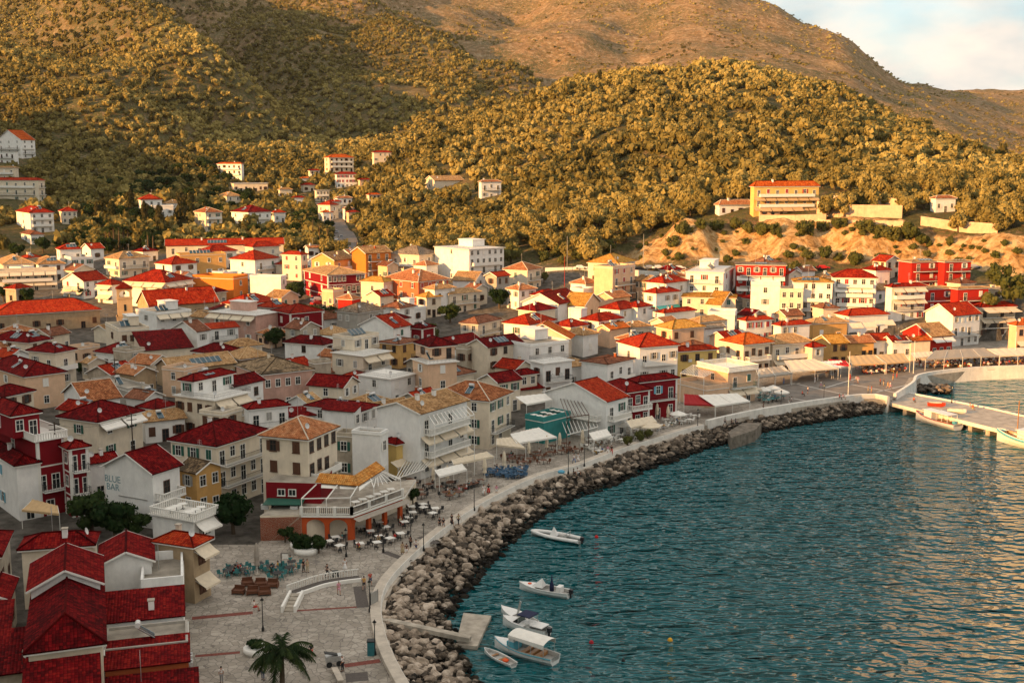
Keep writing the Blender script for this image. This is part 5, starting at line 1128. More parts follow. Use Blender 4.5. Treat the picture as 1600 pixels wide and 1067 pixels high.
def merge_instances(name, protos_np, inst, m, tint=None, smooth=False):
    """protos_np: list of (V,F); inst: list of (proto, x,y,z, sx,sy,sz, rotz)"""
    Vs, Fs, Ts = [], [], []; off = 0
    byp = {}
    for i, t in enumerate(inst): byp.setdefault(t[0], []).append(i)
    for pi, ids in byp.items():
        Vp, Fp = protos_np[pi]; A = np.array([inst[i][1:8] for i in ids], float); n = len(ids)
        c, s = np.cos(A[:, 6])[:, None], np.sin(A[:, 6])[:, None]; x = Vp[None, :, 0]*A[:, 3:4]; y = Vp[None, :, 1]*A[:, 4:5]; z = Vp[None, :, 2]*A[:, 5:6]
        X = x*c - y*s + A[:, 0:1]; Y = x*s + y*c + A[:, 1:2]; Zz = z + A[:, 2:3]
        Vs.append(np.stack([X, Y, Zz], 2).reshape(-1, 3)); Fs.append((Fp[None] + (np.arange(n)*len(Vp))[:, None, None] + off).reshape(-1, Fp.shape[1])); off += n*len(Vp)
        Ts.append(np.repeat(np.array([inst[i][8] if len(inst[i]) > 8 else 0.5 for i in ids]), len(Vp)))
    return npmesh(name, np.concatenate(Vs), np.concatenate(Fs), m, np.concatenate(Ts), smooth)
def me_np(me): return np.array([v.co[:] for v in me.vertices]), np.array([p.vertices[:] for p in me.polygons])
lowp = [me_np(rock_mesh(s+20, 2)) for s in range(6)]
me = merge_instances('boulders', lowp, [(random.randrange(6), k[0], k[1], k[2], k[3]*random.uniform(.9, 1.3), k[3]*random.uniform(.9, 1.2), k[3], random.uniform(0, 6.3)) for k in rk[300:]], ROCKM)
tagset(link('boulders', me), 'smaller and more distant boulders of the long rock bank', 'boulders', kind='stuff')
print('rocks', len(rk))
# ================================================================ foreground houses (dark, at the foot of the castle rock)
FG = '''
B|-60 225 392 1025|45|11|bal|tan|maroon|wl=1 wr=4 f=3 sh=w bal=R1i|tall white-trimmed dark red house with white balustrade roof terrace|house
C|450 655 772 160|27|8|gx|maroon|white|bal=R1b wl=0 wr=1 p=0.5|white gabled bar with blue wall lettering and white balustrades|bar_building
C|655 835 922 368|27|3.6|bal|tan|white|aw=R0w wl=0 wr=1|white balustraded terrace with blue chairs beside the gabled bar|terrace_building
C|92 397 415 470|-13|7|hip|maroon|cream|wl=0 wr=0 c=1|dark red pyramid roof nearest the tall pole at lower left
C|132 430 436 628|-20|8.6|gx|maroon|white|a=8 wl=0 wr=0 p=0.5|dark red roof with a whitewashed gable at its near end
C|122 440 446 893|-20|7.4|hip|maroon|cream|a=24 wl=0 wr=3 c=0 p=0.55|very long dark red roof running away from the lower left corner
C|102 428 434 1085|-20|5.6|sl|maroon|cream|a=4.2 wl=0 wr=0 o=0.2|dark ribbed lean-to roof below the hip end at lower left
C|435 652 664 533|-18|6.5|gx|maroon|white|a=7 wl=0 wr=1 p=0.45 ac=1|white gable wall with small dark red roof beside the long roof
C|610 788 800 640|-16|5.2|flat|tan|white|a=9 par=1.0 wl=0 wr=2|white roof terrace with high parapet and teal floor at lower left
C|440 790 800 775|-16|4.6|sl|maroon|white|a=6 s=0.16 c=1 wl=0 wr=1 o=0.2|shallow dark red roof with white chimney below the roof terrace
C|447 808 815 893|-16|4.2|flat|tan|grey|a=5.5 par=0.25 wl=0 wr=2 ac=2 sol=F1|flat grey wet-looking roof with tank between dark red roofs
C|452 812 820 972|-16|3.9|sl|maroon|brick|a=5.5 s=0.08 wl=0 wr=1 o=0.2|dark red lean-to roof above a bare brown wall
C|440 850 858 1085|-16|3.2|sl|maroon|cream|a=3.5 s=0.08 wl=0 wr=1 o=0.2|lowest dark red lean-to roof at the bottom edge
C|-60 112 128 1010|-20|4.5|sl|maroon|dirty|a=8 s=0.1 wl=0 wr=0|shadowed dark red roof in the bottom left corner
C|-160 -6 40 520|-16|5.5|hip|maroon|dirty|wl=0 wr=2|shadowed dark red house at the left edge beside the narrow alley
C|-90 28 62 700|-16|5|gx|maroon|dirty|wl=0 wr=1|shadowed gabled house at the left edge below the alley bend
C|-120 20 60 900|-20|5|sl|maroon|dirty|a=9 s=0.1 wl=0 wr=0|dim roof beside the dark alley at lower left
F|232 515 695 104|20|12|hip|terra|cream|wl=2 wr=4 f=4 sh=k p=0.5 bal=R2c|tall plain cream house with salmon hipped roof and pale ridges|house
I|478 590 755 392|42|4.2|flat|tan|teal|wl=0 wr=0 par=0.9|teal-walled roof terrace bar with white chairs|terrace_bar
I|770 862 968 340|45|3.6|flat|tan|cream|wl=0 wr=1 par=0.6|low cream terrace with planters between teal bar and white cafe
'''
run(FG)
upper('tall white-trimmed', 'B', -90, 75, 240, 868, 45, 3.3, 'hip', 'maroon', 'maroon', 'wl=1 wr=2 f=1 sh=b p=0.5')
# painted lettering on the gabled bar
def lettering(parent, txt, loc, rot, size, m, name='lettering', spacing=1.0):
    c = bpy.data.curves.new(name, 'FONT'); c.body = txt; c.size = size; c.extrude = 0.012; c.align_x = 'CENTER'; c.align_y = 'CENTER'; c.space_line = spacing; c.materials.append(m)
    t = bpy.data.objects.new(name, c); col.objects.link(t); bpy.context.view_layer.update(); me = bpy.data.meshes.new_from_object(t.evaluated_get(bpy.context.evaluated_depsgraph_get())); bpy.data.objects.remove(t); me.name = name
    o = bpy.data.objects.new(name, me); col.objects.link(o); o.parent = parent; o.location = loc; o.rotation_euler = rot; return o
bb = HH('white gabled bar'); INKB = mat('faded_blue_paint', (0.20, 0.33, 0.36), 0.9, 0.4, 3.0)
lettering(bb['root'], 'BLUE\nBAR', (-0.02, bb['b']*0.84, bb['h']*0.70), (R(90), 0, R(-90)), 1.35, INKB, spacing=0.85)
mb = MB(); mb.beam((-0.06, bb['b']*0.12, bb['h']*0.5), (-0.06, bb['b']*0.72, bb['h']*0.5), 0.08, 0.12, SH['y']); mb.build('pipe', bb['root'])
# ---- arcaded restaurant
def arcade():
    zt = QZ + 3.5; P = [onz(*cpx('F', x, y), zt) for x, y in [(222, 572), (478, 566), (788, 568), (1102, 452)]]
    back = [P[3] + Vector((1.2, 9.0, 0)), P[0] + Vector((3, 13, 0))]
    root = empty('restaurant', (P[2].x, P[2].y, QZ - 0.1), 0, label='orange arcaded restaurant with white terrace rail and orange tile awning roof', cat='restaurant')
    o = Vector((P[2].x, P[2].y, QZ - 0.1)); q = [Vector(((p - o).x, (p - o).y, 0)) for p in P + back]; H_ = 3.6; om = WALL['orange2']
    mb = MB(); inner = [q[0], q[1], q[2] + Vector((-0.5, 3.0, 0)), q[3] + Vector((-2.2, 2.4, 0)), q[4], q[5]]
    mb.prism([(p.x, p.y) for p in inner], -1, H_-0.02, WALL['cream'], SLABG); mb.build('inner_wall', root)
    mb = MB()
    def solid(a, b):
        d = (b-a).normalized(); n = Vector((d.y, -d.x, 0)); t = 0.45
        mb.prism([(a.x, a.y), (b.x, b.y), (b.x-n.x*t, b.y-n.y*t), (a.x-n.x*t, a.y-n.y*t)], -1, H_-0.3, om)
    def arches(a, b, n):
        d = (b-a); L_ = d.length; d.normalize(); nn = Vector((d.y, -d.x, 0)); t = 0.5; pw = 0.6; sp_ = (L_-pw)/n
        for i in range(n+1):
            s = i*sp_; A = a + d*s; B = a + d*(s+pw); mb.prism([(A.x, A.y), (B.x, B.y), (B.x-nn.x*t, B.y-nn.y*t), (A.x-nn.x*t, A.y-nn.y*t)], -1, H_-0.3, om)
        for i in range(n):
            s0 = i*sp_+pw; s1 = (i+1)*sp_; r = (s1-s0)/2; ztop = H_-0.3; zc = 2.0; rise = 0.95; K = 12; f = []; bk = []
            arc = [(s0 + r - r*math.cos(math.pi*k/K), zc + rise*math.sin(math.pi*k/K)) for k in range(K+1)]
            for k in range(K):
                (u0, z0), (u1, z1) = arc[k], arc[k+1]
                for sgn in (0, 1):
                    off_ = nn*(-t*sgn); pts = [a+d*u0+off_+Vector((0, 0, z0)), a+d*u1+off_+Vector((0, 0, z1)), a+d*u1+off_+Vector((0, 0, ztop)), a+d*u0+off_+Vector((0, 0, ztop))]
                    mb.face(pts if not sgn else pts[::-1], om)
                A0 = a+d*u0+Vector((0, 0, z0)); A1 = a+d*u1+Vector((0, 0, z1)); mb.face([A0, A0-nn*t, A1-nn*t, A1], om)
    solid(q[0], q[1]); arches(q[1]+Vector((0.01, 0, 0)), q[2], 2); arches(q[2]+Vector((0.01, 0, 0)), q[3], 3); mb.build('arcade', root)
    mb = MB(); mb.prism([(q[1].x-.0, q[1].y-0.25), (q[2].x+0.1, q[2].y-0.3), (q[3].x+0.35, q[3].y-0.1), (q[4].x, q[4].y), (q[5].x+1, q[5].y), (q[1].x, q[1].y+3)], H_-0.3, H_, WHITE, CONC); mb.build('terrace_floor', root)
    # white rail with dark infill
    rail = MB(); dark = MB()
    for a, b in ((q[1], q[2]), (q[2], q[3])):
        d = b-a; n = 3; 
        for i in range(n+1): c = a+d*i/n; rail.box(c.x-.2, c.x+.2, c.y-.2, c.y+.2, H_+.001, H_+1.1, WHITE)
        A = a+Vector((0, 0, H_+1.02)); B = b+Vector((0, 0, H_+1.02)); rail.beam(A, B, 0.14, 0.1, WHITE); rail.beam(a+Vector((0, 0, H_+.12)), b+Vector((0, 0, H_+.12)), 0.14, 0.16, WHITE)
        m_ = int(d.length/0.25)
        for i in range(m_): c = a+d*(i+.5)/m_; dark.box(c.x-.04, c.x+.04, c.y-.04, c.y+.04, H_+.2, H_+.97, IRON)
    r_ = rail.build('railing', root); dark.build('rail_bars', r_)
    # dark red upper storey and its little windows
    a = onz(*cpx('F', 262, 490), zt) - o; b = onz(*cpx('F', 600, 500), zt) - o; c = b + Vector((0.5, 7, 0)); d_ = a + Vector((1.5, 7.5, 0))
    a.z = b.z = 0; mb = MB(); mb.prism([(a.x, a.y), (b.x, b.y), (c.x, c.y), (d_.x, d_.y)], H_-.3, H_+2.9, WALL['maroon'], SLABG); mb.build('upper_wall', root)
    ang = math.atan2((b-a).y, (b-a).x)
    for t in (0.28, 0.48):
        me_, pm_ = win_mesh('plain', 'w', 0.9, 0.8); w1 = link('window', me_, root, Vector((a.x, a.y, H_+1.1)) + (b-a)*t + Vector((0, -0.01, 0)), ang); link('pane', pm_, w1)
    mb = MB(); gq = [onz(*cpx('F', x, y), zt+0.7) - o for x, y in [(236, 505), (480, 505), (500, 470), (270, 462)]]; mb.slab(gq, 0.08, SH['g']); mb.build('green_canopy', root)
    # orange tile strips of roof
    tm = TILE['tan2']; mb = MB()
    def roofstrip(n0, n1, f1, f0, zn, zf_):
        A, B = onz(*cpx('F', *n0), zn) - o, onz(*cpx('F', *n1), zn) - o; C_, D_ = onz(*cpx('F', *f1), zf_) - o, onz(*cpx('F', *f0), zf_) - o
        u = (B-A).normalized(); nrm_ = (B-A).cross(C_-A).normalized(); vv = nrm_.cross(u)
        mb.slab([A, B, C_, D_], 0.12, tm); pts = [p + Vector((0, 0, .004)) for p in (A, B, C_, D_)]; mb.face(pts, tm, [((p-A).dot(u), (p-A).dot(vv)) for p in (A, B, C_, D_)])
    roofstrip((563, 368), (828, 388), (806, 322), (592, 308), zt+2.9, zt+3.9); roofstrip((830, 388), (996, 282), (940, 236), (807, 322), zt+2.9, zt+3.9); mb.build('tile_awning', root)
    # white pergola frames
    zt_ = zt + 2.2
    def bar(nm, *bs):
        for A, B, w_ in bs: mb = MB(); mb.beam(A, B, w_, w_, WHITE); mb.build(nm, root)
    ends = [((570, 380), (478, 468)), ((700, 385), (632, 472)), ((824, 392), (780, 462)), ((905, 345), (925, 400)), ((968, 300), (1090, 350))]
    for (x0, y0), (x1, y1) in ends:
        A = onz(*cpx('F', x0, y0), zt+2.8) - o; B = onz(*cpx('F', x1, y1), zt_) - o; bar('pergola_rafter', (A, B, 0.12)); bar('pergola_post', (B, Vector((B.x, B.y, H_)), 0.1))
    bar('pergola_beam', (onz(*cpx('F', 478, 468), zt_) - o, onz(*cpx('F', 780, 462), zt_) - o, 0.12))
    for k in range(7):
        t = k/6; A = (onz(*cpx('F', 940, 340), zt+2.6)-o).lerp(onz(*cpx('F', 990, 300), zt+2.6)-o, t); B = (onz(*cpx('F', 925, 400), zt_)-o).lerp(onz(*cpx('F', 1090, 345), zt_)-o, t); bar('pergola_rafter', (A, B, 0.09))
    for n0, n1, f1, f0 in (((600, 400), (700, 405), (700, 375), (600, 372)), ((715, 405), (815, 408), (815, 382), (715, 378)), ((835, 420), (925, 355), (925, 345), (835, 395))):
        mb = MB(); mb.slab([onz(*cpx('F', *n0), zt+2.45)-o, onz(*cpx('F', *n1), zt+2.45)-o, onz(*cpx('F', *f1), zt+2.75)-o, onz(*cpx('F', *f0), zt+2.75)-o], 0.05, CLOTH['w']); mb.build('awning', root)
    mb = MB(); A = q[2]+Vector((0.3, -0.5, H_-.35)); B = q[3]+Vector((0.6, -0.2, H_-.35)); d = (B-A).normalized(); n = Vector((d.y, -d.x, 0)); mb.slab([A, A+n*0.9+Vector((0, 0, -.3)), B+n*0.9+Vector((0, 0, -.3)), B], 0.05, CLOTH['g']); mb.build('awning', root)
    for k, (x, y) in enumerate(((252, 520), (432, 530))):
        c = onz(*cpx('F', x, y), zt) - o; mb = MB(); mb.box(c.x-.5, c.x+.5, c.y-.2, c.y+.2, H_-.3, H_+.4, TANK); mb.build('air_conditioner', root)
    HOUSES.append((P[1].x, P[1].y+6, 14)); return P, zt
WALL['orange2'] = wall_mat('render_orange_arcade', (0.50, 0.085, 0.022), 0.35); TILE['tan2'] = tile_mat('tiles_orange_awning', (0.40, 0.14, 0.03), (0.62, 0.24, 0.05), (0.74, 0.36, 0.10))
ARC_P, ARC_Z = arcade()
# ---- church nave and bell tower
def church():
    i = house('B', 848, 925, 1345, 188, 53, 5.2, 'gx', 'red', 'stone', 'wl=0 wr=5 f=1 sh=k p=0.75', 'long stone church with a rounded red roof beside its bell tower', 'church')
    C = hit(*cpx('B', 800, 320), 0.0, 200); C = onz(*cpx('B', 778, 322), C.z)
    s = 2.35; root = empty('bell_tower', C, R(20), label='square honey-coloured stone bell tower with arched openings and small red cap', cat='bell tower'); st = WALL['stonelight']
    D = C.y; top = zat(cpx('B', 778, 75)[0], cpx('B', 778, 78)[1], D) - C.z; bel = top - 3.0
    mb = MB(); mb.prism([(-s, -s), (s, -s), (s, s), (-s, s)], -3, bel*0.42, st); s2 = s*0.86; mb.prism([(-s2, -s2), (s2, -s2), (s2, s2), (-s2, s2)], bel*0.42+.002, bel, st); mb.build('shaft', root)
    mb = MB(); mb.box(-s2-.15, s2+.15, -s2-.15, s2+.15, bel+.002, bel+0.25, st); mb.box(-s-.12, s+.12, -s-.12, s+.12, bel*0.42-.2, bel*.42, st); mb.build('string_course', root)
    mb = MB(); z0 = bel+.252; s3 = s2
    for sx in (-1, 1):
        for sy in (-1, 1): mb.box(min(sx*s3, sx*(s3-.6)), max(sx*s3, sx*(s3-.6)), min(sy*s3, sy*(s3-.6)), max(sy*s3, sy*(s3-.6)), z0, top, st)
    K = 10; r = s3-.6
    for ax in range(4):
        c_, s_ = math.cos(ax*math.pi/2), math.sin(ax*math.pi/2)
        def T_(u, v, z): return (u*c_-v*s_, u*s_+v*c_, z)
        for k in range(K):
            u0, u1 = -r*math.cos(math.pi*k/K), -r*math.cos(math.pi*(k+1)/K); a0, a1 = z0+1.3+0.9*math.sin(math.pi*k/K), z0+1.3+.9*math.sin(math.pi*(k+1)/K)
            mb.face([T_(u0, -s3+.001, a0), T_(u1, -s3+.001, a1), T_(u1, -s3+.001, top), T_(u0, -s3+.001, top)], st); mb.face([T_(u0, -s3+.6, a0), T_(u0, -s3+.6, top), T_(u1, -s3+.6, top), T_(u1, -s3+.6, a1)], st); mb.face([T_(u0, -s3, a0), T_(u0, -s3+.6, a0), T_(u1, -s3+.6, a1), T_(u1, -s3, a1)], st)
    mb.build('belfry', root)
    mb = MB(); e = s3+.35; mb.poly([(-e, -e, top+.002), (e, -e, top+.002), (e, e, top+.002), (-e, e, top+.002), (0, 0, top+1.8)], [(0, 1, 4), (1, 2, 4), (2, 3, 4), (3, 0, 4), (3, 2, 1, 0)], TILE['red']); mb.build('cap_roof', root)
    mb = MB(); mb.lathe([(0.1, z0+1.9), (0.18, z0+1.7), (0.3, z0+1.2), (0.42, z0+1.0)], IRON, 10); mb.build('bell', root)
    mb = MB(); mb.beam((0, 0, top+1.7), (0, 0, top+2.8), .06, .06, IRON); mb.beam((-.3, 0, top+2.4), (.3, 0, top+2.4), .06, .06, IRON); mb.build('cross', root)
    mb = MB(); mb.box(-0.3, 0.3, -s2-.05, -s2, bel*.6, bel*.82, GLASS); mb.build('slit_window', root)
    HOUSES.append((C.x, C.y, 4))
WALL['stonelight'] = wall_mat('tower_stone', (0.58, 0.40, 0.22), 0.35)
church()
# ---- cliff-top terraces, walls and valley road
def pxwall(pts, zs, ht, th_, m, name, label, cat):
    P = [onz(x, y, z) if z is not None else hit(x, y) for (x, y), z in zip(pts, zs)]; o = P[0].copy(); path = [Vector((p.x-o.x, p.y-o.y)) for p in P]; mb = MB()
    for i in range(len(P)-1):
        a, b = P[i]-o, P[i+1]-o; d = (b-a).normalized(); n = Vector((d.y, -d.x, 0))*th_/2
        v = [a-n-Vector((0,0,4)), b-n-Vector((0,0,4)), b+n-Vector((0,0,4)), a+n-Vector((0,0,4)), a-n+Vector((0,0,ht)), b-n+Vector((0,0,ht)), b+n+Vector((0,0,ht)), a+n+Vector((0,0,ht))]
        mb.poly(v, [(3,2,1,0),(4,5,6,7),(0,1,5,4),(1,2,6,5),(2,3,7,6),(3,0,4,7)], m)
    return mb.build(name, None, o, label=label, cat=cat)
CW = wall_mat('retaining_wall', (0.68, 0.50, 0.34), 0.45)
def mp_(x, y): return cpx('M', x, y)
pxwall([mp_(395, 335), mp_(560, 335), mp_(700, 330)], [None]*3, 2.2, 0.6, CW, 'retaining_wall', 'long cream retaining wall below the cliff-top hotel', 'retaining wall')
pxwall([mp_(660, 300), mp_(760, 318), mp_(1045, 322)], [None]*3, 4.5, 0.8, CW, 'retaining_wall', 'tall cream retaining wall with niches right of the cliff-top hotel', 'retaining wall')
pxwall([mp_(728, 268), mp_(910, 262), mp_(1040, 290)], [None]*3, 4.0, 0.8, CW, 'retaining_wall', 'upper terrace wall with small arched lights above the tall niched wall', 'retaining wall')
pxwall([mp_(1130, 352), mp_(1260, 372), mp_(1480, 388)], [None]*3, 3.0, 0.6, CW, 'retaining_wall', 'low pale wall under olive trees at the right end of the cliff', 'retaining wall')
pxwall([mp_(640, 330), mp_(700, 345), mp_(800, 345), mp_(1050, 350)], [None]*4, 1.2, 0.5, CW, 'retaining_wall', 'lowest cream wall running along the very top of the cliff', 'retaining wall')
pxwall([(700+600/3.9525, 424), (918, 422), (1030, 430)], [None]*3, 1.3, 0.5, WHT, 'parapet_wall', 'white parapet of the road along the foot of the olive hill', 'parapet')
# valley road
rd = [hit(x, y) for x, y in [(545, 395), (540, 372), (528, 356), (522, 342), (512, 330), (505, 318)]]; path = dense([(p.x, p.y) for p in rd], 4); mb = MB(); prev = None; RD = mat('valley_asphalt', (0.16, 0.14, 0.125), 0.85, 0.25, 0.5)
for i, p in enumerate(path):
    d = (path[min(i+1, len(path)-1)]-path[max(i-1, 0)]).normalized(); n = Vector((d.y, -d.x)); a = p-n*4.5; b = p+n*4.5; z = max(tz(a.x, a.y), tz(b.x, b.y), tz(p.x, p.y))+.5; cur = ((a.x, a.y, z), (b.x, b.y, z))
    if prev: mb.face([prev[1], cur[1], cur[0], prev[0]], RD)
    prev = cur
mb.build('road', kind='structure'); ROADP = path
# foot road with parking
fr = [hit(x, y) for x, y in [(905, 424), (960, 420), (1030, 424), (1110, 424)]]
FU = np.interp(US, [(c - CX)/FPX for c in (-500, 400, 550, 700, 900, 1200, 1400, 1600)], [478, 470, 440, 428, 402, 396, 385, 355])
# ================================================================ filler houses in the lanes between the listed ones
FOOT0 = list(FOOT)
def overlaps(x, y, r):
    for (cx, cy_, hr) in HOUSES:
        if (cx-x)**2+(cy_-y)**2 < (hr*0.80+r)**2: return True
    return False
short = {k: v for k, v in ALLH.items()}
def nearest(x, y): return min(ALLH.items(), key=lambda kv: (kv[1]['C'].x-x)**2+(kv[1]['C'].y-y)**2)
cntf = 0; used_l = set(ALLH)
cc = [(random.uniform(10, 1560), random.uniform(400, 700)) for _ in range(5000)]
TOWNPX = [(0, 420), (250, 405), (600, 400), (760, 430), (900, 450), (1100, 430), (1560, 430), (1560, 500), (1250, 540), (1100, 560), (900, 620), (700, 660), (560, 700), (420, 700), (150, 700), (0, 660)]
RW = {'white': 'white', 'cream': 'cream', 'peach': 'peach', 'dirty': 'weathered', 'ochre': 'ochre'}; RR = {'maroon': 'dark red', 'red': 'red', 'tan': 'sand-coloured', 'terra': 'terracotta', 'brown': 'brown', 'flat': 'flat'}
for (px_, py_) in cc:
    if cntf >= 100: break
    if not bool(inpoly(np.array([px_]), np.array([py_]), TOWNPX)[0]): continue
    P_ = hit(px_, py_, 0.0, 150)
    if P_.y > np.interp(P_.x/P_.y, US, FU) - 12: continue
    if inpoly(np.array([P_.x]), np.array([P_.y]), plaza_poly)[0]: continue
    r = random.choice([3.4, 4.0, 4.6])
    if overlaps(P_.x, P_.y, r): continue
    if 150 < px_ < 245 and 430 < py_ < 530: continue
    if (P_.x - (-15))**2 < 40 and 300 < P_.y < 330: continue
    th = np.interp(P_.x/P_.y, [-0.4, 0, 0.2, 0.4], [30, 42, 58, 70]) + random.uniform(-8, 8); h = random.choice([3.6, 4.2, 5.5, 6.0]); rf = random.choice(['hip', 'hip', 'gx', 'gy', 'flat', 'hip']); wc = random.choice(['white', 'white', 'cream', 'peach', 'cream', 'dirty']); rc = random.choice(['maroon', 'red', 'red', 'tan', 'terra', 'brown']) if rf != 'flat' else 'tan'
    t_ = R(th); a = r*random.uniform(1.35, 1.8); b = r*random.uniform(1.3, 1.6); dR = (math.sin(t_), math.cos(t_)); dL = (-math.cos(t_), math.sin(t_))
    Cx, Cy = P_.x - dR[0]*a/2 - dL[0]*b/2, P_.y - dR[1]*a/2 - dL[1]*b/2; px2, py2 = proj((Cx, Cy, tz(Cx, Cy)+h)); nl, nh = nearest(P_.x, P_.y); hw = [w for w in nl.split()]; nshort = ' '.join(hw[:5])
    rel = 'behind' if P_.y > nh['C'].y else 'in front of'
    side = 'left' if P_.x < nh['C'].x else 'right'
    lb = f"small {RW[wc]} house with {RR[rc if rf != 'flat' else 'flat']} roof {rel} and {side} of the {nshort}"
    lb = ' '.join(lb.split()[:16])
    while lb.split()[-1] in ('with', 'the', 'and', 'of', 'a', 'in'): lb = ' '.join(lb.split()[:-1])
    if lb in used_l: continue
    used_l.add(lb); opts = f"a={a:.1f} b={b:.1f} wl={random.choice([0, 1, 2])} wr={random.choice([1, 2, 3])} " + random.choice(['sol=R1', 'dish', 'c=1', 'sol=R2', 'ant', '', 'dish sol=F2' if rf == 'flat' else 'c=1'])
    house('P', px2-30, px2, px2+30, py2, th, h, rf, rc, wc, opts, lb); cntf += 1
print('fillers', cntf)
# ================================================================ vegetation
def leaf_mat(name, c_dark, c_mid, c_light, vary=1.0):
    m = bpy.data.materials.new(name); m.use_nodes = True; nt = m.node_tree; L = nt.links.new
    b = nt.nodes['Principled BSDF']; b.inputs['Roughness'].default_value = 0.9; b.inputs['Specular IOR Level'].default_value = 0.04
    g = N(nt, 'ShaderNodeNewGeometry'); at = N(nt, 'ShaderNodeAttribute', attribute_name='tint'); oi = N(nt, 'ShaderNodeObjectInfo')
    ad = N(nt, 'ShaderNodeMath', operation='MULTIPLY_ADD', inp={1: 0.24}); L(g.outputs['Random Per Island'], ad.inputs[0]); 
    a2 = N(nt, 'ShaderNodeMath', operation='MULTIPLY_ADD', inp={1: 0.6}); L(at.outputs['Fac'], a2.inputs[0]); L(ad.outputs[0], a2.inputs[2])
    a3 = N(nt, 'ShaderNodeMath', operation='MULTIPLY_ADD', inp={1: 0.3, 2: -0.05}); L(oi.outputs['Random'], a3.inputs[0]); L(a3.outputs[0], ad.inputs[2])
    c = ramp(nt, [(0.05, c_dark), (0.4, c_mid), (0.85, c_light)]); L(a2.outputs[0], c.inputs[0]); L(c.outputs[0], b.inputs['Base Color'])
    tr = N(nt, 'ShaderNodeBsdfTranslucent'); L(c.outputs[0], tr.inputs[0]); mx = N(nt, 'ShaderNodeMixShader', inp={0: 0.18}); out = nt.nodes['Material Output']
    L(b.outputs[0], mx.inputs[1]); L(tr.outputs[0], mx.inputs[2]); L(mx.outputs[0], out.inputs[0])
    return m
OLIVE = leaf_mat('olive_leaves', (0.014, 0.020, 0.009), (0.155, 0.130, 0.042), (0.46, 0.37, 0.13))
DARKG = leaf_mat('dark_green_leaves', (0.005, 0.014, 0.007), (0.016, 0.034, 0.012), (0.045, 0.065, 0.02))
CYPM = leaf_mat('cypress_leaves', (0.012, 0.022, 0.010), (0.035, 0.040, 0.016), (0.09, 0.07, 0.03))
PALMM = leaf_mat('palm_leaves', (0.018, 0.032, 0.014), (0.05, 0.07, 0.022), (0.13, 0.12, 0.04))
BUSHM = leaf_mat('bush_leaves', (0.03, 0.045, 0.014), (0.075, 0.085, 0.025), (0.15, 0.14, 0.045))
BARK = mat('bark', (0.10, 0.07, 0.045), 0.95, 0.4, 3.0)
def crown(seed, nl, nq, q, rx=1.0, rz=0.8, lobe=(0.32, 0.5), core=True, shape='ball', qj=0.5):
    """leaf clumps on many lobes; unit radius crown centred at the origin. returns V,F(quads)"""
    r = np.random.default_rng(seed); L_ = []
    for _ in range(nl):
        d = r.normal(size=3); d /= np.linalg.norm(d)
        if shape == 'ball': c = d*np.array([rx, rx, rz])*r.uniform(0.35, 0.72); c[2] += 0.05; R_ = r.uniform(*lobe)
        else: zz = r.uniform(-1, 1); w_ = (1-abs(zz)**2.2)*0.5+0.3; c = np.array([d[0]*w_*0.45, d[1]*w_*0.45, zz*rz*3]); R_ = r.uniform(*lobe)*w_*1.5
        L_.append((c, R_))
    Vs, Fs = [], []; n = 0; per = max(1, nq//nl)
    for c, R_ in L_:
        d = r.normal(size=(per, 3)); d[:, 2] = np.abs(d[:, 2])*0.9 - 0.25*np.abs(r.normal(size=per)); d /= np.linalg.norm(d, axis=1)[:, None]
        p = c + d*R_*r.uniform(0.82, 1.12, size=(per, 1)); nr = d + r.normal(size=(per, 3))*qj; nr /= np.linalg.norm(nr, axis=1)[:, None]
        up = r.normal(size=(per, 3)); a = np.cross(nr, up); a /= np.linalg.norm(a, axis=1)[:, None]; b = np.cross(nr, a); s = q*r.uniform(0.6, 1.25, size=(per, 1))
        quad = np.stack([p-a*s-b*s*.7, p+a*s-b*s*.8, p+a*s*.8+b*s*.7, p-a*s*.7+b*s], 1).reshape(-1, 3); Vs.append(quad); Fs.append(np.arange(per*4).reshape(-1, 4)+n); n += per*4
        if core:                                            # solid blob added inside the lobe against see-through, deepens its shadow
            k = 6; th = np.linspace(0, 2*np.pi, k, endpoint=False); rr = R_*0.78
            ring = [np.stack([np.cos(th)*math.cos(ph)*rr, np.sin(th)*math.cos(ph)*rr, np.full(k, math.sin(ph)*rr)], 1) + c for ph in (-1.0, -0.2, 0.6, 1.25)]
            V_ = np.concatenate(ring); F_ = [(j*k+i, j*k+(i+1) % k, (j+1)*k+(i+1) % k, (j+1)*k+i) for j in range(3) for i in range(k)]; F_ += [(18, 19, 20, 21), (18, 21, 22, 23)]
            Vs.append(V_); Fs.append(np.array(F_)+n); n += len(V_)
    return np.concatenate(Vs), np.concatenate(Fs)
def crown_mesh(name, m, *a, **k):
    V, F = crown(*a, **k); return npmesh(name, V, F, m, np.full(len(V), 0.5))
def trunk_mesh(name, h, r0, r1, limbs=4, seed=1, spread=0.5, m=BARK):
    rr = random.Random(seed); mb = MB(); p = Vector((0, 0, -0.4)); pts = [p]
    for i in range(4): p = p + Vector((rr.uniform(-.12, .12)*h*.3, rr.uniform(-.12, .12)*h*.3, h/4+0.1)); pts.append(p)
    for i in range(4): mb.tube(pts[i], pts[i+1], r0+(r1-r0)*i/4, r0+(r1-r0)*(i+1)/4, m, 7)
    for k in range(limbs):
        a = 2*math.pi*k/max(limbs, 1)+rr.random(); q = pts[2].lerp(pts[4], rr.random()); e = q + Vector((math.cos(a)*spread*h, math.sin(a)*spread*h, h*0.55)); mb.tube(q, e, r1*.8, r1*.3, m, 5)
    return mb.mesh(name)
olive_cr = [crown_mesh('crown', OLIVE, 100+i, 12, 620, 0.085, 1.0, 0.85, (0.28, 0.46)) for i in range(7)]
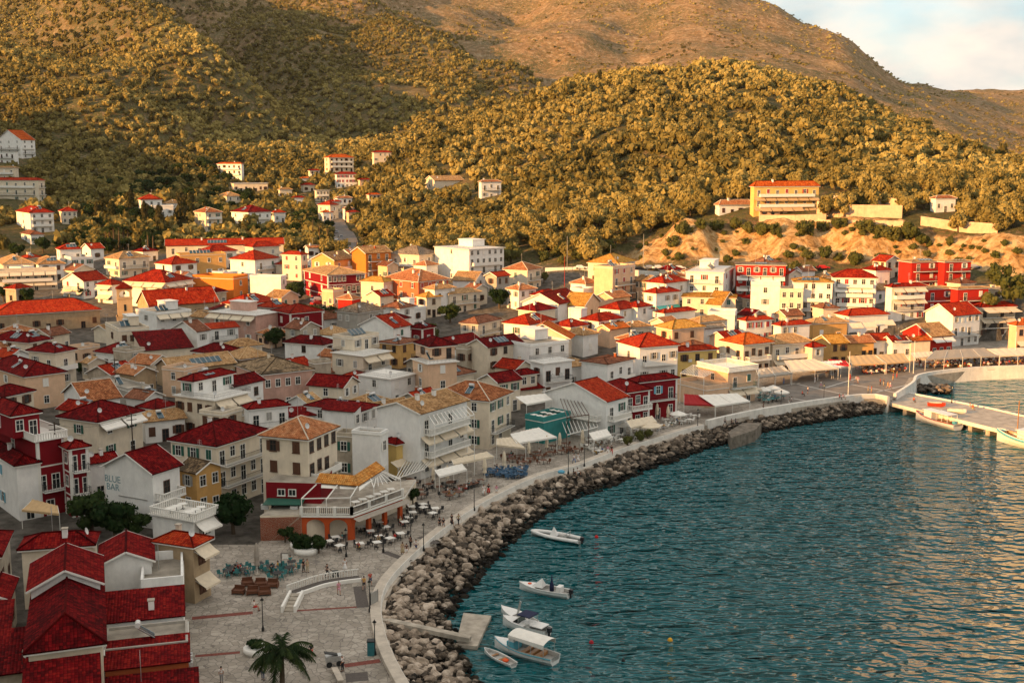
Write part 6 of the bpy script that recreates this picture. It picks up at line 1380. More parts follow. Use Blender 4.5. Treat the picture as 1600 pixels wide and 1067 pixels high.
olive_tr = [trunk_mesh('trunk', 1.0, 0.10, 0.06, 4, i) for i in range(3)]
dark_cr = [crown_mesh('crown', DARKG, 200+i, 14, 900, 0.075, 1.0, 0.8, (0.28, 0.45)) for i in range(3)]
bush_cr = [crown_mesh('crown', BUSHM, 300+i, 11, 500, 0.09, 1.0, 0.75, (0.3, 0.45)) for i in range(3)]
cyp_cr = [crown_mesh('crown', CYPM, 400+i, 22, 900, 0.07, 1.0, 0.33, (0.28, 0.4), shape='col') for i in range(3)]
lowc = [crown(500+i, 7, 74, 0.19, 1.0, 0.8, (0.36, 0.52), qj=0.45) for i in range(8)]
farc = [crown(600+i, 4, 26, 0.30, 1.0, 0.75, (0.42, 0.6), qj=0.45) for i in range(6)]
minc = [crown(700+i, 2, 9, 0.42, 1.0, 0.7, (0.5, 0.7), core=False) for i in range(5)]
def tree(kind, x, y, z, rad, label, group, hh=None, cr=None, tr=True, name=None, zs=1.0, cat=None):
    nm = name or kind; root = empty(nm, (x, y, z), random.uniform(0, 6.3), label=label, cat=cat or 'tree', group=group)
    h = hh if hh is not None else rad*0.95
    c = link('crown', random.choice(cr), root, (0, 0, h + (0 if kind != 'cypress' else rad*0)))
    c.scale = (rad*random.uniform(.9, 1.1), rad*random.uniform(.9, 1.1), rad*zs*random.uniform(.9, 1.1))
    if tr: t = link('trunk', random.choice(olive_tr), root, (0, 0, 0)); s = h*0.9; t.scale = (s*1.1, s*1.1, s)
    return root
# visibility of the ground along each bearing
ang = (Z - CAMH)/GY; runmax = np.maximum.accumulate(ang, axis=1)
HA = np.array([(h[0], h[1], h[2]) for h in HOUSES])
rdp = np.array([(p.x, p.y) for p in ROADP])
PARKW = [hit(x, y) for x, y in [(905, 424), (960, 420), (1030, 424), (1110, 424)]]
CLEAR_PX = [(520, 232, 12), (1228, 300, 15), (560, 282, 8), (690, 262, 7), (500, 262, 6), (1330, 315, 14), (1250, 320, 16), (1400, 345, 8)]
clr = [(*hit(x, y)[:2], r) for x, y, r in CLEAR_PX]
cand = []; 
def sample(d0, d1, sp):
    out = []
    n = int((0.62+0.55)*0.5*(d1*d1-d0*d0)/(sp*sp)*1.25)
    u = rng.uniform(-0.62, 0.55, n); d = np.sqrt(rng.uniform(d0*d0, d1*d1, n)); cell = {}
    for uu, dd in zip(u, d):
        x, y = uu*dd, dd; k = (int(x/sp), int(y/sp)); ok = True
        for i in (-1, 0, 1):
            for j in (-1, 0, 1):
                for (a, b) in cell.get((k[0]+i, k[1]+j), ()):
                    if (a-x)**2+(b-y)**2 < (sp*0.72)**2: ok = False; break
                if not ok: break
            if not ok: break
        if ok: cell.setdefault(k, []).append((x, y)); out.append((x, y))
    return out
def in_cliff(x, y):
    u = x/y; fu = (u-UMIN)/(UMAX-UMIN)*(NU-1); i = int(fu); j = int(np.searchsorted(DS, y)); return CLIFF[i, min(j, ND-1)] > 0.15
def visible(x, y, z, top):
    u = x/y; i = int(round((u-UMIN)/(UMAX-UMIN)*(NU-1))); j = max(0, min(int(np.searchsorted(DS, y))-3, ND-1)); return (z+top-CAMH)/y > runmax[i, j] - 0.001
near, mid, far = [], [], []
for (d0, d1, spc, lst) in ((350, 1000, 5.5, near), (1000, 2600, 8.6, mid), (1650, 3400, 17, far)):
    pts = sample(d0, d1, spc); P = np.array(pts)
    dens = vnoise(P[:, 0], P[:, 1], 70, 51, 3); big = vnoise(P[:, 0], P[:, 1], 240, 61, 3)
    for (x, y), dn, bg_ in zip(pts, dens, big):
        u = x/y
        if y < np.interp(u, US, FU): continue
        if y < 480 and in_cliff(x, y): continue
        px_, py_ = proj((x, y, tz(x, y)))
        if px_ < -60 or px_ > 1660 or py_ < -40: continue
        if lst is far and dn < -0.1: continue
        if lst is far and u > 0.0 and y > 1700 and dn < 0.05: continue
        if lst is mid and (dn < -1.0 or (y > 1650 and (u > -0.03 or dn < (y-1650)/1000-1.0))): continue
        if lst is far and u < -0.03 and y < 2300: continue
        if lst is near and dn < -1.25: continue
        z = tz(x, y)
        if not visible(x, y, z, 6): continue
        if lst is not far:
            if np.min(np.hypot(rdp[:, 0]-x, rdp[:, 1]-y)) < 8: continue
            bad = False
            if any((x-a)**2+(y-b)**2 < r*r for a, b, r in clr): continue
            # not on a house nor hiding it
            hx, hy, hr = HA[:, 0], HA[:, 1], HA[:, 2]; dc = np.hypot(hx, hy); t = (x*hx+y*hy)/dc - dc; lat = np.abs(x*hy-y*hx)/dc
            if np.any((lat < hr+1.5) & (t > -hr-14) & (t < hr+2)): continue
        lst.append((x, y, z, dn, bg_))
print('trees', len(near), len(mid), len(far))
near.sort(key=lambda t: t[1])
inst = []
for i, (x, y, z, dn, bg_) in enumerate(near):
    r = random.choice([3.2, 3.8, 4.3, 4.8, 5.4])*(0.82 if y > 650 else 0.92)*random.uniform(.85, 1.1)
    if i < 300: tree('olive_tree', x, y, z, r, 'billowy olive tree of the grove on the slope just behind the town', 'olive trees of the nearest slope', hh=r*0.85, cr=olive_cr, zs=1.1)
    else:
        dk = random.random() < 0.07; inst.append((random.randrange(8), x, y, z+r*0.6, r*(.7 if dk else 1), r*random.uniform(.9, 1.1)*(.7 if dk else 1), r*random.uniform(.9, 1.25)*(1.3 if dk else 1), random.uniform(0, 6.3), 0.0 if dk else min(1, max(0, 0.45+0.25*dn+random.uniform(-.22, .22)))))
me = merge_instances('olive_grove', lowc, inst, OLIVE); tagset(link('olive_grove', me), 'dense billowing olive grove covering the hill behind the town', 'olive grove', kind='stuff')
inst = []
for (x, y, z, dn, bg_) in mid:
    r = random.choice([3.0, 3.6, 4.2, 4.8])*random.uniform(.85, 1.2); inst.append((random.randrange(6), x, y, z+r*0.5, r, r, r*random.uniform(.8, 1.1), random.uniform(0, 6.3), min(1, max(0, 0.4+0.3*bg_+random.uniform(-.15, .15)))))
me = merge_instances('mountain_woodland', farc, inst, OLIVE); tagset(link('mountain_woodland', me), 'open woodland dotted over the middle mountain slopes', 'woodland', kind='stuff')
inst = [(random.randrange(5), x, y, z+1.2, r_, r_, r_*.8, random.uniform(0, 6.3), min(1, max(0, .35+.3*bg_))) for (x, y, z, dn, bg_) in far for r_ in (random.uniform(2.5, 5.5),)]
me = merge_instances('mountain_scrub', minc, inst, OLIVE); tagset(link('mountain_scrub', me), 'scattered scrub on the high bare mountain', 'scrub', kind='stuff')
# ---- trees of the town: (px, py of crown centre, crown radius px, label)
def at_crown(px, py, hgt, dmin=95): return hit(px, py, hgt, dmin)
TT = [(142, 796, 34, 'dark plane tree filling the corner under the white gabled bar'), (178, 806, 33, 'dark round tree right of the plane tree below the bar'), (212, 816, 22, 'small dark tree at the foot of the balustraded terrace'),
 (363, 797, 33, 'dark leafy tree beside the lane below the cream corner house'), (514, 492, 19, 'tall dark tree right of the dark red house in mid town'), (430, 525, 17, 'dark tree below the stained pink side wall'),
 (703, 486, 17, 'dark green tree beside the ochre pyramid roofs'), (780, 462, 18, 'broad green tree under the white hotel'), (806, 460, 12, 'small green tree right of the one under the white hotel'), (850, 432, 9, 'small dark tree by the bend in the hill road'),
 (1316, 470, 17, 'leafy tree between the white apartment houses and the low red roof'), (1243, 420, 13, 'dark tree squeezed right of the red hotel with white balconies'), (645, 772, 14, 'dark bushy tree beside the pergola cafe'), (463, 452, 17, 'grey-green tree left of the dark red mansion'),
 (5, 455, 14, 'green tree at the left edge above the school roof'), (42, 460, 13, 'small green tree above the school roof'), (570, 508, 7, 'small dark garden tree beside the grey stone house'), (647, 490, 6, 'tiny dark cypress-like tree in mid town'),
 (1380, 455, 10, 'green tree left of the stepped guest house'), (1560, 430, 22, 'big olive-green tree right of the red hotel'), (1585, 450, 24, 'spreading tree at the right edge above the peach house'), (1545, 470, 14, 'low tree behind the restaurant awnings'),
 (130, 455, 9, 'small tree beside the awning block'), (510, 660, 9, 'potted tree on a cluttered balcony'), (470, 480, 10, 'low green tree behind the dark red house'), (1090, 600, 5, 'small vine on the pergola'), (468, 845, 17, 'dark shrub against the orange arcade wall'), (445, 832, 14, 'dark climbing shrub on the orange wall'),
 (498, 848, 14, 'dark tree in the white round planter'), (845, 320, 8, 'dark pine'), (165, 388, 8, 'small tree')]
SKIP = {'small vine on the pergola', 'dark pine', 'small tree', 'potted tree on a cluttered balcony'}
for (px_, py_, rp, lb) in TT:
    if lb in SKIP: continue
    C_ = at_crown(px_, py_, 3.5); s_ = FPX/C_.length; r = rp/(FPX/ (C_ - Vector((0, 0, CAMH))).length); h = max(r*1.0, 1.2); C_ = at_crown(px_, py_, h+0.3); zg_ = C_.z-h-0.3
    tree('dark', C_.x, C_.y, zg_, r, lb, None, hh=h+0.3, cr=dark_cr if C_.y < 380 and px_ < 1100 else bush_cr, name='broadleaf_tree')
for (x, y, rr_, lb) in [(1000, 692, 1.3, 'small green tree by the sea wall near the open parasol'), (981, 699, 1.1, 'low green shrub by the sea wall left of the small tree'), (1012, 688, 1.0, 'low green shrub by the sea wall right of the small tree')]:
    P_ = onz(x, y, QZ); tree('d', P_.x, P_.y, QZ, rr_, lb, None, hh=1.3, cr=bush_cr, name='shrub', cat='shrub')
# bushes on the cliff edge and below it
BB = [(1068, 362, 15), (1095, 352, 12), (1120, 356, 13), (1148, 352, 12), (1170, 358, 12), (1190, 362, 16), (1212, 360, 12), (1258, 362, 18), (1285, 356, 12), (1312, 352, 13), (1352, 358, 15), (1378, 364, 14), (1395, 372, 18), (1420, 368, 18), (1440, 376, 12), (1486, 376, 8), (1505, 382, 5), (1452, 380, 6), (1232, 398, 9), (1262, 400, 11), (1290, 396, 12), (1335, 408, 15), (1310, 402, 9), (1052, 380, 12), (1040, 395, 9), (1150, 395, 7), (1135, 405, 9), (1060, 402, 10), (1480, 392, 5), (1530, 385, 5), (1570, 378, 6), (1590, 392, 8),
      (900, 400, 12), (925, 395, 14), (950, 388, 13), (880, 408, 10), (960, 402, 8), (1000, 385, 7), (870, 395, 12), (850, 402, 11)]
for (px_, py_, rp) in BB:
    C_ = at_crown(px_, py_, 1.0, 320); r = rp/(FPX/(C_-Vector((0, 0, CAMH))).length); 
    tree('bush', C_.x, C_.y, C_.z-1.0, r, 'rounded green bush growing on the sandy cliff band', 'bushes of the cliff', hh=r*0.5, cr=bush_cr, tr=False, name='bush', cat='bush')
# shrubs filling the gardens of the lower left slope
def more_bushes():
    k = 0
    while k < 60:
        x, y = random.uniform(950, 1598), random.uniform(352, 408); P_ = hit(x, y, .3, 320); i = int(round((P_.x/P_.y-UMIN)/(UMAX-UMIN)*(NU-1))); j = int(np.searchsorted(DS, P_.y))
        if CLIFF[i, j] > .1: tree('bush', P_.x, P_.y, P_.z-.4, random.uniform(.7, 1.8), 'rounded green bush growing on the sandy cliff band', 'bushes of the cliff', hh=.5, cr=bush_cr, tr=False, name='bush', cat='bush')
        k += 1
more_bushes()
# ---- cypresses (px, base py, top py)
CYP = [(204, 340, 298, 'cypress standing left of the lone white house'), (285, 368, 302, 'tallest cypress right of the lone white house'), (300, 345, 300, 'slim pointed cypress beside the tallest one'), (161, 352, 312, 'cypress at the left of the small cypress group'), (152, 352, 318, 'short cypress on the far left of the group'), (176, 356, 316, 'dark cypress between olives and the lone white house'), (250, 368, 322, 'dark broad cypress below the lone white house'), (228, 356, 316, 'reddish-brown cypress below the lone white house'), (197, 366, 345, 'small cypress behind the palms'),
 (245, 222, 202, 'distant cypress on the sunlit left slope'), (415, 222, 208, 'distant cypress left of the valley'), (422, 224, 209, 'second distant cypress left of the valley'), (937, 130, 110, 'lone cypress on the crest of the olive hill'), (682, 165, 145, 'distant dark cypress on the middle slope'), (696, 178, 160, 'thin distant cypress on the middle slope'), (1063, 148, 128, 'cypress among olives near the hill crest'), (1073, 150, 128, 'second cypress among olives near the hill crest'), (545, 345, 320, 'cypress above the valley road')]
for (px_, yb, yt, lb) in CYP:
    Pb = hit(px_, yb, 0, 420); d = (Pb-Vector((0, 0, CAMH))).length; h = (yb-yt)/FPX*d; w_ = h*random.uniform(.16, .2)
    root = empty('cypress', Pb, random.uniform(0, 6), label=lb, cat='cypress tree'); c = link('crown', random.choice(cyp_cr), root, (0, 0, h*.52)); c.scale = (w_*1.4, w_*1.4, h/2.35); t = link('trunk', olive_tr[0], root, (0, 0, 0)); t.scale = (h*.15, h*.15, h*.3)
# ---- palms
def palm_proto(h, fl, nf, seed, droop):
    rr = random.Random(seed); root = empty('palm_tree', (0, 0, 0), 0); mb = MB(); p = Vector((0, 0, -.5)); K = 8
    for i in range(K):
        q = Vector((math.sin(i*.3)*.08, math.cos(i*.4)*.06, (i+1)*h/K)); r0 = 0.26-.08*i/K; mb.tube(p, q, r0*1.15, r0, BARK, 8); p = q
    mb.build('trunk', root); top = p
    for k in range(nf):
        a = 2*math.pi*k/nf*1.0 + rr.uniform(-.2, .2)+ (k % 3)*.5; el = rr.uniform(-0.1, 1.15); L_ = fl*rr.uniform(.85, 1.1); mb = MB(); pts = []; d = Vector((math.cos(a)*math.cos(el), math.sin(a)*math.cos(el), math.sin(el))); q = Vector(top); n = 9
        for i in range(n+1):
            pts.append(Vector(q)); d = (d + Vector((0, 0, -droop*(0.6+i*.12)))).normalized(); q = q + d*L_/n
        for i in range(n):
            u = (pts[i+1]-pts[i]).normalized(); s = u.cross(Vector((0, 0, 1))); s = s.normalized() if s.length > .01 else Vector((1, 0, 0)); mb.beam(pts[i], pts[i+1], .05, .05, PALMM)
            for j in range(4):
                c = pts[i].lerp(pts[i+1], j/4); ll = fl*.24*math.sin(math.pi*min(1, (i+j/4+1.2)/(n+1.5)))+.08
                for sg in (-1, 1):
                    e = c + s*sg*ll*.75 + u*ll*.45 + Vector((0, 0, -ll*rr.uniform(.35, .8))); w_ = u*.055*fl/3; mb.face([c-w_, c+w_, e], PALMM)
        mb.build('frond', root)
    note_kids(root); return root
big = palm_proto(4.6, 3.6, 40, 3, 0.19); B_ = onz(441, 1092, QZ); big.location = B_; tagset(big, 'large drooping dark palm at the bottom of the plaza', 'palm tree')
pp_ = palm_proto(7.0, 2.5, 14, 5, 0.16)
PALMS = [(166, 388, 360), (172, 389, 358), (179, 390, 356), (187, 390, 356), (194, 389, 358), (201, 388, 360), (219, 385, 370), (232, 402, 362), (240, 400, 362), (330, 355, 348), (382, 350, 330), (404, 352, 336), (425, 348, 340), (1276, 455, 455), (1268, 308, 300), (1350, 322, 308)]
for i, (px_, yb, yt) in enumerate(PALMS):
    o = pp_ if i == 0 else copy_tree(pp_); P_ = hit(px_, yb, 0, 330); d = (P_-Vector((0, 0, CAMH))).length; s = max((yb-yt)/FPX*d/7.0, 0.62); o.location = P_; o.scale = (s, s, s) if s < 1.3 else (1.2, 1.2, s); o.rotation_euler = (0, 0, random.uniform(0, 6.3))
    tagset(o, 'slender palm with a tuft of sunlit fronds among the upper town houses', 'palm tree', 'palms of the upper town')
# dark garden greenery of the lower left hillside, seen as trees one by one
def scatter_trees(poly_px, n, rlo, rhi, mats, label, group, dmin=430, cat='tree', name='evergreen_tree'):
    cnt = 0; xs = [p[0] for p in poly_px]; ys = [p[1] for p in poly_px]; placed = []
    for _ in range(n*6):
        if cnt >= n: break
        x, y = random.uniform(min(xs), max(xs)), random.uniform(min(ys), max(ys))
        if not bool(inpoly(np.array([x]), np.array([y]), poly_px)[0]): continue
        P_ = hit(x, y, 1.5, dmin)
        hx, hy, hr = HA[:, 0], HA[:, 1], HA[:, 2]; dc = np.hypot(hx, hy); t = (P_.x*hx+P_.y*hy)/dc - dc; lat = np.abs(P_.x*hy-P_.y*hx)/dc
        if np.any((lat < hr+1.0) & (t > -hr-9) & (t < hr+1)): continue
        if any((P_.x-a)**2+(P_.y-b)**2 < 9 for a, b in placed): continue
        placed.append((P_.x, P_.y)); r = random.uniform(rlo, rhi); tree('x', P_.x, P_.y, P_.z-1.5, r, label, group, hh=r*.9, cr=mats, name=name, cat=cat); cnt += 1
scatter_trees([(0, 350), (60, 330), (330, 345), (520, 330), (520, 385), (260, 385), (0, 400)], 60, 2.6, 4.2, dark_cr, 'dark evergreen tree in the gardens between the upper town and the slope', 'garden evergreens of the upper town', 380)
scatter_trees([(110, 300), (330, 250), (420, 300), (330, 350), (150, 350)], 60, 3.2, 5.0, dark_cr, 'dark evergreen tree in the shaded hollow of the left slope', 'evergreens of the shaded hollow', 480)
scatter_trees([(540, 345), (700, 330), (860, 380), (860, 415), (620, 385), (555, 388)], 40, 2.5, 4.2, bush_cr+olive_cr, 'sunlit tree at the foot of the olive hill behind the white hotel', 'trees at the foot of the olive hill', 380)
scatter_trees([(0, 470), (300, 460), (700, 450), (1100, 450), (1500, 440), (1500, 480), (1100, 540), (700, 640), (300, 680), (0, 660)], 34, 1.4, 2.6, dark_cr+bush_cr, 'small garden tree growing in a gap between the town houses', 'garden trees among the town houses', 150)
# ================================================================ canopies and awnings over the cafes
def canopy(crop, near0, near1, far1, far0, zn, zf_, c, label, posts=True):
    P = [onz(*cpx(crop, *p), QZ + z) for p, z in ((near0, zn), (near1, zn), (far1, zf_), (far0, zf_))]; o = Vector((P[0].x, P[0].y, QZ)); q = [p-o for p in P]
    root = empty('canopy', o, 0, label=label, cat='canopy'); mb = MB(); m = CLOTH[c]; K = 6; n = 5
    for i in range(n):
        for k in range(K):
            def pt(s, t):
                A = q[0].lerp(q[1], s); B = q[3].lerp(q[2], s); v = A.lerp(B, t); v = v + Vector((0, 0, -0.07*math.sin(math.pi*((s*n) % 1.0 if 0 < s*n < n else 0)) - 0.16*math.sin(math.pi*t))); return v
            s0, s1, t0, t1 = i/n, (i+1)/n, k/K, (k+1)/K; mid = (s0+s1)/2
            A, B, Cc, D_ = pt(s0, t0), pt(mid, t0), pt(mid, t1), pt(s0, t1); mb.face([A, B, Cc, D_], m, smooth=True); A2, D2 = pt(s1-1e-6 if s1 < 1 else 1, t0), pt(s1-1e-6 if s1 < 1 else 1, t1); mb.face([B, A2, D2, Cc], m, smooth=True)
    for a, b in ((q[0], q[1]),):
        mb.face([a, b, b-Vector((0, 0, .3)), a-Vector((0, 0, .3))], m)
    mb.build('cloth', root); nn = max(1, int((q[1]-q[0]).length/4.5))
    if posts:
        for i in range(nn+1):
            c_ = q[0].lerp(q[1], i/nn); mb = MB(); mb.tube((c_.x, c_.y, 0), (c_.x, c_.y, c_.z), .05, .05, WHITE, 6); mb.build('post', root)
        for i in range(nn+1):
            A = q[0].lerp(q[1], i/nn); B = q[3].lerp(q[2], i/nn); mb = MB(); mb.beam(A-Vector((0, 0, .1)), B-Vector((0, 0, .1)), .06, .06, WHITE); mb.build('rafter', root)
    return root
Zm = lambda x, y: ((1080 + x/5.3333), 560 + y/5.3333)
CROP['Q'] = (1080, 560, 5.3333)
canopy('L', (0, 290), (75, 283), (60, 240), (0, 245), 2.6, 3.0, 'w', 'small white awning at the left end of the sunny waterfront canopies')
canopy('L', (165, 262), (445, 250), (350, 175), (130, 190), 2.7, 3.6, 'o', 'sand-coloured canopy leftmost along the sunny waterfront row')
canopy('L', (455, 250), (650, 235), (600, 165), (360, 178), 2.7, 3.6, 'o', 'second sand-coloured canopy of the sunny waterfront row')
canopy('L', (690, 205), (870, 190), (830, 150), (655, 160), 2.7, 3.4, 'c', 'pale canopy in front of the light blue veranda')
canopy('L', (780, 218), (1395, 188), (1270, 120), (860, 142), 2.8, 3.6, 'g', 'long grey-brown canopy over crowded tables at the white quay wall')
canopy('L', (1400, 188), (1700, 176), (1640, 118), (1290, 128), 2.8, 3.6, 'c', 'cream canopy at the right edge of the waterfront')
canopy('J', (935, 872), (1225, 848), (1075, 790), (890, 800), 2.8, 3.8, 'c', 'big cream square canopy on the middle of the square')
canopy('J', (1100, 858), (1290, 832), (1240, 800), (1120, 805), 2.6, 3.3, 'w', 'low white canopy beside the red one on the square')
canopy('J', (1180, 822), (1300, 830), (1270, 800), (1160, 792), 2.9, 3.3, 'r', 'bright red canopy on the square')
canopy('J', (735, 905), (940, 880), (860, 835), (715, 850), 2.7, 3.4, 'g', 'grey canopy left of the big square canopy')
canopy('Q', (200, 392), (490, 350), (380, 285), (60, 300), 2.7, 3.5, 'w', 'white canopy at the foot of the peach corner building')
canopy('Q', (-60, 375), (205, 385), (60, 300), (-60, 290), 2.6, 3.3, 'r', 'dark red canopy left of the peach corner building')
canopy('Q', (395, 280), (590, 250), (530, 222), (350, 245), 2.5, 3.1, 'c', 'cream awning across the front of the peach corner building')
canopy('I', (425, 520), (672, 480), (560, 422), (385, 462), 2.8, 3.7, 'w', 'wide white canopy below the teal roof bar')
canopy('I', (300, 530), (480, 550), (400, 480), (300, 490), 2.6, 3.3, 'c', 'cream canopy left of the wide white one on the promenade')
canopy('I', (35, 650), (285, 600), (240, 570), (20, 620), 2.7, 3.2, 'c', 'long cream shop awning under the pergola house')
canopy('I', (485, 280), (645, 250), (600, 212), (415, 232), 6.4, 7.2, 'w', 'white canopy over the teal roof bar')
canopy('F', (1075, 275), (1230, 215), (1180, 195), (1030, 240), 2.6, 3.1, 'c', 'cream awning of the pergola cafe by the little yellow house')
canopy('I', (480, 470), (560, 450), (540, 425), (450, 445), 2.8, 3.3, 'c', 'narrow cream canopy behind the wide white one')
canopy('I', (900, 500), (1010, 470), (980, 430), (870, 455), 2.7, 3.3, 'w', 'white canopy over the white cafe tables')
canopy('I', (1130, 425), (1290, 385), (1260, 350), (1100, 380), 2.7, 3.3, 'c', 'cream canopy below the dark red building balcony')
canopy('F', (1330, 330), (1500, 285), (1470, 250), (1300, 290), 2.7, 3.2, 'w', 'white canopy at the corner of the pergola house')
canopy('Q', (560, 150), (830, 112), (760, 55), (560, 90), 2.7, 3.3, 'c', 'pale canopy between the corner building and the square')
canopy('C', (92, 318), (255, 335), (248, 300), (140, 272), 3.0, 3.6, 'o', 'tan canopy stretched over the dark alley at far left')
# timber pergolas with open rafters
def pergola(crop, near0, near1, far1, far0, z, label, m=WHITE, n=9):
    P = [onz(*cpx(crop, *p), z) for p in (near0, near1, far1, far0)]; zg_ = min(tz(P[0].x, P[0].y), z-2); zg_ = max(zg_, QZ) if z < 8 else zg_; o = Vector((P[0].x, P[0].y, zg_)); q = [p-o for p in P]; root = empty('pergola', o, 0, label=label, cat='pergola')
    for k, c in enumerate(q): mb = MB(); mb.tube((c.x, c.y, 0), (c.x, c.y, c.z), .07, .07, m, 6); mb.build('post', root)
    for i in range(n+1): mb = MB(); mb.beam(q[0].lerp(q[1], i/n)+Vector((0, 0, .1)), q[3].lerp(q[2], i/n)+Vector((0, 0, .1)), .09, .12, m); mb.build('rafter', root)
    for a, b in ((q[0], q[1]), (q[3], q[2])): mb = MB(); mb.beam(a, b, .12, .14, m); mb.build('beam', root)
pergola('F', (1060, 345), (1240, 285), (1290, 235), (1130, 225), QZ+2.7, 'white open pergola beside the small yellow house')
pergola('I', (735, 470), (925, 420), (900, 360), (700, 380), QZ+3.0, 'white open pergola frame in front of the teal bar')
pergola('J', (250, 880), (395, 905), (500, 850), (330, 830), QZ+6.4, 'white slatted pergola over the corner building terrace', n=12)
pergola('E', (1300, 925), (1545, 860), (1500, 810), (1265, 870), HH('tall white house with sandy gable')['zg']+10.3, 'white slatted pergola on the balcony of the tall sandy-gabled house', n=10)
pergola('I', (735, 365), (870, 345), (810, 250), (690, 240), QZ+6.3, 'bare timber pergola with plants beside the teal bar', SH['k'], 6)
# ---- parasols
def parasol(open_, c, h=2.6, r=2.0):
    root = empty('parasol', (0, 0, 0)); mb = MB(); mb.tube((0, 0, 0), (0, 0, h), .035, .03, WHITE, 8); mb.build('pole', root); mb = MB(); mb.lathe([(0.32, 0.0), (0.32, 0.08), (0.08, 0.14)], CONC, 12); mb.build('base', root)
    mb = MB()
    if open_:
        K = 8
        for k in range(K):
            a0, a1 = 2*math.pi*k/K, 2*math.pi*(k+1)/K; A = (r*math.cos(a0), r*math.sin(a0), h-.55); B = (r*math.cos(a1), r*math.sin(a1), h-.55); mb.face([A, B, (0, 0, h+.1)], CLOTH[c]); mb.face([B, A, (A[0], A[1], A[2]-.2), (B[0], B[1], B[2]-.2)], CLOTH[c])
    else:
        prof = [(0.10, 0.75), (0.25, 0.85), (0.19, 1.2), (0.27, 1.6), (0.23, 1.9), (0.17, 2.4), (0.05, h+.12)]; K = 12; v = []
        for r_, z in prof: v += [(r_*(1+.22*(k % 2))*math.cos(2*math.pi*k/K), r_*(1+.22*(k % 2))*math.sin(2*math.pi*k/K), z) for k in range(K)]
        mb.poly(v, [(j*K+i, j*K+(i+1) % K, (j+1)*K+(i+1) % K, (j+1)*K+i) for j in range(len(prof)-1) for i in range(K)], CLOTH[c])
    mb.build('cover', root); note_kids(root); return root
pc = parasol(False, 'c'); first = True
CL = [('F', 1293, 385), ('F', 1380, 375), ('I', 500, 612), ('I', 610, 578), ('I', 690, 562), ('I', 830, 552), ('I', 227, 742), ('I', 347, 697), ('I', 930, 462), ('I', 1290, 375), ('I', 1358, 388), ('I', 1408, 330), ('I', 1130, 440), ('I', 1040, 465)]
for (cr_, x, y) in CL:
    o = pc if first else copy_tree(pc); first = False; o.location = onz(*cpx(cr_, x, y), QZ); s = random.uniform(1.05, 1.35); o.scale = (s, s, s); tagset(o, 'closed cream parasol standing among cafe tables on the promenade', 'parasol', 'closed cream parasols')
o = parasol(False, 't' if False else 'g'); o.location = onz(402, 897, QZ); o.scale = (1.2, 1.2, 1.5); tagset(o, 'closed dark grey parasol on the plaza by the teal tables', 'parasol')
o = parasol(True, 'c', 2.8, 2.6); o.location = onz(1012, 682, QZ); tagset(o, 'wide open cream parasol beside the dark red waterfront house', 'parasol')
for k, (cr_, x, y) in enumerate([('I', 1085, 470), ('I', 1190, 470), ('I', 1420, 400), ('Q', 600, 330), ('Q', 680, 315), ('Q', 750, 350), ('I', 960, 545)]):
    if k == 0: po_ = parasol(True, 'w', 2.5, 1.7); o = po_
    else: o = copy_tree(po_)
    o.location = onz(*cpx(cr_, x, y), QZ); o.rotation_euler = (0, 0, k*.7); tagset(o, 'open white parasol over cafe tables by the water', 'parasol', 'open white parasols by the water')
o = parasol(True, 'w', 2.5, 1.3); o.location = onz(703, 716, QZ); tagset(o, 'small open white parasol below the green wall', 'parasol')
# ---- lamps, poles, wires
def lamp():
    root = empty('street_lamp', (0, 0, 0)); mb = MB(); mb.lathe([(.16, 0), (.16, .3), (.09, .5), (.06, .8), (.045, 3.1), (.06, 3.15)], IRON, 10); mb.build('post', root)
    mb = MB(); mb.lathe([(.07, 3.15), (.16, 3.5), (.18, 3.52)], mat('lamp_glass', (.5, .5, .45), .3), 6); mb.build('lantern', root); mb = MB(); mb.lathe([(.24, 3.52), (.05, 3.72), (.02, 3.85)], IRON, 6); mb.build('cap', root); note_kids(root); return root
lp = lamp(); LP = [(578, 955), (586, 1022), (411, 985), (741, 797), (662, 860), (642, 846), (599, 862), (541, 869), (888, 740), (913, 728), (1090, 668), (1220, 637), (1287, 626), (1487, 629), (740, 797)][:-1]
for i, p in enumerate(LP):
    o = lp if i == 0 else copy_tree(lp); o.location = onz(*p, QZ if p[0] < 1400 else 1.9); tagset(o, 'black lantern street lamp on the promenade', 'street lamp', 'lantern lamps of the promenade')
def pole(px_, py_, h, m, label, r=.1, cross=True, name='utility_pole', cat='utility pole', zb=None, base=None):
    P_ = base or (hit(px_, py_, 0) if zb is None else onz(px_, py_, zb)); root = empty(name, P_, R(35), label=label, cat=cat); mb = MB(); mb.tube((0, 0, -1), (0, 0, h), r, r*.7, m, 8); mb.build('shaft', root)
    if cross:
        for z in (h-.4, h-1.1): mb = MB(); mb.beam((-.8, 0, z), (.8, 0, z), .1, .1, m); mb.build('crossarm', root)
    return P_ + Vector((0, 0, h-.4))
WOOD = mat('creosoted_wood', (.05, .035, .025), .85, .4, 4.)
t1 = pole(93, 795, 13, WOOD, 'tall dark utility pole with coils of wire at lower left', .14)
t2 = pole(210, 745, 10.5, WOOD, 'dark wooden utility pole behind the gabled bar', .12)
t3 = pole(182, 625, 9, WOOD, 'wooden utility pole in front of the old stone cottage', .12)
t4 = pole(558, 420, 10, SH['k'], 'wooden pole by the uphill road', .12); t5 = pole(490, 392, 13, SH['k'], 'leaning wooden mast left of the valley road', .12); t6 = pole(500, 398, 12, SH['k'], 'wooden mast nearest the valley road', .12); t7 = pole(513, 400, 11, SH['k'], 'wooden mast on the kerb of the valley road', .12)
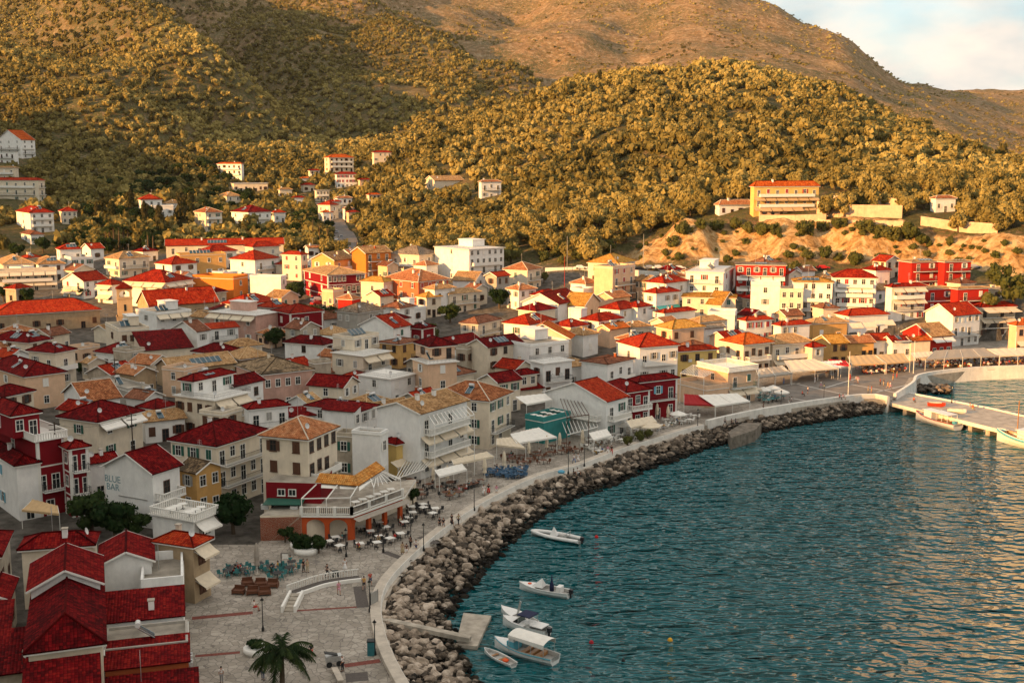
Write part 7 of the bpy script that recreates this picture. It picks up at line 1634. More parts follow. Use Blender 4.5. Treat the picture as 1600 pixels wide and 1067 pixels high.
pole(886, 424, 12, SH['y'], 'tall grey road lamp mast at the foot of the olive hill', .1, False, 'lamp_mast', 'lamp mast'); pole(1005, 420, 12, SH['y'], 'tall grey road lamp mast beside the cliff car park', .1, False, 'lamp_mast', 'lamp mast')
pole(882, 448, 10, SH['r'], 'red-brown pole on the bank below the hill road', .1, False, 'pole', 'pole'); pole(1325, 619, 10, WHITE, 'white flagpole at the end of the whitewashed wall', .08, False, 'flagpole', 'flagpole', QZ); pole(1427, 583, 8, WHITE, 'pale mast beside the long waterfront canopy', .08, False, 'flagpole', 'flagpole', QZ); pole(1585, 566, 8, WHITE, 'pale mast near the right edge of the waterfront', .08, False, 'flagpole', 'flagpole', QZ)
pole(1268, 500, 13, WOOD, 'tall dark pole in front of the white apartment house with ochre roof', .12)
def wire(a, b, sag, label):
    mb = MB(); n = 12; pts = [a.lerp(b, i/n) - Vector((0, 0, sag*4*(i/n)*(1-i/n))) for i in range(n+1)]; o = pts[0]
    for i in range(n): mb.tube(pts[i]-o, pts[i+1]-o, .02, .02, IRON, 4, False)
    mb.build('wire', None, o, label=label, cat='wire')
wire(t1, t2, 1.0, 'sagging black wire between the lower left pole and the one behind the bar'); wire(t2, t3, 1.2, 'sagging black wire running up from the bar pole over mottled roofs'); wire(t5, t6, .4, 'thin wire between the two masts by the valley road')
# ---- furniture: chairs and tables
CHM = {'w': WHITE, 'k': mat('chair_dark', (.03, .03, .03), .6), 'b': mat('chair_blue', (.06, .13, .22), .6), 't': mat('chair_teal', (.05, .20, .20), .6), 'n': mat('chair_wood', (.13, .05, .025), .6), 'y': SH['y']}
def chair_proto(c):
    m = CHM[c]; root = empty('chair', (0, 0, 0)); mb = MB(); mb.box(-.22, .22, -.22, .22, .42, .47, m); mb.build('seat', root); mb = MB(); mb.beam((0, .22, .47), (0, .30, .92), .42, .05, m); mb.build('backrest', root)
    for x in (-.19, .19):
        for y in (-.19, .19): mb = MB(); mb.box(x-.022, x+.022, y-.022, y+.022, 0, .42, m); mb.build('leg', root)
    note_kids(root); return root
def chair_flat(c):
    m = CHM[c]; mb = MB(); mb.box(-.22, .22, -.22, .22, .42, .47, m); mb.beam((0, .22, .4), (0, .30, .92), .42, .05, m)
    for x in (-.19, .19):
        for y in (-.19, .19): mb.box(x-.022, x+.022, y-.022, y+.022, 0, .43, m)
    return mb.mesh('chair')
def table_proto(c, sq=True):
    root = empty('cafe_table', (0, 0, 0)); mb = MB(); 
    if sq: mb.box(-.42, .42, -.42, .42, .72, .76, CHM[c])
    else: mb.lathe([(.44, .72), (.44, .76)], CHM[c], 14)
    mb.build('tabletop', root); mb = MB(); mb.tube((0, 0, .03), (0, 0, .72), .035, .035, CHM['k'], 6); mb.box(-.25, .25, -.03, .03, 0, .04, CHM['k']); mb.box(-.03, .03, -.25, .25, .005, .045, CHM['k']); mb.build('pedestal', root); note_kids(root); return root
chp = {c: chair_flat(c) for c in CHM}; tbp = {}; NCH = [0]; NTB = [0]
people_seats = []
def place_set(P_, tc, cc, label_t, label_c, gt, gc, nch=4, sq=True, z=None):
    if NTB[0] >= 290: return
    k = (tc, sq)
    if k not in tbp: tbp[k] = table_proto(tc, sq); o = tbp[k]
    else: o = copy_tree(tbp[k])
    rz = random.uniform(-.3, .3)+.5; o.location = P_; o.rotation_euler = (0, 0, rz); s_ = 1.25 if sq else 1.1; o.scale = (s_, s_, 1); tagset(o, label_t, 'table', gt); NTB[0] += 1
    for i in range(nch):
        if NCH[0] >= 297: return
        a = rz + i*math.pi/2*(4/nch if nch > 2 else 2) + random.uniform(-.15, .15); d = .85; loc = (P_.x+math.cos(a)*d, P_.y+math.sin(a)*d, P_.z)
        ch = link('chair', chp[cc], None, loc, a-math.pi/2+random.uniform(-.2, .2)); tagset(ch, label_c, 'chair', gc); NCH[0] += 1
        people_seats.append((loc, a-math.pi/2))
F_TABLES = [(1160, 545), (1165, 580), (1140, 612), (1115, 640), (1290, 585), (1305, 555), (1000, 672), (905, 697), (960, 730), (1025, 742), (1090, 712), (845, 672), (715, 788), (840, 775), (945, 768), (1232, 550), (960, 640), (1230, 530), (690, 735), (650, 760)]
for (x, y) in F_TABLES: place_set(onz(*cpx('F', x, y), QZ), 'w', 'k', 'pale square table laid outside the orange arcaded restaurant', 'dark chair at a table of the arcaded restaurant', 'tables of the arcaded restaurant', 'dark chairs of the arcaded restaurant', 3)
for (x, y) in [(1150, 375), (1210, 440), (1265, 405), (1330, 420), (1390, 395), (1415, 440), (1465, 425), (1505, 410), (1370, 455), (1220, 470), (1540, 400), (1175, 395)]: place_set(onz(*cpx('F', x, y), QZ), 'n', 'k', 'small brown table between arcade and promenade', 'dark chair around the small brown tables', 'small brown tables', 'dark chairs of the brown tables', 2)
for (x, y) in [(20, 785), (35, 835), (80, 810), (120, 800), (165, 790), (70, 850), (200, 775), (10, 870)]: place_set(onz(*cpx('I', x, y), QZ), 'n', 'y', 'small wooden table on the open promenade', 'grey chair beside the wooden promenade tables', 'wooden promenade tables', 'grey chairs of the wooden tables', 2)
for k in range(24): place_set(onz(*cpx('I', 250+random.random()*205, 690+random.random()*50), QZ), 'b', 'b', 'blue table crowded under closed parasols', 'blue-grey chair crowded under closed parasols', 'blue tables by the closed parasols', 'blue-grey chairs by the closed parasols', 2, False)
for (x, y) in [(90, 910), (130, 935), (45, 925), (215, 900), (290, 915), (310, 925), (420, 890), (405, 925), (25, 945), (330, 960)]: place_set(onz(*cpx('F', x, y), QZ), 'k', 't', 'dark set table with teal chairs on the plaza', 'teal chair on the plaza', 'dark tables on the plaza', 'teal chairs on the plaza', 4)
for (x, y) in [(365, 615), (500, 640), (560, 620), (630, 600), (700, 590), (745, 570), (640, 560), (720, 545), (790, 580), (540, 600), (470, 660), (590, 650), (400, 640), (445, 620)]: place_set(onz(*cpx('I', x, y), QZ), 'n', 'n', 'brown table in the shade of the promenade canopies', 'brown chair in the shade of the promenade canopies', 'brown canopy tables', 'brown canopy chairs', 2)
for (x, y) in [(905, 575), (860, 555), (940, 540), (980, 520), (1010, 505), (1050, 490), (1100, 470), (1150, 455), (1200, 440), (1160, 490), (1230, 470), (1290, 445), (1250, 420), (1330, 430), (1380, 415), (1440, 405), (1490, 395), (1410, 385), (1350, 395), (1520, 370), (1470, 365), (930, 590), (885, 520), (1070, 520)]: place_set(onz(*cpx('I', x, y), QZ), 'w', 'w', 'white table by the rail of the white cafe', 'white chair on the promenade by the white cafe', 'white promenade tables', 'white promenade chairs', 3)
for k in range(26): place_set(onz(*cpx('Q', 560+random.random()*230, 300+random.random()*80), QZ), 't', 'w', 'pale green table beside the peach corner building', 'white chair beside the peach corner building', 'tables beside the corner building', 'chairs beside the corner building', 1, False)
tb_ = HH('teal-walled')
for k in range(9): w_ = toworld(tb_, tb_['a']*(.15+.35*(k % 3)), tb_['b']*(.15+.3*(k//3)), tb_['h']+.05); place_set(Vector(w_), 'w', 'w', 'white table on the teal roof terrace', 'white chair on the teal roof terrace', 'tables of the teal bar', 'chairs of the teal bar', 2)
tb_ = HH('white balustraded terrace')
for k in range(6): w_ = toworld(tb_, tb_['a']*(.2+.3*(k % 3)), tb_['b']*(.2+.45*(k//3)), tb_['h']+.17); place_set(Vector(w_), 'w', 'b', 'white table on the balustraded bar terrace', 'blue chair on the balustraded bar terrace', 'tables of the bar terrace', 'blue chairs of the bar terrace', 3)
for k in range(6):
    c_ = ARC_P[2].lerp(ARC_P[3], .15+.14*k) + Vector((-.8, 2.0, 0)); place_set(Vector((c_.x, c_.y, ARC_Z+.12)), 'w', 'w', 'white table on the terrace above the arcade', 'white chair on the terrace above the arcade', 'tables above the arcade', 'chairs above the arcade', 2)
print('tables', NTB[0], 'chairs', NCH[0])
# low brown wooden benches on the plaza
def lounge(P_, label):
    root = empty('outdoor_armchair', P_, random.uniform(-.3, .3), label=label, cat='armchair', group='brown wicker armchairs on the plaza'); m = CHM['n']; mb = MB(); mb.box(-.6, .6, -.4, .4, .2, .42, m); mb.build('seat', root); mb = MB(); mb.box(-.6, .6, .4, .52, .2, .95, m); mb.build('backrest', root)
    for x in (-.72, .6): mb = MB(); mb.box(x, x+.12, -.4, .52, .05, .62, m); mb.build('armrest', root)
    mb = MB(); mb.box(-.55, .55, -.36, .36, .42, .52, CHM['n']); mb.build('cushion', root)
for (x, y) in [(145, 1005), (225, 1010), (298, 1015), (90, 1055), (178, 1058), (252, 1062)]: lounge(onz(*cpx('F', x, y), QZ), 'brown wicker armchair with thick cushion on the plaza')
# planters, signs, bins
def lathe_thing(name, P_, prof, m, label, cat, extra=None):
    root = empty(name, P_, 0, label=label, cat=cat); mb = MB(); mb.lathe(prof, m, 20); mb.build('pot', root)
    if extra: c = link('plant', random.choice(dark_cr), root, (0, 0, extra[0])); c.scale = (extra[1],)*3
for (x, y, r, lb) in [(467, 856, 1.1, 'left round white planter with dark shrub'), (478, 863, 1.5, 'largest round white planter on the plaza'), (495, 855, 1.2, 'round white planter behind the largest one')]: lathe_thing('planter', onz(x, y, QZ), [(r, 0), (r*1.02, .7), (r*.9, .72)], WHITE, lb, 'planter', (1.0, r*.8))
pl_ = empty('planter', onz(400, 1018, QZ), 0, label='low white kidney-shaped planter behind the big palm', cat='planter'); mb = MB(); mb.lathe([(1.3, 0), (1.3, .55), (1.1, .56)], WHITE, 18); mb.build('pot', pl_); c = link('plant', dark_cr[0], pl_, (0, 0, .8)); c.scale = (1.0, 1.0, .8)
sg = empty('sign_board', onz(440, 895, QZ), 0, label='dark post carrying a small white menu board on the plaza', cat='sign'); mb = MB(); mb.tube((0, 0, 0), (0, 0, 2.6), .05, .05, IRON, 6); mb.beam((0, 0, 2.55), (.9, 0, 2.55), .05, .05, IRON); mb.build('post', sg); mb = MB(); mb.box(.15, .85, -.02, .02, 1.9, 2.5, WHITE); mb.build('board', sg)
bn = empty('litter_bin', onz(580, 1022, QZ), 0, label='teal square cabinet beside the sea wall lamp', cat='cabinet'); mb = MB(); mb.box(-.35, .35, -.35, .35, 0, 1.5, mat('teal_metal', (.03, .15, .17), .5)); mb.build('body', bn); mb = MB(); mb.box(-.4, .4, -.4, .4, 1.5, 1.6, IRON); mb.build('lid', bn)
bd = empty('notice_board', onz(*cpx('G', 1340, 470), QZ), R(60), label='leaning dark framed notice board by the sea wall', cat='notice board'); mb = MB(); mb.beam((-.7, 0, 0), (-.7, 0, 1.9), .06, .06, IRON); mb.beam((.7, 0, 0), (.7, 0, 1.9), .06, .06, IRON); mb.build('frame', bd); mb = MB(); mb.box(-.66, .66, -.03, .03, .5, 1.85, SH['y']); mb.build('panel', bd)
st_ = empty('market_cart', onz(*cpx('G', 1085, 835), QZ), R(20), label='small grey vending cart with white box near the bottom of the plaza', cat='cart'); mb = MB(); mb.box(-.8, .8, -.4, .4, .5, 1.1, METAL); mb.build('body', st_); mb = MB(); mb.beam((-.9, 0, 1.5), (.4, 0, 1.15), .6, .08, IRON); mb.build('lid', st_)
for x in (-.5, .5): mb = MB(); mb.tube((x, -.42, .3), (x, -.36, .3), .3, .3, IRON, 14); mb.build('wheel', st_)
bt_ = empty('stone_bench', onz(*cpx('G', 1110, 915), QZ), R(-70), label='pale stone bench at the bottom edge of the plaza', cat='bench'); mb = MB(); mb.box(-1.6, 1.6, -.3, .3, .4, .5, WCONC); mb.build('seat', bt_)
for x in (-1.3, 1.1): mb = MB(); mb.box(x, x+.2, -.25, .25, 0, .4, WCONC); mb.build('leg', bt_)
tp = onz(877, 738, QZ+.46); mb = MB(); mb.lathe([(.55, 0), (.6, .25), (.3, .45)], mat('blue_tarp', (.10, .35, .50), .5), 14); mb.build('tarpaulin', None, tp, label='bright blue folded tarpaulin lying on the sea wall', cat='tarpaulin')
# ================================================================ people
SKIN = mat('skin', (.42, .22, .14), .6, .05); HAIRM = {'d': mat('hair_dark', (.02, .013, .01), .6), 'b': mat('hair_brown', (.10, .05, .025), .6), 'g': mat('hair_grey', (.35, .33, .30), .6)}
CM = {}
def cloth(c):
    k = tuple(c)
    if k not in CM: CM[k] = mat('fabric_%d' % len(CM), c, .9, .1, 5.)
    return CM[k]
def skin_mesh(name, V, E, rad, m, sub=1):
    me = bpy.data.meshes.new(name); me.from_pydata([tuple(v) for v in V], E, []); o = bpy.data.objects.new(name, me); col.objects.link(o)
    md = o.modifiers.new('s', 'SKIN'); sv = me.skin_vertices[0].data if me.skin_vertices else None
    if sv is None: me.skin_vertices.new() if hasattr(me.skin_vertices, 'new') else None; sv = me.skin_vertices[0].data
    for i, r in enumerate(rad): sv[i].radius = (r, r) if not isinstance(r, tuple) else r
    sv[0].use_root = True; md.use_smooth_shade = True; ms = o.modifiers.new('u', 'SUBSURF'); ms.levels = sub; ms.render_levels = sub
    dg = bpy.context.evaluated_depsgraph_get(); dg.update(); ev = o.evaluated_get(dg); out = bpy.data.meshes.new_from_object(ev); out.name = name; bpy.data.objects.remove(o); out.materials.clear(); out.materials.append(m); return out
def joints(pose, ph=1):
    J = {}
    if pose == 'sit':
        pz, kx, foot = .50, .45, 0.0
        J['pel'] = Vector((0, 0, pz)); J['ch'] = Vector((0, .03, pz+.42)); J['nk'] = Vector((0, .01, pz+.55))
        for s, n in ((-1, 'l'), (1, 'r')): J['hip'+n] = Vector((s*.09, -.02, pz-.02)); J['kn'+n] = Vector((s*.12, -.44, pz)); J['an'+n] = Vector((s*.12, -.46, .09)); J['to'+n] = Vector((s*.13, -.62, .05)); J['sh'+n] = Vector((s*.18, .02, pz+.47)); J['el'+n] = Vector((s*.24, -.05, pz+.20)); J['wr'+n] = Vector((s*.14, -.28, pz+.22))
    else:
        w_ = {'walk': .30, 'stand': .03}[pose]
        J['pel'] = Vector((0, 0, .93)); J['ch'] = Vector((0, -.02, 1.34)); J['nk'] = Vector((0, -.02, 1.48))
        for s, n in ((-1, 'l'), (1, 'r')):
            f = s*ph*w_; J['hip'+n] = Vector((s*.09, 0, .90)); J['kn'+n] = Vector((s*.095, -f*.75-(.06 if pose == 'walk' else .01), .49)); J['an'+n] = Vector((s*.10, -f+(.04 if f < 0 else 0), .09 if f > -.1 else .15)); J['to'+n] = J['an'+n] + Vector((s*.02, -.16, -.05))
            J['sh'+n] = Vector((s*.18, -.02, 1.41)); J['el'+n] = Vector((s*.23, f*.5+.02, 1.13)); J['wr'+n] = Vector((s*.22, f*.9-.08, .90))
    J['hd'] = J['nk'] + Vector((0, -.02, .13)); J['tp'] = J['nk'] + Vector((0, -.01, .23)); return J
def person_meshes(pose, ph=1):
    J = joints(pose, ph); V, E, Rr = [], [], []
    def add(p, r, prev=None):
        V.append(p); Rr.append(r); i = len(V)-1
        if prev is not None: E.append((prev, i))
        return i
    pel = add(J['pel'], (.135, .10)); ws = add(J['pel'].lerp(J['ch'], .5), (.115, .085), pel); ch = add(J['ch'], (.145, .10), ws); nk = add(J['nk'], .052, ch); hd = add(J['hd']+Vector((0, 0, -.03)), (.075, .085), nk); h2 = add(J['hd']+Vector((0, .005, .03)), (.082, .095), hd); tp = add(J['tp'], .05, h2); add(J['hd']+Vector((0, -.115, -.01)), .013, hd)
    for n in 'lr':
        s = -1 if n == 'l' else 1
        add(J['hd']+Vector((s*.095, .01, -.005)), .012, hd)
        hp = add(J['hip'+n], .085, pel); kn = add(J['kn'+n], .055, hp); an = add(J['an'+n], .036, kn); add(J['to'+n], .035, an)
        sh = add(J['sh'+n], .052, ch); el = add(J['el'+n], .038, sh); wr = add(J['wr'+n], .026, el); d = (J['wr'+n]-J['el'+n]).normalized(); side = Vector((-s, 0, 0)) if abs(d.x) < .8 else Vector((0, 1, 0)); pal = add(J['wr'+n]+d*.07, (.034, .018), wr)
        fwd = d.cross(side).normalized()
        for q, ln in ((-1.5, .055), (-.5, .07), (.5, .072), (1.5, .065)):
            b0 = add(J['wr'+n]+d*.10+fwd*q*.018, .009, pal); b1 = add(V[b0]+d*ln*.55+side*.008, .0085, b0); add(V[b1]+d*ln*.45+side*.02, .007, b1)
        t0 = add(J['wr'+n]+d*.05+fwd*-.04+side*.01, .010, pal); add(V[t0]+d*.04+side*.015, .009, t0)
    body = skin_mesh('body', V, E, Rr, SKIN)
    def part(chain, m, nm, extra=()):
        V2, E2, R2 = [], [], []; idx = {}
        for (k, p, r, pr) in chain: idx[k] = len(V2); V2.append(p); R2.append(r); (E2.append((idx[pr], idx[k])) if pr else None)
        return skin_mesh(nm, V2, E2, R2, m)
    g = .016
    top = part([('c', J['ch'].lerp(J['pel'], .1), (.16, .115), None), ('w', J['pel'].lerp(J['ch'], .5), (.13, .10), 'c'), ('p', J['pel']+Vector((0, 0, .03)), (.145, .115), 'w'), ('n', J['nk']-Vector((0, 0, .035)), .07, 'c')] + [x for n in 'lr' for x in (('s'+n, J['sh'+n], .066, 'c'), ('e'+n, J['sh'+n].lerp(J['el'+n], .75), .055, 's'+n))], CLOTH['w'], 'shirt')
    tr = part([('p', J['pel']+Vector((0, 0, .02)), (.15, .118), None)] + [x for n in 'lr' for x in (('h'+n, J['hip'+n]-Vector((0, 0, .02)), .098, 'p'), ('k'+n, J['kn'+n], .070, 'h'+n), ('a'+n, J['an'+n].lerp(J['kn'+n], .12), .050, 'k'+n))], CLOTH['w'], 'trousers')
    shs = part([('p', J['pel']+Vector((0, 0, .02)), (.15, .118), None)] + [x for n in 'lr' for x in (('h'+n, J['hip'+n]-Vector((0, 0, .02)), .10, 'p'), ('k'+n, J['hip'+n].lerp(J['kn'+n], .85), .085, 'h'+n))], CLOTH['w'], 'shorts')
    mb = MB(); prof = [(.15, J['pel'].z+.06), (.19, J['pel'].z-.12), (.25, J['pel'].z-.40), (.28, J['pel'].z-.62)] if pose != 'sit' else [(.16, .58), (.22, .50), (.24, .42)]; mb.lathe(prof[::-1], CLOTH['w'], 14); sk = mb.mesh('skirt')
    mb = MB(); c = J['hd']+Vector((0, .022, .035)); v = []
    import bmesh
    bm = bmesh.new(); bmesh.ops.create_icosphere(bm, subdivisions=2, radius=1)
    for vv in bm.verts: vv.co = Vector((vv.co.x*.098, vv.co.y*.108, vv.co.z*.098))+c; vv.co.z = max(vv.co.z, c.z-.055 if vv.co.y > c.y-.04 else c.z+.01)
    hs = bpy.data.meshes.new('hair'); bm.to_mesh(hs); bm.free(); hs.materials.append(HAIRM['d'])
    bm = bmesh.new(); bmesh.ops.create_icosphere(bm, subdivisions=2, radius=1)
    for vv in bm.verts: vv.co = Vector((vv.co.x*.10, vv.co.y*.11+.02, vv.co.z*.15-.06))+c if vv.co.z < 0 and vv.co.y > -.2 else Vector((vv.co.x*.098, vv.co.y*.108, max(vv.co.z, .0 if vv.co.y < -.2 else -1)*.098))+c
    hl = bpy.data.meshes.new('hair'); bm.to_mesh(hl); bm.free(); hl.materials.append(HAIRM['d'])
    mb = MB()
    for s in (-1, 1):
        e = J['hd']+Vector((s*.032, -.088, .02)); mb.tube(e+Vector((0, .012, 0)), e-Vector((0, .006, 0)), .012, .009, IRON, 6)
    mb.box(-.022, .022, J['hd'].y-.094, J['hd'].y-.08, J['hd'].z-.055, J['hd'].z-.047, cloth((.25, .06, .05))); ey = mb.mesh('face')
    mb = MB()
    for n in 'lr': a = J['an'+n]; t = J['to'+n]; mb.beam(a+Vector((0, .06, -.055)), t+Vector((0, -.02, -.01)), .085, .07, IRON)
    so = mb.mesh('shoes'); return dict(body=body, shirt=top, trousers=tr, shorts=shs, skirt=sk, hs=hs, hl=hl, face=ey, shoes=so)
PM = {'walk': person_meshes('walk'), 'walk2': person_meshes('walk', -1), 'stand': person_meshes('stand'), 'sit': person_meshes('sit')}
def setm(o, m): o.material_slots[0].link = 'OBJECT'; o.material_slots[0].material = m
def person(loc, rz, pose, top, bottom, bt, hair, label, group=None, scale=1.0):
    p = PM[pose]; root = empty('person', loc, rz, label=label, cat='person', group=group); root.scale = (scale,)*3; link('body', p['body'], root)
    o = link('shirt', p['shirt'], root); setm(o, cloth(top)); o = link(bt, p[bt], root); setm(o, cloth(bottom)); o = link('hair', p['hl' if hair[0] == 'l' else 'hs'], root); setm(o, HAIRM[hair[1]]); link('face', p['face'], root); link('shoes', p['shoes'], root); return root
BK, WH, RD_, TN, NV, YL, PK, GY_, TE, BL = (.02, .02, .025), (.75, .73, .70), (.50, .02, .02), (.45, .36, .22), (.03, .05, .12), (.62, .36, .06), (.70, .32, .42), (.25, .25, .25), (.05, .25, .25), (.10, .20, .40)
PP = [
 ('F', 1407, 634, 30, 'walk', BK, BK, 'skirt', 'ld', 'person in a long black dress walking up the promenade'), ('F', 1448, 632, 30, 'walk2', TN, BK, 'trousers', 'sb', 'person in tan shirt and dark trousers on the promenade'),
 ('F', 1332, 654, 20, 'stand', BK, BK, 'trousers', 'sd', 'person in black on the left of a pair on the promenade'), ('F', 1355, 658, 20, 'walk', BK, GY_, 'shorts', 'sd', 'person in black shirt and grey shorts, right one of a pair'),
 ('F', 1186, 796, 160, 'walk', WH, NV, 'shorts', 'sd', 'person in white shirt and navy shorts beside the lamp'), ('F', 1152, 772, 150, 'stand', BK, BK, 'trousers', 'ld', 'person all in black beside the lamp by the arcade'),
 ('F', 1128, 822, 190, 'walk2', BK, WH, 'shorts', 'sd', 'person in black top and white shorts near the dark paving band'), ('F', 1103, 812, 190, 'walk', TN, TN, 'skirt', 'lb', 'person in beige dress near the dark paving band'),
 ('F', 747, 916, 10, 'stand', WH, WH, 'skirt', 'ld', 'person in a short white dress in the middle of the plaza'), ('F', 637, 952, 120, 'walk', BK, BK, 'trousers', 'sd', 'person in black pushing a pram across the plaza'),
 ('F', 515, 922, 40, 'stand', TN, TN, 'trousers', 'sb', 'person in light tan clothes near the round planters'), ('F', 491, 920, 60, 'stand', BK, BK, 'trousers', 'sd', 'person in dark clothes near the round planters'),
 ('F', 710, 1062, 200, 'walk', PK, PK, 'shorts', 'sg', 'person in pink shirt and pale shorts below the curved ramp'), ('F', 865, 1031, 180, 'walk2', YL, BK, 'shorts', 'sd', 'person in yellow top and black shorts by the ramp end'),
 ('F', 904, 1003, 200, 'walk', RD_, NV, 'shorts', 'sg', 'person in a bright red shirt by the ramp end'), ('G', 590, 492, 90, 'sit', WH, RD_, 'shorts', 'sd', 'person in white sitting on the step at left of plaza'),
 ('G', 946, 768, 0, 'sit', BK, RD_, 'shorts', 'ld', 'person with long dark hair and red shorts right of the palm'), ('G', 1142, 872, 250, 'stand', WH, BK, 'trousers', 'sg', 'person in white shirt standing at the vending cart'),
 ('G', 644, 925, 180, 'stand', WH, NV, 'trousers', 'sd', 'person in white shirt half hidden by the palm fronds'), ('G', 385, 944, 200, 'stand', WH, GY_, 'trousers', 'sd', 'person in white top at the bottom left of the plaza'),
 ('I', 778, 647, 30, 'walk', WH, BL, 'trousers', 'sd', 'person in white shirt and blue trousers between two lamps'), ('I', 803, 642, 20, 'walk2', WH, WH, 'skirt', 'ld', 'person in a white dress between two lamps'),
 ('I', 221, 842, 10, 'walk', WH, WH, 'skirt', 'ld', 'person in white dress by the green-topped wall'), ('I', 250, 836, 15, 'walk2', BK, RD_, 'skirt', 'ld', 'person in a red skirt by the green-topped wall'), ('I', 300, 842, 350, 'stand', PK, WH, 'shorts', 'lg', 'person with pale hair and pink top leaning by the sea wall'),
 ('I', 800, 702, 90, 'sit', WH, WH, 'shorts', 'sd', 'person in white sitting on the sea wall beside the blue tarpaulin'), ('I', 776, 708, 90, 'sit', BK, BK, 'shorts', 'ld', 'person in black sitting on the sea wall beside the blue tarpaulin'),
 ('I', 1010, 590, 10, 'walk', BK, RD_, 'trousers', 'sd', 'person in dark red trousers on the promenade edge by shrubs'), ('I', 987, 592, 10, 'walk2', PK, WH, 'skirt', 'lb', 'person in pink top on the promenade edge by shrubs'),
 ('Q', 280, 556, 90, 'walk', GY_, BK, 'trousers', 'sd', 'person in grey walking above the concrete jetty'), ('Q', 335, 553, 90, 'sit', BK, BK, 'trousers', 'sd', 'left one of two people sitting above the jetty'), ('Q', 370, 550, 90, 'sit', NV, BK, 'trousers', 'ld', 'right one of two people sitting above the jetty'),
 ('Q', 600, 430, 60, 'stand', BK, BK, 'trousers', 'sd', 'person in black among flower pots by the sea wall'), ('Q', 835, 380, 60, 'stand', WH, GY_, 'trousers', 'ld', 'person in white beside the green cafe tables'), ('Q', 815, 384, 90, 'stand', TE, WH, 'trousers', 'sd', 'person in teal beside the green cafe tables'),
 ('Q', 925, 312, 90, 'sit', RD_, BK, 'trousers', 'sd', 'person in red crouching in the middle of the square'), ('Q', 970, 292, 90, 'stand', WH, NV, 'shorts', 'sd', 'person in white behind the crouching one on the square'), ('Q', 1080, 243, 45, 'walk', WH, PK, 'shorts', 'lb', 'lone person in white walking over the grey square'),
 ('Q', 1030, 205, 45, 'stand', WH, WH, 'trousers', 'sd', 'person in white at the edge of the big canopy'), ('Q', 770, 215, 45, 'stand', BL, BL, 'trousers', 'sd', 'person in light blue left of the big canopy'), ('Q', 1235, 322, 80, 'sit', RD_, BK, 'trousers', 'sd', 'person in dark red sitting on the whitewashed wall'), ('Q', 1265, 322, 80, 'sit', PK, GY_, 'shorts', 'lb', 'person in pink sitting on the whitewashed wall'),
 ('L', 200, 415, 30, 'walk', WH, GY_, 'shorts', 'sd', 'person in white in a couple near the flagpole'), ('L', 215, 418, 30, 'walk2', PK, WH, 'shorts', 'lb', 'person in pink in a couple near the flagpole'), ('L', 150, 395, 30, 'stand', RD_, RD_, 'trousers', 'sd', 'person in red against the flagpole'),
 ('L', 401, 436, 50, 'stand', RD_, BK, 'trousers', 'sd', 'person in dark red on the sunny side of the square'), ('L', 430, 440, 50, 'stand', BK, TN, 'trousers', 'sd', 'person in black top and tan trousers on the sunny square'), ('L', 464, 462, 60, 'walk', YL, TN, 'shorts', 'lb', 'person in orange light walking toward the pier'), ('L', 485, 464, 60, 'walk2', WH, PK, 'shorts', 'sd', 'person in white walking toward the pier'),
 ('L', 508, 392, 60, 'stand', RD_, YL, 'trousers', 'sd', 'person in red near the cove wall'), ('L', 540, 372, 60, 'stand', YL, RD_, 'trousers', 'sd', 'person in orange near the cove wall'), ('L', 300, 500, 60, 'stand', TN, TN, 'trousers', 'sd', 'tanned person beside the white pillar'), ('L', 328, 500, 60, 'stand', RD_, TN, 'shorts', 'sd', 'person in red shirt beside the white pillar')]
for k, (cr_, x, y, az, ps, a, b, bt, hr, lb) in enumerate(PP):
    P_ = onz(*cpx(cr_, x, y), QZ + (.46 if 'sea wall beside' in lb else 1.0 if 'whitewashed' in lb else .004)); 
    if ps == 'sit' and 'wall' in lb: P_.z -= .42
    person(P_, R(az), ps, a, b, bt, hr, lb)
    if 'pram' in lb:
        rt = empty('pram', P_+Vector((1.0, .2, 0)), R(20), label='dark pram pushed by the person in black', cat='pram'); mb = MB(); mb.box(-.35, .35, -.25, .25, .45, .75, IRON); mb.build('seat', rt)
        mb = MB(); mb.beam((-.3, 0, .7), (-.6, 0, 1.0), .4, .04, IRON); mb.build('handle', rt)
        for x_ in (-.3, .3):
            for y_ in (-.22, .2): mb = MB(); mb.tube((x_, y_, .13), (x_, y_+.04, .13), .13, .13, IRON, 10); mb.build('wheel', rt)
for (x, y, a, b, bt, hr, lb) in [(680, 578, RD_, BK, 'trousers', 'sd', 'person in dark red sitting on a bench on the pier'), (1172, 640, RD_, YL, 'shorts', 'lb', 'person in red sitting on the far edge of the pier'), (1150, 625, PK, TN, 'shorts', 'sd', 'person in pink on the far edge of the pier')]:
    person(onz(*cpx('L', x, y), 1.91), R(120), 'sit', a, b, bt, hr, lb)
pal = [WH, BK, RD_, TN, BL, PK, GY_, TE, YL]
random.shuffle(people_seats)
for (loc, rz) in people_seats[:48]:
    person(loc, rz, 'sit', random.choice(pal), random.choice(pal), random.choice(['trousers', 'shorts']), random.choice(['ld', 'sd', 'lb', 'sg']), 'diner seated at a cafe table along the promenade', 'diners along the promenade')
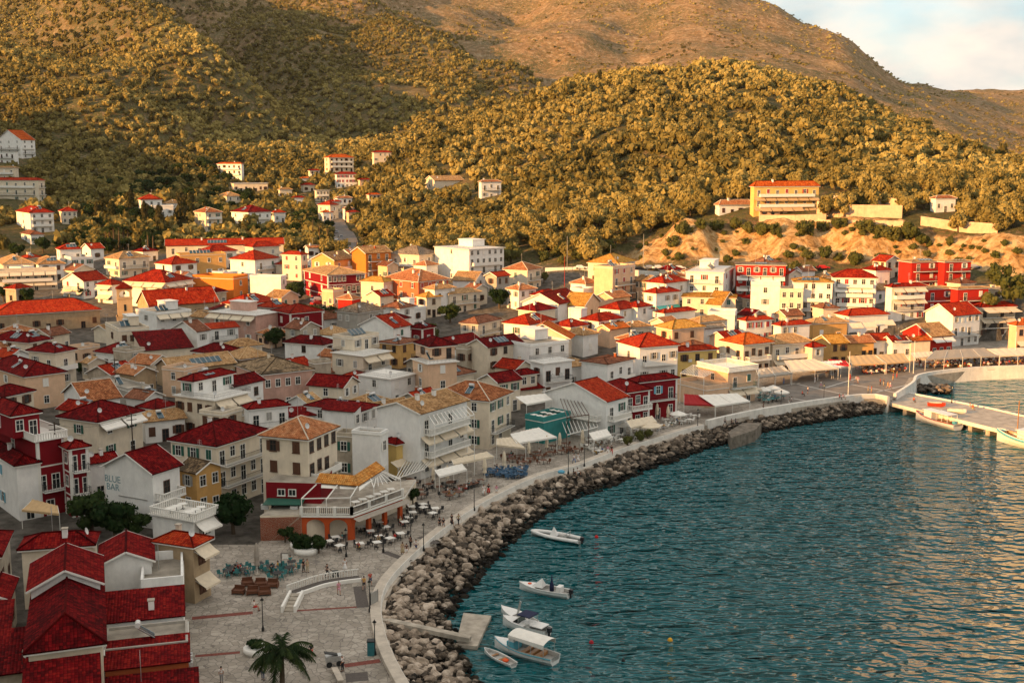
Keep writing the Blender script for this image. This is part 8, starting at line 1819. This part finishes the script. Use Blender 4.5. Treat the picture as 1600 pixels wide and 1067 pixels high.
# crowd and furniture under the sunny canopies: one mass
def crowd(poly_px, n, name, label, dens_=1):
    V_, F_, T_ = [], [], []; b = MB(); cnt = 0; mats_ = [cloth(c) for c in (WH, RD_, TN, (.55, .22, .10), YL, BK, PK)]; xs = [p[0] for p in poly_px]; ys = [p[1] for p in poly_px]
    bm_ = [me_np_any(PM['sit'][k]) for k in ('shirt', 'trousers', 'hs')]; out = MB()
    while cnt < n:
        x, y = random.uniform(min(xs), max(xs)), random.uniform(min(ys), max(ys))
        if not bool(inpoly(np.array([x]), np.array([y]), poly_px)[0]): continue
        P_ = onz(*cpx('L', x, y), QZ); a = random.uniform(0, 6.3); c, s = math.cos(a), math.sin(a); tm = [random.choice(mats_), random.choice(mats_), HAIRM['d'], SKIN]
        for (Vv, Ff), m in zip(bm_, tm): out.poly([(P_.x+v[0]*c-v[1]*s, P_.y+v[0]*s+v[1]*c, QZ+v[2]) for v in Vv], Ff, m, True)
        h = (P_.x, P_.y, QZ+1.17); out.lathe([(.03, h[2]-.1), (.09, h[2]-.04), (.09, h[2]+.05), (.03, h[2]+.1)], SKIN, 8, (P_.x-.05*s*-1, P_.y-.05*c))
        q = Vector((P_.x+.75*s, P_.y-.75*c, 0)); out.box(q.x-.4, q.x+.4, q.y-.4, q.y+.4, QZ+.72, QZ+.76, random.choice([WHITE, CHM['n'], cloth((.5, .2, .1))])); out.box(q.x-.04, q.x+.04, q.y-.04, q.y+.04, QZ, QZ+.72, CHM['n'])
        p2 = Vector((P_.x-.28*s, P_.y+.28*c, 0)); out.box(p2.x-.2, p2.x+.2, p2.y-.2, p2.y+.2, QZ+.4, QZ+.95, random.choice([WHITE, CHM['n']])); cnt += 1
    tagset(out.build(name), label, 'crowd', kind='stuff')
def me_np_any(me): return [v.co[:] for v in me.vertices], [tuple(p.vertices) for p in me.polygons]
crowd([(180, 268), (600, 250), (640, 330), (420, 335), (250, 350)], 60, 'seated_crowd', 'crowd seated at tables under the sand-coloured canopies')
crowd([(720, 235), (1600, 200), (1600, 265), (1250, 285), (720, 305)], 110, 'seated_crowd', 'crowd seated at tables behind the white quay wall')
crowd([(-250, 290), (-20, 285), (60, 330), (-220, 340)], 36, 'seated_crowd', 'crowd seated under the big square canopy in the shade')
crowd([(-1060, 520), (-900, 500), (-880, 560), (-1030, 580)], 30, 'seated_crowd', 'crowd seated under the white canopy below the corner building')
# ================================================================ boats
HULLW = mat('hull_white', (.74, .73, .70), .3, .08, 1., spec=.5); HULLB = mat('hull_blue', (.10, .38, .48), .35, .1); DECKW = mat('deck_grey', (.45, .44, .41), .6, .2, 3.); NAVY = mat('navy_canvas', (.015, .02, .06), .8); ENG = mat('outboard_black', (.015, .015, .02), .4); ORNG = mat('orange_plastic', (.75, .10, .015), .5); WOODB = mat('varnished_wood', (.35, .17, .06), .4, .2, 4.)
def hull(L_, B_, H_, m, deck, sheer=.35, open_=True, bowx=1.0, trans=.8):
    """bow to +x; gunwale at ~H, returns MB"""
    mb = MB(); K = 14; st = []
    for i in range(K+1):
        t = i/K; x = -L_/2 + L_*t; w_ = B_/2*(trans+(1-trans)*min(1, t*3)) * (1-max(0, (t-.45)/.55)**2.3); w_ = max(w_, .02); z = H_*(1+sheer*max(0, t-.4)**1.6*1.6); kz = -.35*(1-max(0, (t-.7)/.3)**2)
        st.append((x, w_, z, kz))
    ring = lambda s: [(s[0]+.0, -s[1], s[2]), (s[0], -s[1]*.92, s[2]*.45), (s[0]-.0, -s[1]*.62, .0), (s[0], 0, s[3]), (s[0], s[1]*.62, .0), (s[0], s[1]*.92, s[2]*.45), (s[0], s[1], s[2])]
    v = [p for s in st for p in ring(s)]; f = [(i*7+j, i*7+j+1, (i+1)*7+j+1, (i+1)*7+j) for i in range(K) for j in range(6)]; f = [q[::-1] for q in f]; f.append((0, 1, 2, 3, 4, 5, 6)); mb.poly(v, f, m, False)
    return mb, st
def inner(st, H_, m, depth=.45, t0=0, t1=10):
    mb = MB(); s_ = st[t0:t1+1]; v = []
    for s in s_: v += [(s[0], -s[1]*.96, s[2]+.01), (s[0], -s[1]*.82, s[2]-.02), (s[0], -s[1]*.75, s[2]-depth), (s[0], s[1]*.75, s[2]-depth), (s[0], s[1]*.82, s[2]-.02), (s[0], s[1]*.96, s[2]+.01)]
    n = len(s_); mb.poly(v, [(i*6+j, (i+1)*6+j, (i+1)*6+j+1, i*6+j+1) for i in range(n-1) for j in range(5)], m)
    a = 0; mb.poly([v[0], v[1], v[2], v[3], v[4], v[5]], [(0, 1, 2, 3, 4, 5)], m); e = (n-1)*6; mb.poly([v[e+k] for k in range(6)], [(5, 4, 3, 2, 1, 0)], m); return mb
def foredeck(st, m, i0):
    mb = MB(); s_ = st[i0:]; v = []
    for s in s_: v += [(s[0], -s[1], s[2]+.02), (s[0], 0, s[2]+.10), (s[0], s[1], s[2]+.02)]
    n = len(s_); mb.poly(v, [(i*3+j, (i+1)*3+j, (i+1)*3+j+1, i*3+j+1) for i in range(n-1) for j in range(2)], m, True); return mb
def rubrail(st, m, z=.0, r=.05):
    mb = MB()
    for sg in (-1, 1):
        for a, b in zip(st[:-1], st[1:]): mb.tube((a[0], sg*a[1], a[2]+z), (b[0], sg*b[1], b[2]+z), r, r, m, 6)
    return mb
def outboard(root, x, z=.55):
    mb = MB(); mb.box(x-.55, x-.1, -.2, .2, z, z+.5, ENG); mb.box(x-.38, x-.2, -.08, .08, z-1.0, z-.001, ENG); mb.box(x-.1, x+.25, -.05, .05, z+.05, z+.12, ENG); mb.build('outboard_motor', root)
def boat(px_, py_, rz, label, cat='boat', name='boat'): return empty(name, onz(px_, py_, 0.0), rz, label=label, cat=cat)
def fenders(root, st, ks, m=HULLW):
    for k in ks:
        mb = MB(); s = st[k]; mb.tube((s[0], -s[1]-.1, s[2]*.25), (s[0], -s[1]-.1, s[2]*.85), .1, .1, m, 8); mb.build('fender', root)
# direction helper: heading from stern pixel to bow pixel
def head(a, b): A = onz(*a, .5); B = onz(*b, .5); return math.atan2((B-A).y, (B-A).x), (B-A).length, (A+B)/2
# 1 inflatable
h_, L_, c_ = head((908, 843), (829, 828)); b1 = boat(*proj(c_)[:2], h_, 'white inflatable boat with pointed cover and black outboard, farthest from the platform'); b1.location = (c_.x, c_.y, 0)
mb, st = hull(L_*.97, 2.0, .35, DECKW, DECKW); mb.build('hull', b1); mb = MB()
for sg in (-1, 1):
    for a, b in zip(st[:-1], st[1:]): mb.tube((a[0], sg*a[1], a[2]+.1), (b[0], sg*b[1], b[2]+.1), .26, .26 if b is not st[-1] else .15, HULLW, 10)
mb.build('inflated_tube', b1); mb = MB(); mb.poly([(.7, -.45, .5), (.7, .45, .5), (-.35, .35, .5), (-.35, -.35, .5), (.25, 0, 1.75)], [(0, 1, 4), (1, 2, 4), (2, 3, 4), (3, 0, 4)], HULLW); mb.build('console_cover', b1); mb = MB(); mb.box(-1.6, -.8, -.4, .4, .4, .85, DECKW); mb.build('seat', b1)
mb = MB(); [mb.beam((-1.8, s*.6, .4), (-2.2, s*.5, 1.4), .05, .05, METAL) for s in (-1, 1)]; mb.beam((-2.2, -.5, 1.4), (-2.2, .5, 1.4), .05, .05, METAL); mb.build('arch', b1); outboard(b1, -L_*.48, .45); outboard
# 2 white motorboat
h_, L_, c_ = head((890, 927), (812, 913)); b2 = boat(850, 920, h_, 'white motorboat with windscreen cover and upright blue parasol amid the moorings'); b2.location = (c_.x, c_.y, 0)
mb, st = hull(L_, 2.1, .75, HULLW, DECKW); mb.build('hull', b2); foredeck(st, HULLW, 9).build('foredeck', b2); inner(st, .75, DECKW, .4, 0, 9).build('cockpit', b2); rubrail(st, HULLW).build('gunwale', b2)
mb = MB(); mb.poly([(1.5, -.6, .85), (1.5, .6, .85), (0, .65, .85), (0, -.65, .85), (.3, 0, 1.9)], [(0, 1, 4), (1, 2, 4), (2, 3, 4), (3, 0, 4)], HULLW); mb.build('windscreen_cover', b2); mb = MB(); mb.lathe([(.3, .5), (.28, 1.2), (.12, 1.8), (.04, 2.6)], NAVY, 8, (-1.0, 0)); mb.build('folded_parasol', b2); mb = MB(); mb.box(-2.4, -1.8, -.5, .5, .4, 1.3, HULLW); mb.build('seat_cover', b2); outboard(b2, -L_*.48, .6); fenders(b2, st, (2, 5, 7)); mb = MB(); mb.lathe([(.25, .88), (.25, 1.0)], ORNG, 12, (2.0, 0)); mb.build('hatch', b2)
# 3 white boat behind cabin cruiser
h_, L_, c_ = head((835, 978), (783, 954)); b3 = boat(805, 962, h_, 'white boat mostly hidden behind the navy-canopied cruiser'); b3.location = (c_.x, c_.y+1.0, 0); mb, st = hull(L_, 1.9, .65, HULLW, DECKW); mb.build('hull', b3); foredeck(st, HULLW, 7).build('foredeck', b3); inner(st, .65, DECKW, .35, 0, 7).build('cockpit', b3); mb = MB(); mb.beam((0, 0, .6), (-.6, 0, 2.4), .08, .3, METAL); mb.build('mast', b3)
# 4 cabin cruiser with navy canopy
h_, L_, c_ = head((856, 985), (786, 966)); b4 = boat(820, 976, h_, 'white cabin cruiser with a small navy blue canopy'); b4.location = (c_.x, c_.y-.4, 0); mb, st = hull(L_, 2.2, .9, HULLW, DECKW); mb.build('hull', b4); foredeck(st, HULLW, 6).build('foredeck', b4); inner(st, .9, DECKW, .5, 0, 6).build('cockpit', b4)
mb = MB(); mb.poly([(1.3, -.8, .95), (1.3, .8, .95), (.4, .75, .95), (.4, -.75, .95), (.6, -.55, 1.55), (.6, .55, 1.55)], [(0, 1, 5, 4), (1, 2, 5), (3, 0, 4), (2, 3, 4, 5)], GLASS); mb.build('windscreen', b4)
mb = MB(); mb.slab([(-1.2, -.9, 2.1), (.5, -.9, 2.1), (.5, .9, 2.1), (-1.2, .9, 2.1)], .12, NAVY); mb.build('canopy', b4); mb = MB(); [mb.beam((x, s*.85, .9), (x, s*.85, 2.0), .04, .04, METAL) for x in (-1.1, .4) for s in (-1, 1)]; mb.build('canopy_frame', b4); outboard(b4, -L_*.48, .6); fenders(b4, st, (3, 6)); mb = MB(); mb.box(-1.0, -.3, -.6, .6, .7, 1.2, HULLW); mb.build('seat', b4)
mb = MB(); mb.box(-2.6, -.6, -1.0, .6, .95, 1.05, HULLW); mb.build('sunbathing_deck', b4)
# 5 canopied launch
h_, L_, c_ = head((868, 1030), (773, 1003)); b5 = boat(820, 1015, h_, 'canopied white launch with light blue gunwale, largest of the moored cluster'); b5.location = (c_.x, c_.y, 0); mb, st = hull(L_, 2.5, .9, HULLW, DECKW, .5); mb.build('hull', b5); inner(st, .9, DECKW, .5, 0, 10).build('cockpit', b5); rubrail(st, HULLB, -.08, .06).build('gunwale', b5); foredeck(st, HULLW, 10).build('foredeck', b5)
mb = MB(); K = 8; 
for i in range(K):
    a0, a1 = -1+2*i/K, -1+2*(i+1)/K; z = lambda a: 2.55-.25*a*a; mb.face([(-3.2, a0*1.2, z(a0)), (1.4, a0*1.15, z(a0)+.1), (1.4, a1*1.15, z(a1)+.1), (-3.2, a1*1.2, z(a1))][::-1], CLOTH['w'], smooth=True)
for s in (-1, 1): mb.face([(-3.2, s*1.2, 2.3), (1.4, s*1.15, 2.4), (1.4, s*1.15, 2.1), (-3.2, s*1.2, 1.8)], CLOTH['w'])
mb.build('canopy', b5)
for x in (-3.1, -1.5, 0, 1.3):
    for s in (-1, 1): mb = MB(); mb.beam((x, s*1.1, .6), (x, s*1.1, 2.3), .05, .05, METAL); mb.build('post', b5)
mb = MB(); mb.box(.9, 1.8, -.8, .8, .5, 1.5, HULLB); mb.box(.95, 1.6, -.7, .7, 1.501, 2.2, HULLW); mb.build('wheelhouse', b5)
for x in (-2.4, -1.5, -.6): mb = MB(); mb.box(x, x+.5, -.9, .9, .45, .85, WOODB); mb.build('bench', b5)
fenders(b5, st, (1, 3, 5, 7, 9))
# 6 dinghy with orange buoy
h_, L_, c_ = head((803, 1035), (757, 1012)); b6 = boat(780, 1024, h_, 'small white rowing dinghy with an orange ring inside'); b6.location = (c_.x, c_.y, 0); mb, st = hull(L_, 1.4, .45, HULLW, DECKW, .5, trans=.7); mb.build('hull', b6); inner(st, .45, DECKW, .3, 0, 12).build('cockpit', b6); rubrail(st, HULLW, 0, .04).build('gunwale', b6)
for x in (-.7, .6): mb = MB(); mb.box(x, x+.3, -.55, .55, .32, .37, WOODB); mb.build('thwart', b6)
mb = MB(); mb.lathe([(.34, .3), (.36, .42), (.2, .5)], ORNG, 14, (-1.1, 0)); mb.build('life_ring', b6)
# 7 tripper boat at the pier
h_, L_, c_ = head((1497, 668), (1431, 650)); b7 = boat(1465, 660, h_, 'white wooden excursion boat with flat sunroof moored at the pier'); b7.location = (c_.x, c_.y, 0); b7.scale = (1, 1, 1.0); mb, st = hull(L_, 3.4, 1.3, HULLW, DECKW, .6); mb.build('hull', b7); inner(st, 1.3, DECKW, .5, 0, 12).build('deck', b7); rubrail(st, cloth((.4, .03, .02)), -.05, .07).build('gunwale', b7)
mb = MB(); mb.box(.5, 2.6, -1.0, 1.0, .85, 2.7, HULLW); mb.box(.3, 2.9, -1.15, 1.15, 2.701, 2.8, HULLW); mb.build('wheelhouse', b7)
for x in (.8, 1.5, 2.1): mb = MB(); mb.box(x, x+.4, -1.03, -1.0, 1.9, 2.4, GLASS); mb.build('window', b7)
mb = MB(); mb.box(-4.3, .29, -1.4, 1.4, 2.75, 2.84, HULLW); mb.build('sunroof', b7)
for x in (-4.2, -2.7, -1.2):
    for s in (-1, 1): mb = MB(); mb.beam((x, s*1.3, .9), (x, s*1.3, 2.75), .07, .07, HULLW); mb.build('post', b7)
for x in (-3.6, -2.4, -1.2): mb = MB(); mb.box(x, x+.5, -1.1, 1.1, .85, 1.3, WOODB); mb.build('bench', b7)
mb = MB(); mb.box(-4.6, -3.9, -.9, -.3, .8, 1.5, HULLB); mb.build('locker', b7); fenders(b7, st, (4, 6, 8, 10)); mb = MB(); mb.lathe([(.25, 2.0), (.25, 2.12)], ORNG, 12, (3.0, 0)); mb.build('life_ring', b7)
# 8 blue and white caique at right edge
h_, L_, c_ = head((1640, 700), (1566, 684)); b8 = boat(1600, 690, h_, 'white and light blue caique cut by the right edge, with a red canopy'); b8.location = (c_.x, c_.y-1, 0); mb, st = hull(13, 4.2, 1.7, HULLW, DECKW, .7); mb.build('hull', b8); rubrail(st, HULLB, -.35, .22).build('blue_band', b8); inner(st, 1.7, WOODB, .5, 0, 12).build('deck', b8)
mb = MB(); mb.box(-3.0, 1.5, -1.3, 1.3, 1.2, 3.1, HULLW); mb.box(-3.2, 1.8, -1.5, 1.5, 3.101, 3.25, HULLW); mb.build('wheelhouse', b8)
for x in (-2.3, -.9, .5): mb = MB(); mb.box(x, x+.7, -1.34, -1.3, 2.1, 2.7, GLASS); mb.build('window', b8)
mb = MB(); mb.beam((2.3, 0, 1.5), (2.3, 0, 8.5), .14, .14, WOODB); mb.build('mast', b8); mb = MB(); mb.slab([(-6, -1.4, 4.4), (-1, -1.4, 4.4), (-1, 1.4, 4.4), (-6, 1.4, 4.4)], .08, CLOTH['r']); mb.build('canopy', b8)
mb = MB()
for sg in (-1, 1):
    for a, b in zip(st[3:-1:2], st[5::2]): mb.beam((a[0], sg*a[1]*.95, a[2]+.7), (b[0], sg*b[1]*.95, b[2]+.7), .04, .04, METAL); mb.beam((a[0], sg*a[1]*.95, a[2]), (a[0], sg*a[1]*.95, a[2]+.7), .04, .04, METAL)
mb.build('railing', b8)
for (x, y, r, m, lb) in [(932, 839, .28, cloth((.5, .02, .02)), 'red mooring buoy right of the inflatable boat'), (924, 1004, .28, cloth((.35, .02, .03)), 'dark red mooring buoy right of the canopied launch'), (1047, 1000, .3, cloth((.7, .35, .03)), 'orange mooring buoy alone in open water'), (974, 1032, .2, IRON, 'small black mooring buoy near the orange one')]:
    mb = MB(); mb.lathe([(.05, -.25), (r*.8, -.12), (r, .05), (r*.75, .25), (.06, .36)], m, 12); mb.build('buoy', None, onz(x, y, 0), label=lb, cat='buoy')
# red kayak and dinghy lying on the pier
for (x, y, m, lb) in [(870, 612, cloth((.55, .05, .02)), 'red dinghy lying on the pier behind the excursion boat'), (1040, 668, WHITE, 'white tender lying on the pier at the stern of the excursion boat')]:
    rt = empty('dinghy', onz(*cpx('L', x, y), 1.92), R(-25), label=lb, cat='dinghy'); mb, st = hull(3.6, 1.4, .5, m, DECKW); rt.location.z += .36; mb.build('hull', rt); inner(st, .5, DECKW, .25, 0, 11).build('cockpit', rt)
# ================================================================ vehicles
def car_proto(m):
    root = empty('parked_car', (0, 0, 0)); mb = MB(); prof = [(-2.1, .35), (-2.1, .85), (-1.85, .95), (-1.35, 1.38), (.35, 1.42), (.95, .98), (1.95, .82), (2.1, .62), (2.1, .35)]
    v = [(x, -.85 if z < 1 else -.68, z) for x, z in prof]+[(x, .85 if z < 1 else .68, z) for x, z in prof]; n = len(prof); mb.poly(v, [tuple(range(n)), tuple(range(2*n-1, n-1, -1))]+[((i+1) % n, i, n+i, n+(i+1) % n) for i in range(n)], m); mb.build('body', root)
    gb = MB()
    for s in (-1, 1): gb.poly([(-1.6, s*.80, 1.0), (.75, s*.80, 1.0), (.28, s*.70, 1.36), (-1.28, s*.70, 1.34)], [(0, 1, 2, 3) if s < 0 else (3, 2, 1, 0)], GLASS)
    gb.poly([(.98, -.66, 1.0), (.98, .66, 1.0), (.42, .6, 1.40), (.42, -.6, 1.40)], [(0, 1, 2, 3)], GLASS); gb.poly([(-1.88, .66, .98), (-1.88, -.66, .98), (-1.42, -.6, 1.36), (-1.42, .6, 1.36)], [(0, 1, 2, 3)], GLASS); gb.build('windows', root)
    for x in (-1.3, 1.3):
        for s in (-1, 1): wb = MB(); wb.tube((x, s*.72, .33), (x, s*.9, .33), .33, .33, IRON, 12); wb.build('wheel', root)
    for s in (-.6, .6): hb = MB(); hb.box(2.085, 2.12, s-.15, s+.15, .6, .72, TANK); hb.build('headlight', root)
    note_kids(root); return root
CARC = {'white': mat('car_white', (.7, .7, .68), .3), 'black': mat('car_black', (.02, .02, .022), .3), 'red': mat('car_red', (.4, .02, .02), .3), 'silver': mat('car_silver', (.35, .36, .37), .3, metal=.4), 'blue': mat('car_blue', (.04, .09, .2), .3)}
cars = {}
CL_ = [('H', 1180, 248, 'black', 20), ('H', 1245, 240, 'silver', 20), ('H', 1300, 240, 'white', 15), ('H', 1360, 242, 'red', 15), ('H', 1430, 243, 'white', 10), ('H', 820, 240, 'white', 0), ('J', 1035, 240, 'silver', 5), ('J', 1130, 240, 'red', 5), ('K', 500, 330, 'white', 10), ('K', 540, 335, 'white', 10), ('D', 680, 695, 'white', 120), ('D', 660, 640, 'black', 110), ('D', 690, 650, 'silver', 110), ('D', 745, 720, 'black', 110), ('D', 720, 680, 'silver', 110), ('D', 590, 690, 'silver', 60), ('D', 655, 625, 'blue', 110), ('D', 800, 985, 'silver', 40), ('D', 765, 1005, 'black', 40), ('D', 655, 1045, 'black', 40), ('E', 575, 160, 'white', 45), ('E', 575, 185, 'red', 45), ('E', 635, 140, 'black', 40), ('K', 1185, 320, 'silver', -10), ('A', 1440, 683, 'white', 10), ('D', 50, 600, 'white', 0), ('D', 75, 603, 'silver', 0)]
for i, (cr_, x, y, c, az) in enumerate(CL_):
    if c not in cars: cars[c] = car_proto(CARC[c]); o = cars[c]
    else: o = copy_tree(cars[c])
    P_ = hit(*cpx(cr_, x, y), .1, 150); o.location = (P_.x, P_.y, P_.z+.12); o.rotation_euler = (0, 0, R(az)); 
    reg = 'car park under the cliff' if cr_ in 'HJK' and (cr_ != 'H' or x > 1000) else 'hill road' if cr_ == 'H' else 'upper left slope' if cr_ == 'A' or (cr_ == 'D' and x < 100) else 'valley road' if y < 760 and cr_ == 'D' else 'sloping street by the dark red mansion'
    tagset(o, f'{c} car parked at the {reg}', 'car', 'cars parked around the town')
hz = bpy.data.materials.new('haze'); hz.use_nodes = True; nt = hz.node_tree; nt.nodes.remove(nt.nodes['Principled BSDF']); pv = N(nt, 'ShaderNodeVolumePrincipled'); pv.inputs['Color'].default_value = (.95, .92, .88, 1); pv.inputs['Density'].default_value = 0.000016; pv.inputs['Anisotropy'].default_value = 0.2
nt.links.new(pv.outputs[0], nt.nodes['Material Output'].inputs['Volume'])
zt_ = float(Z.max()) + 30; mb = MB(); mb.box(-7000, 5000, -600, 5200, -9, zt_, hz); tagset(mb.build('haze'), kind='stuff')
bpy.context.view_layer.update()
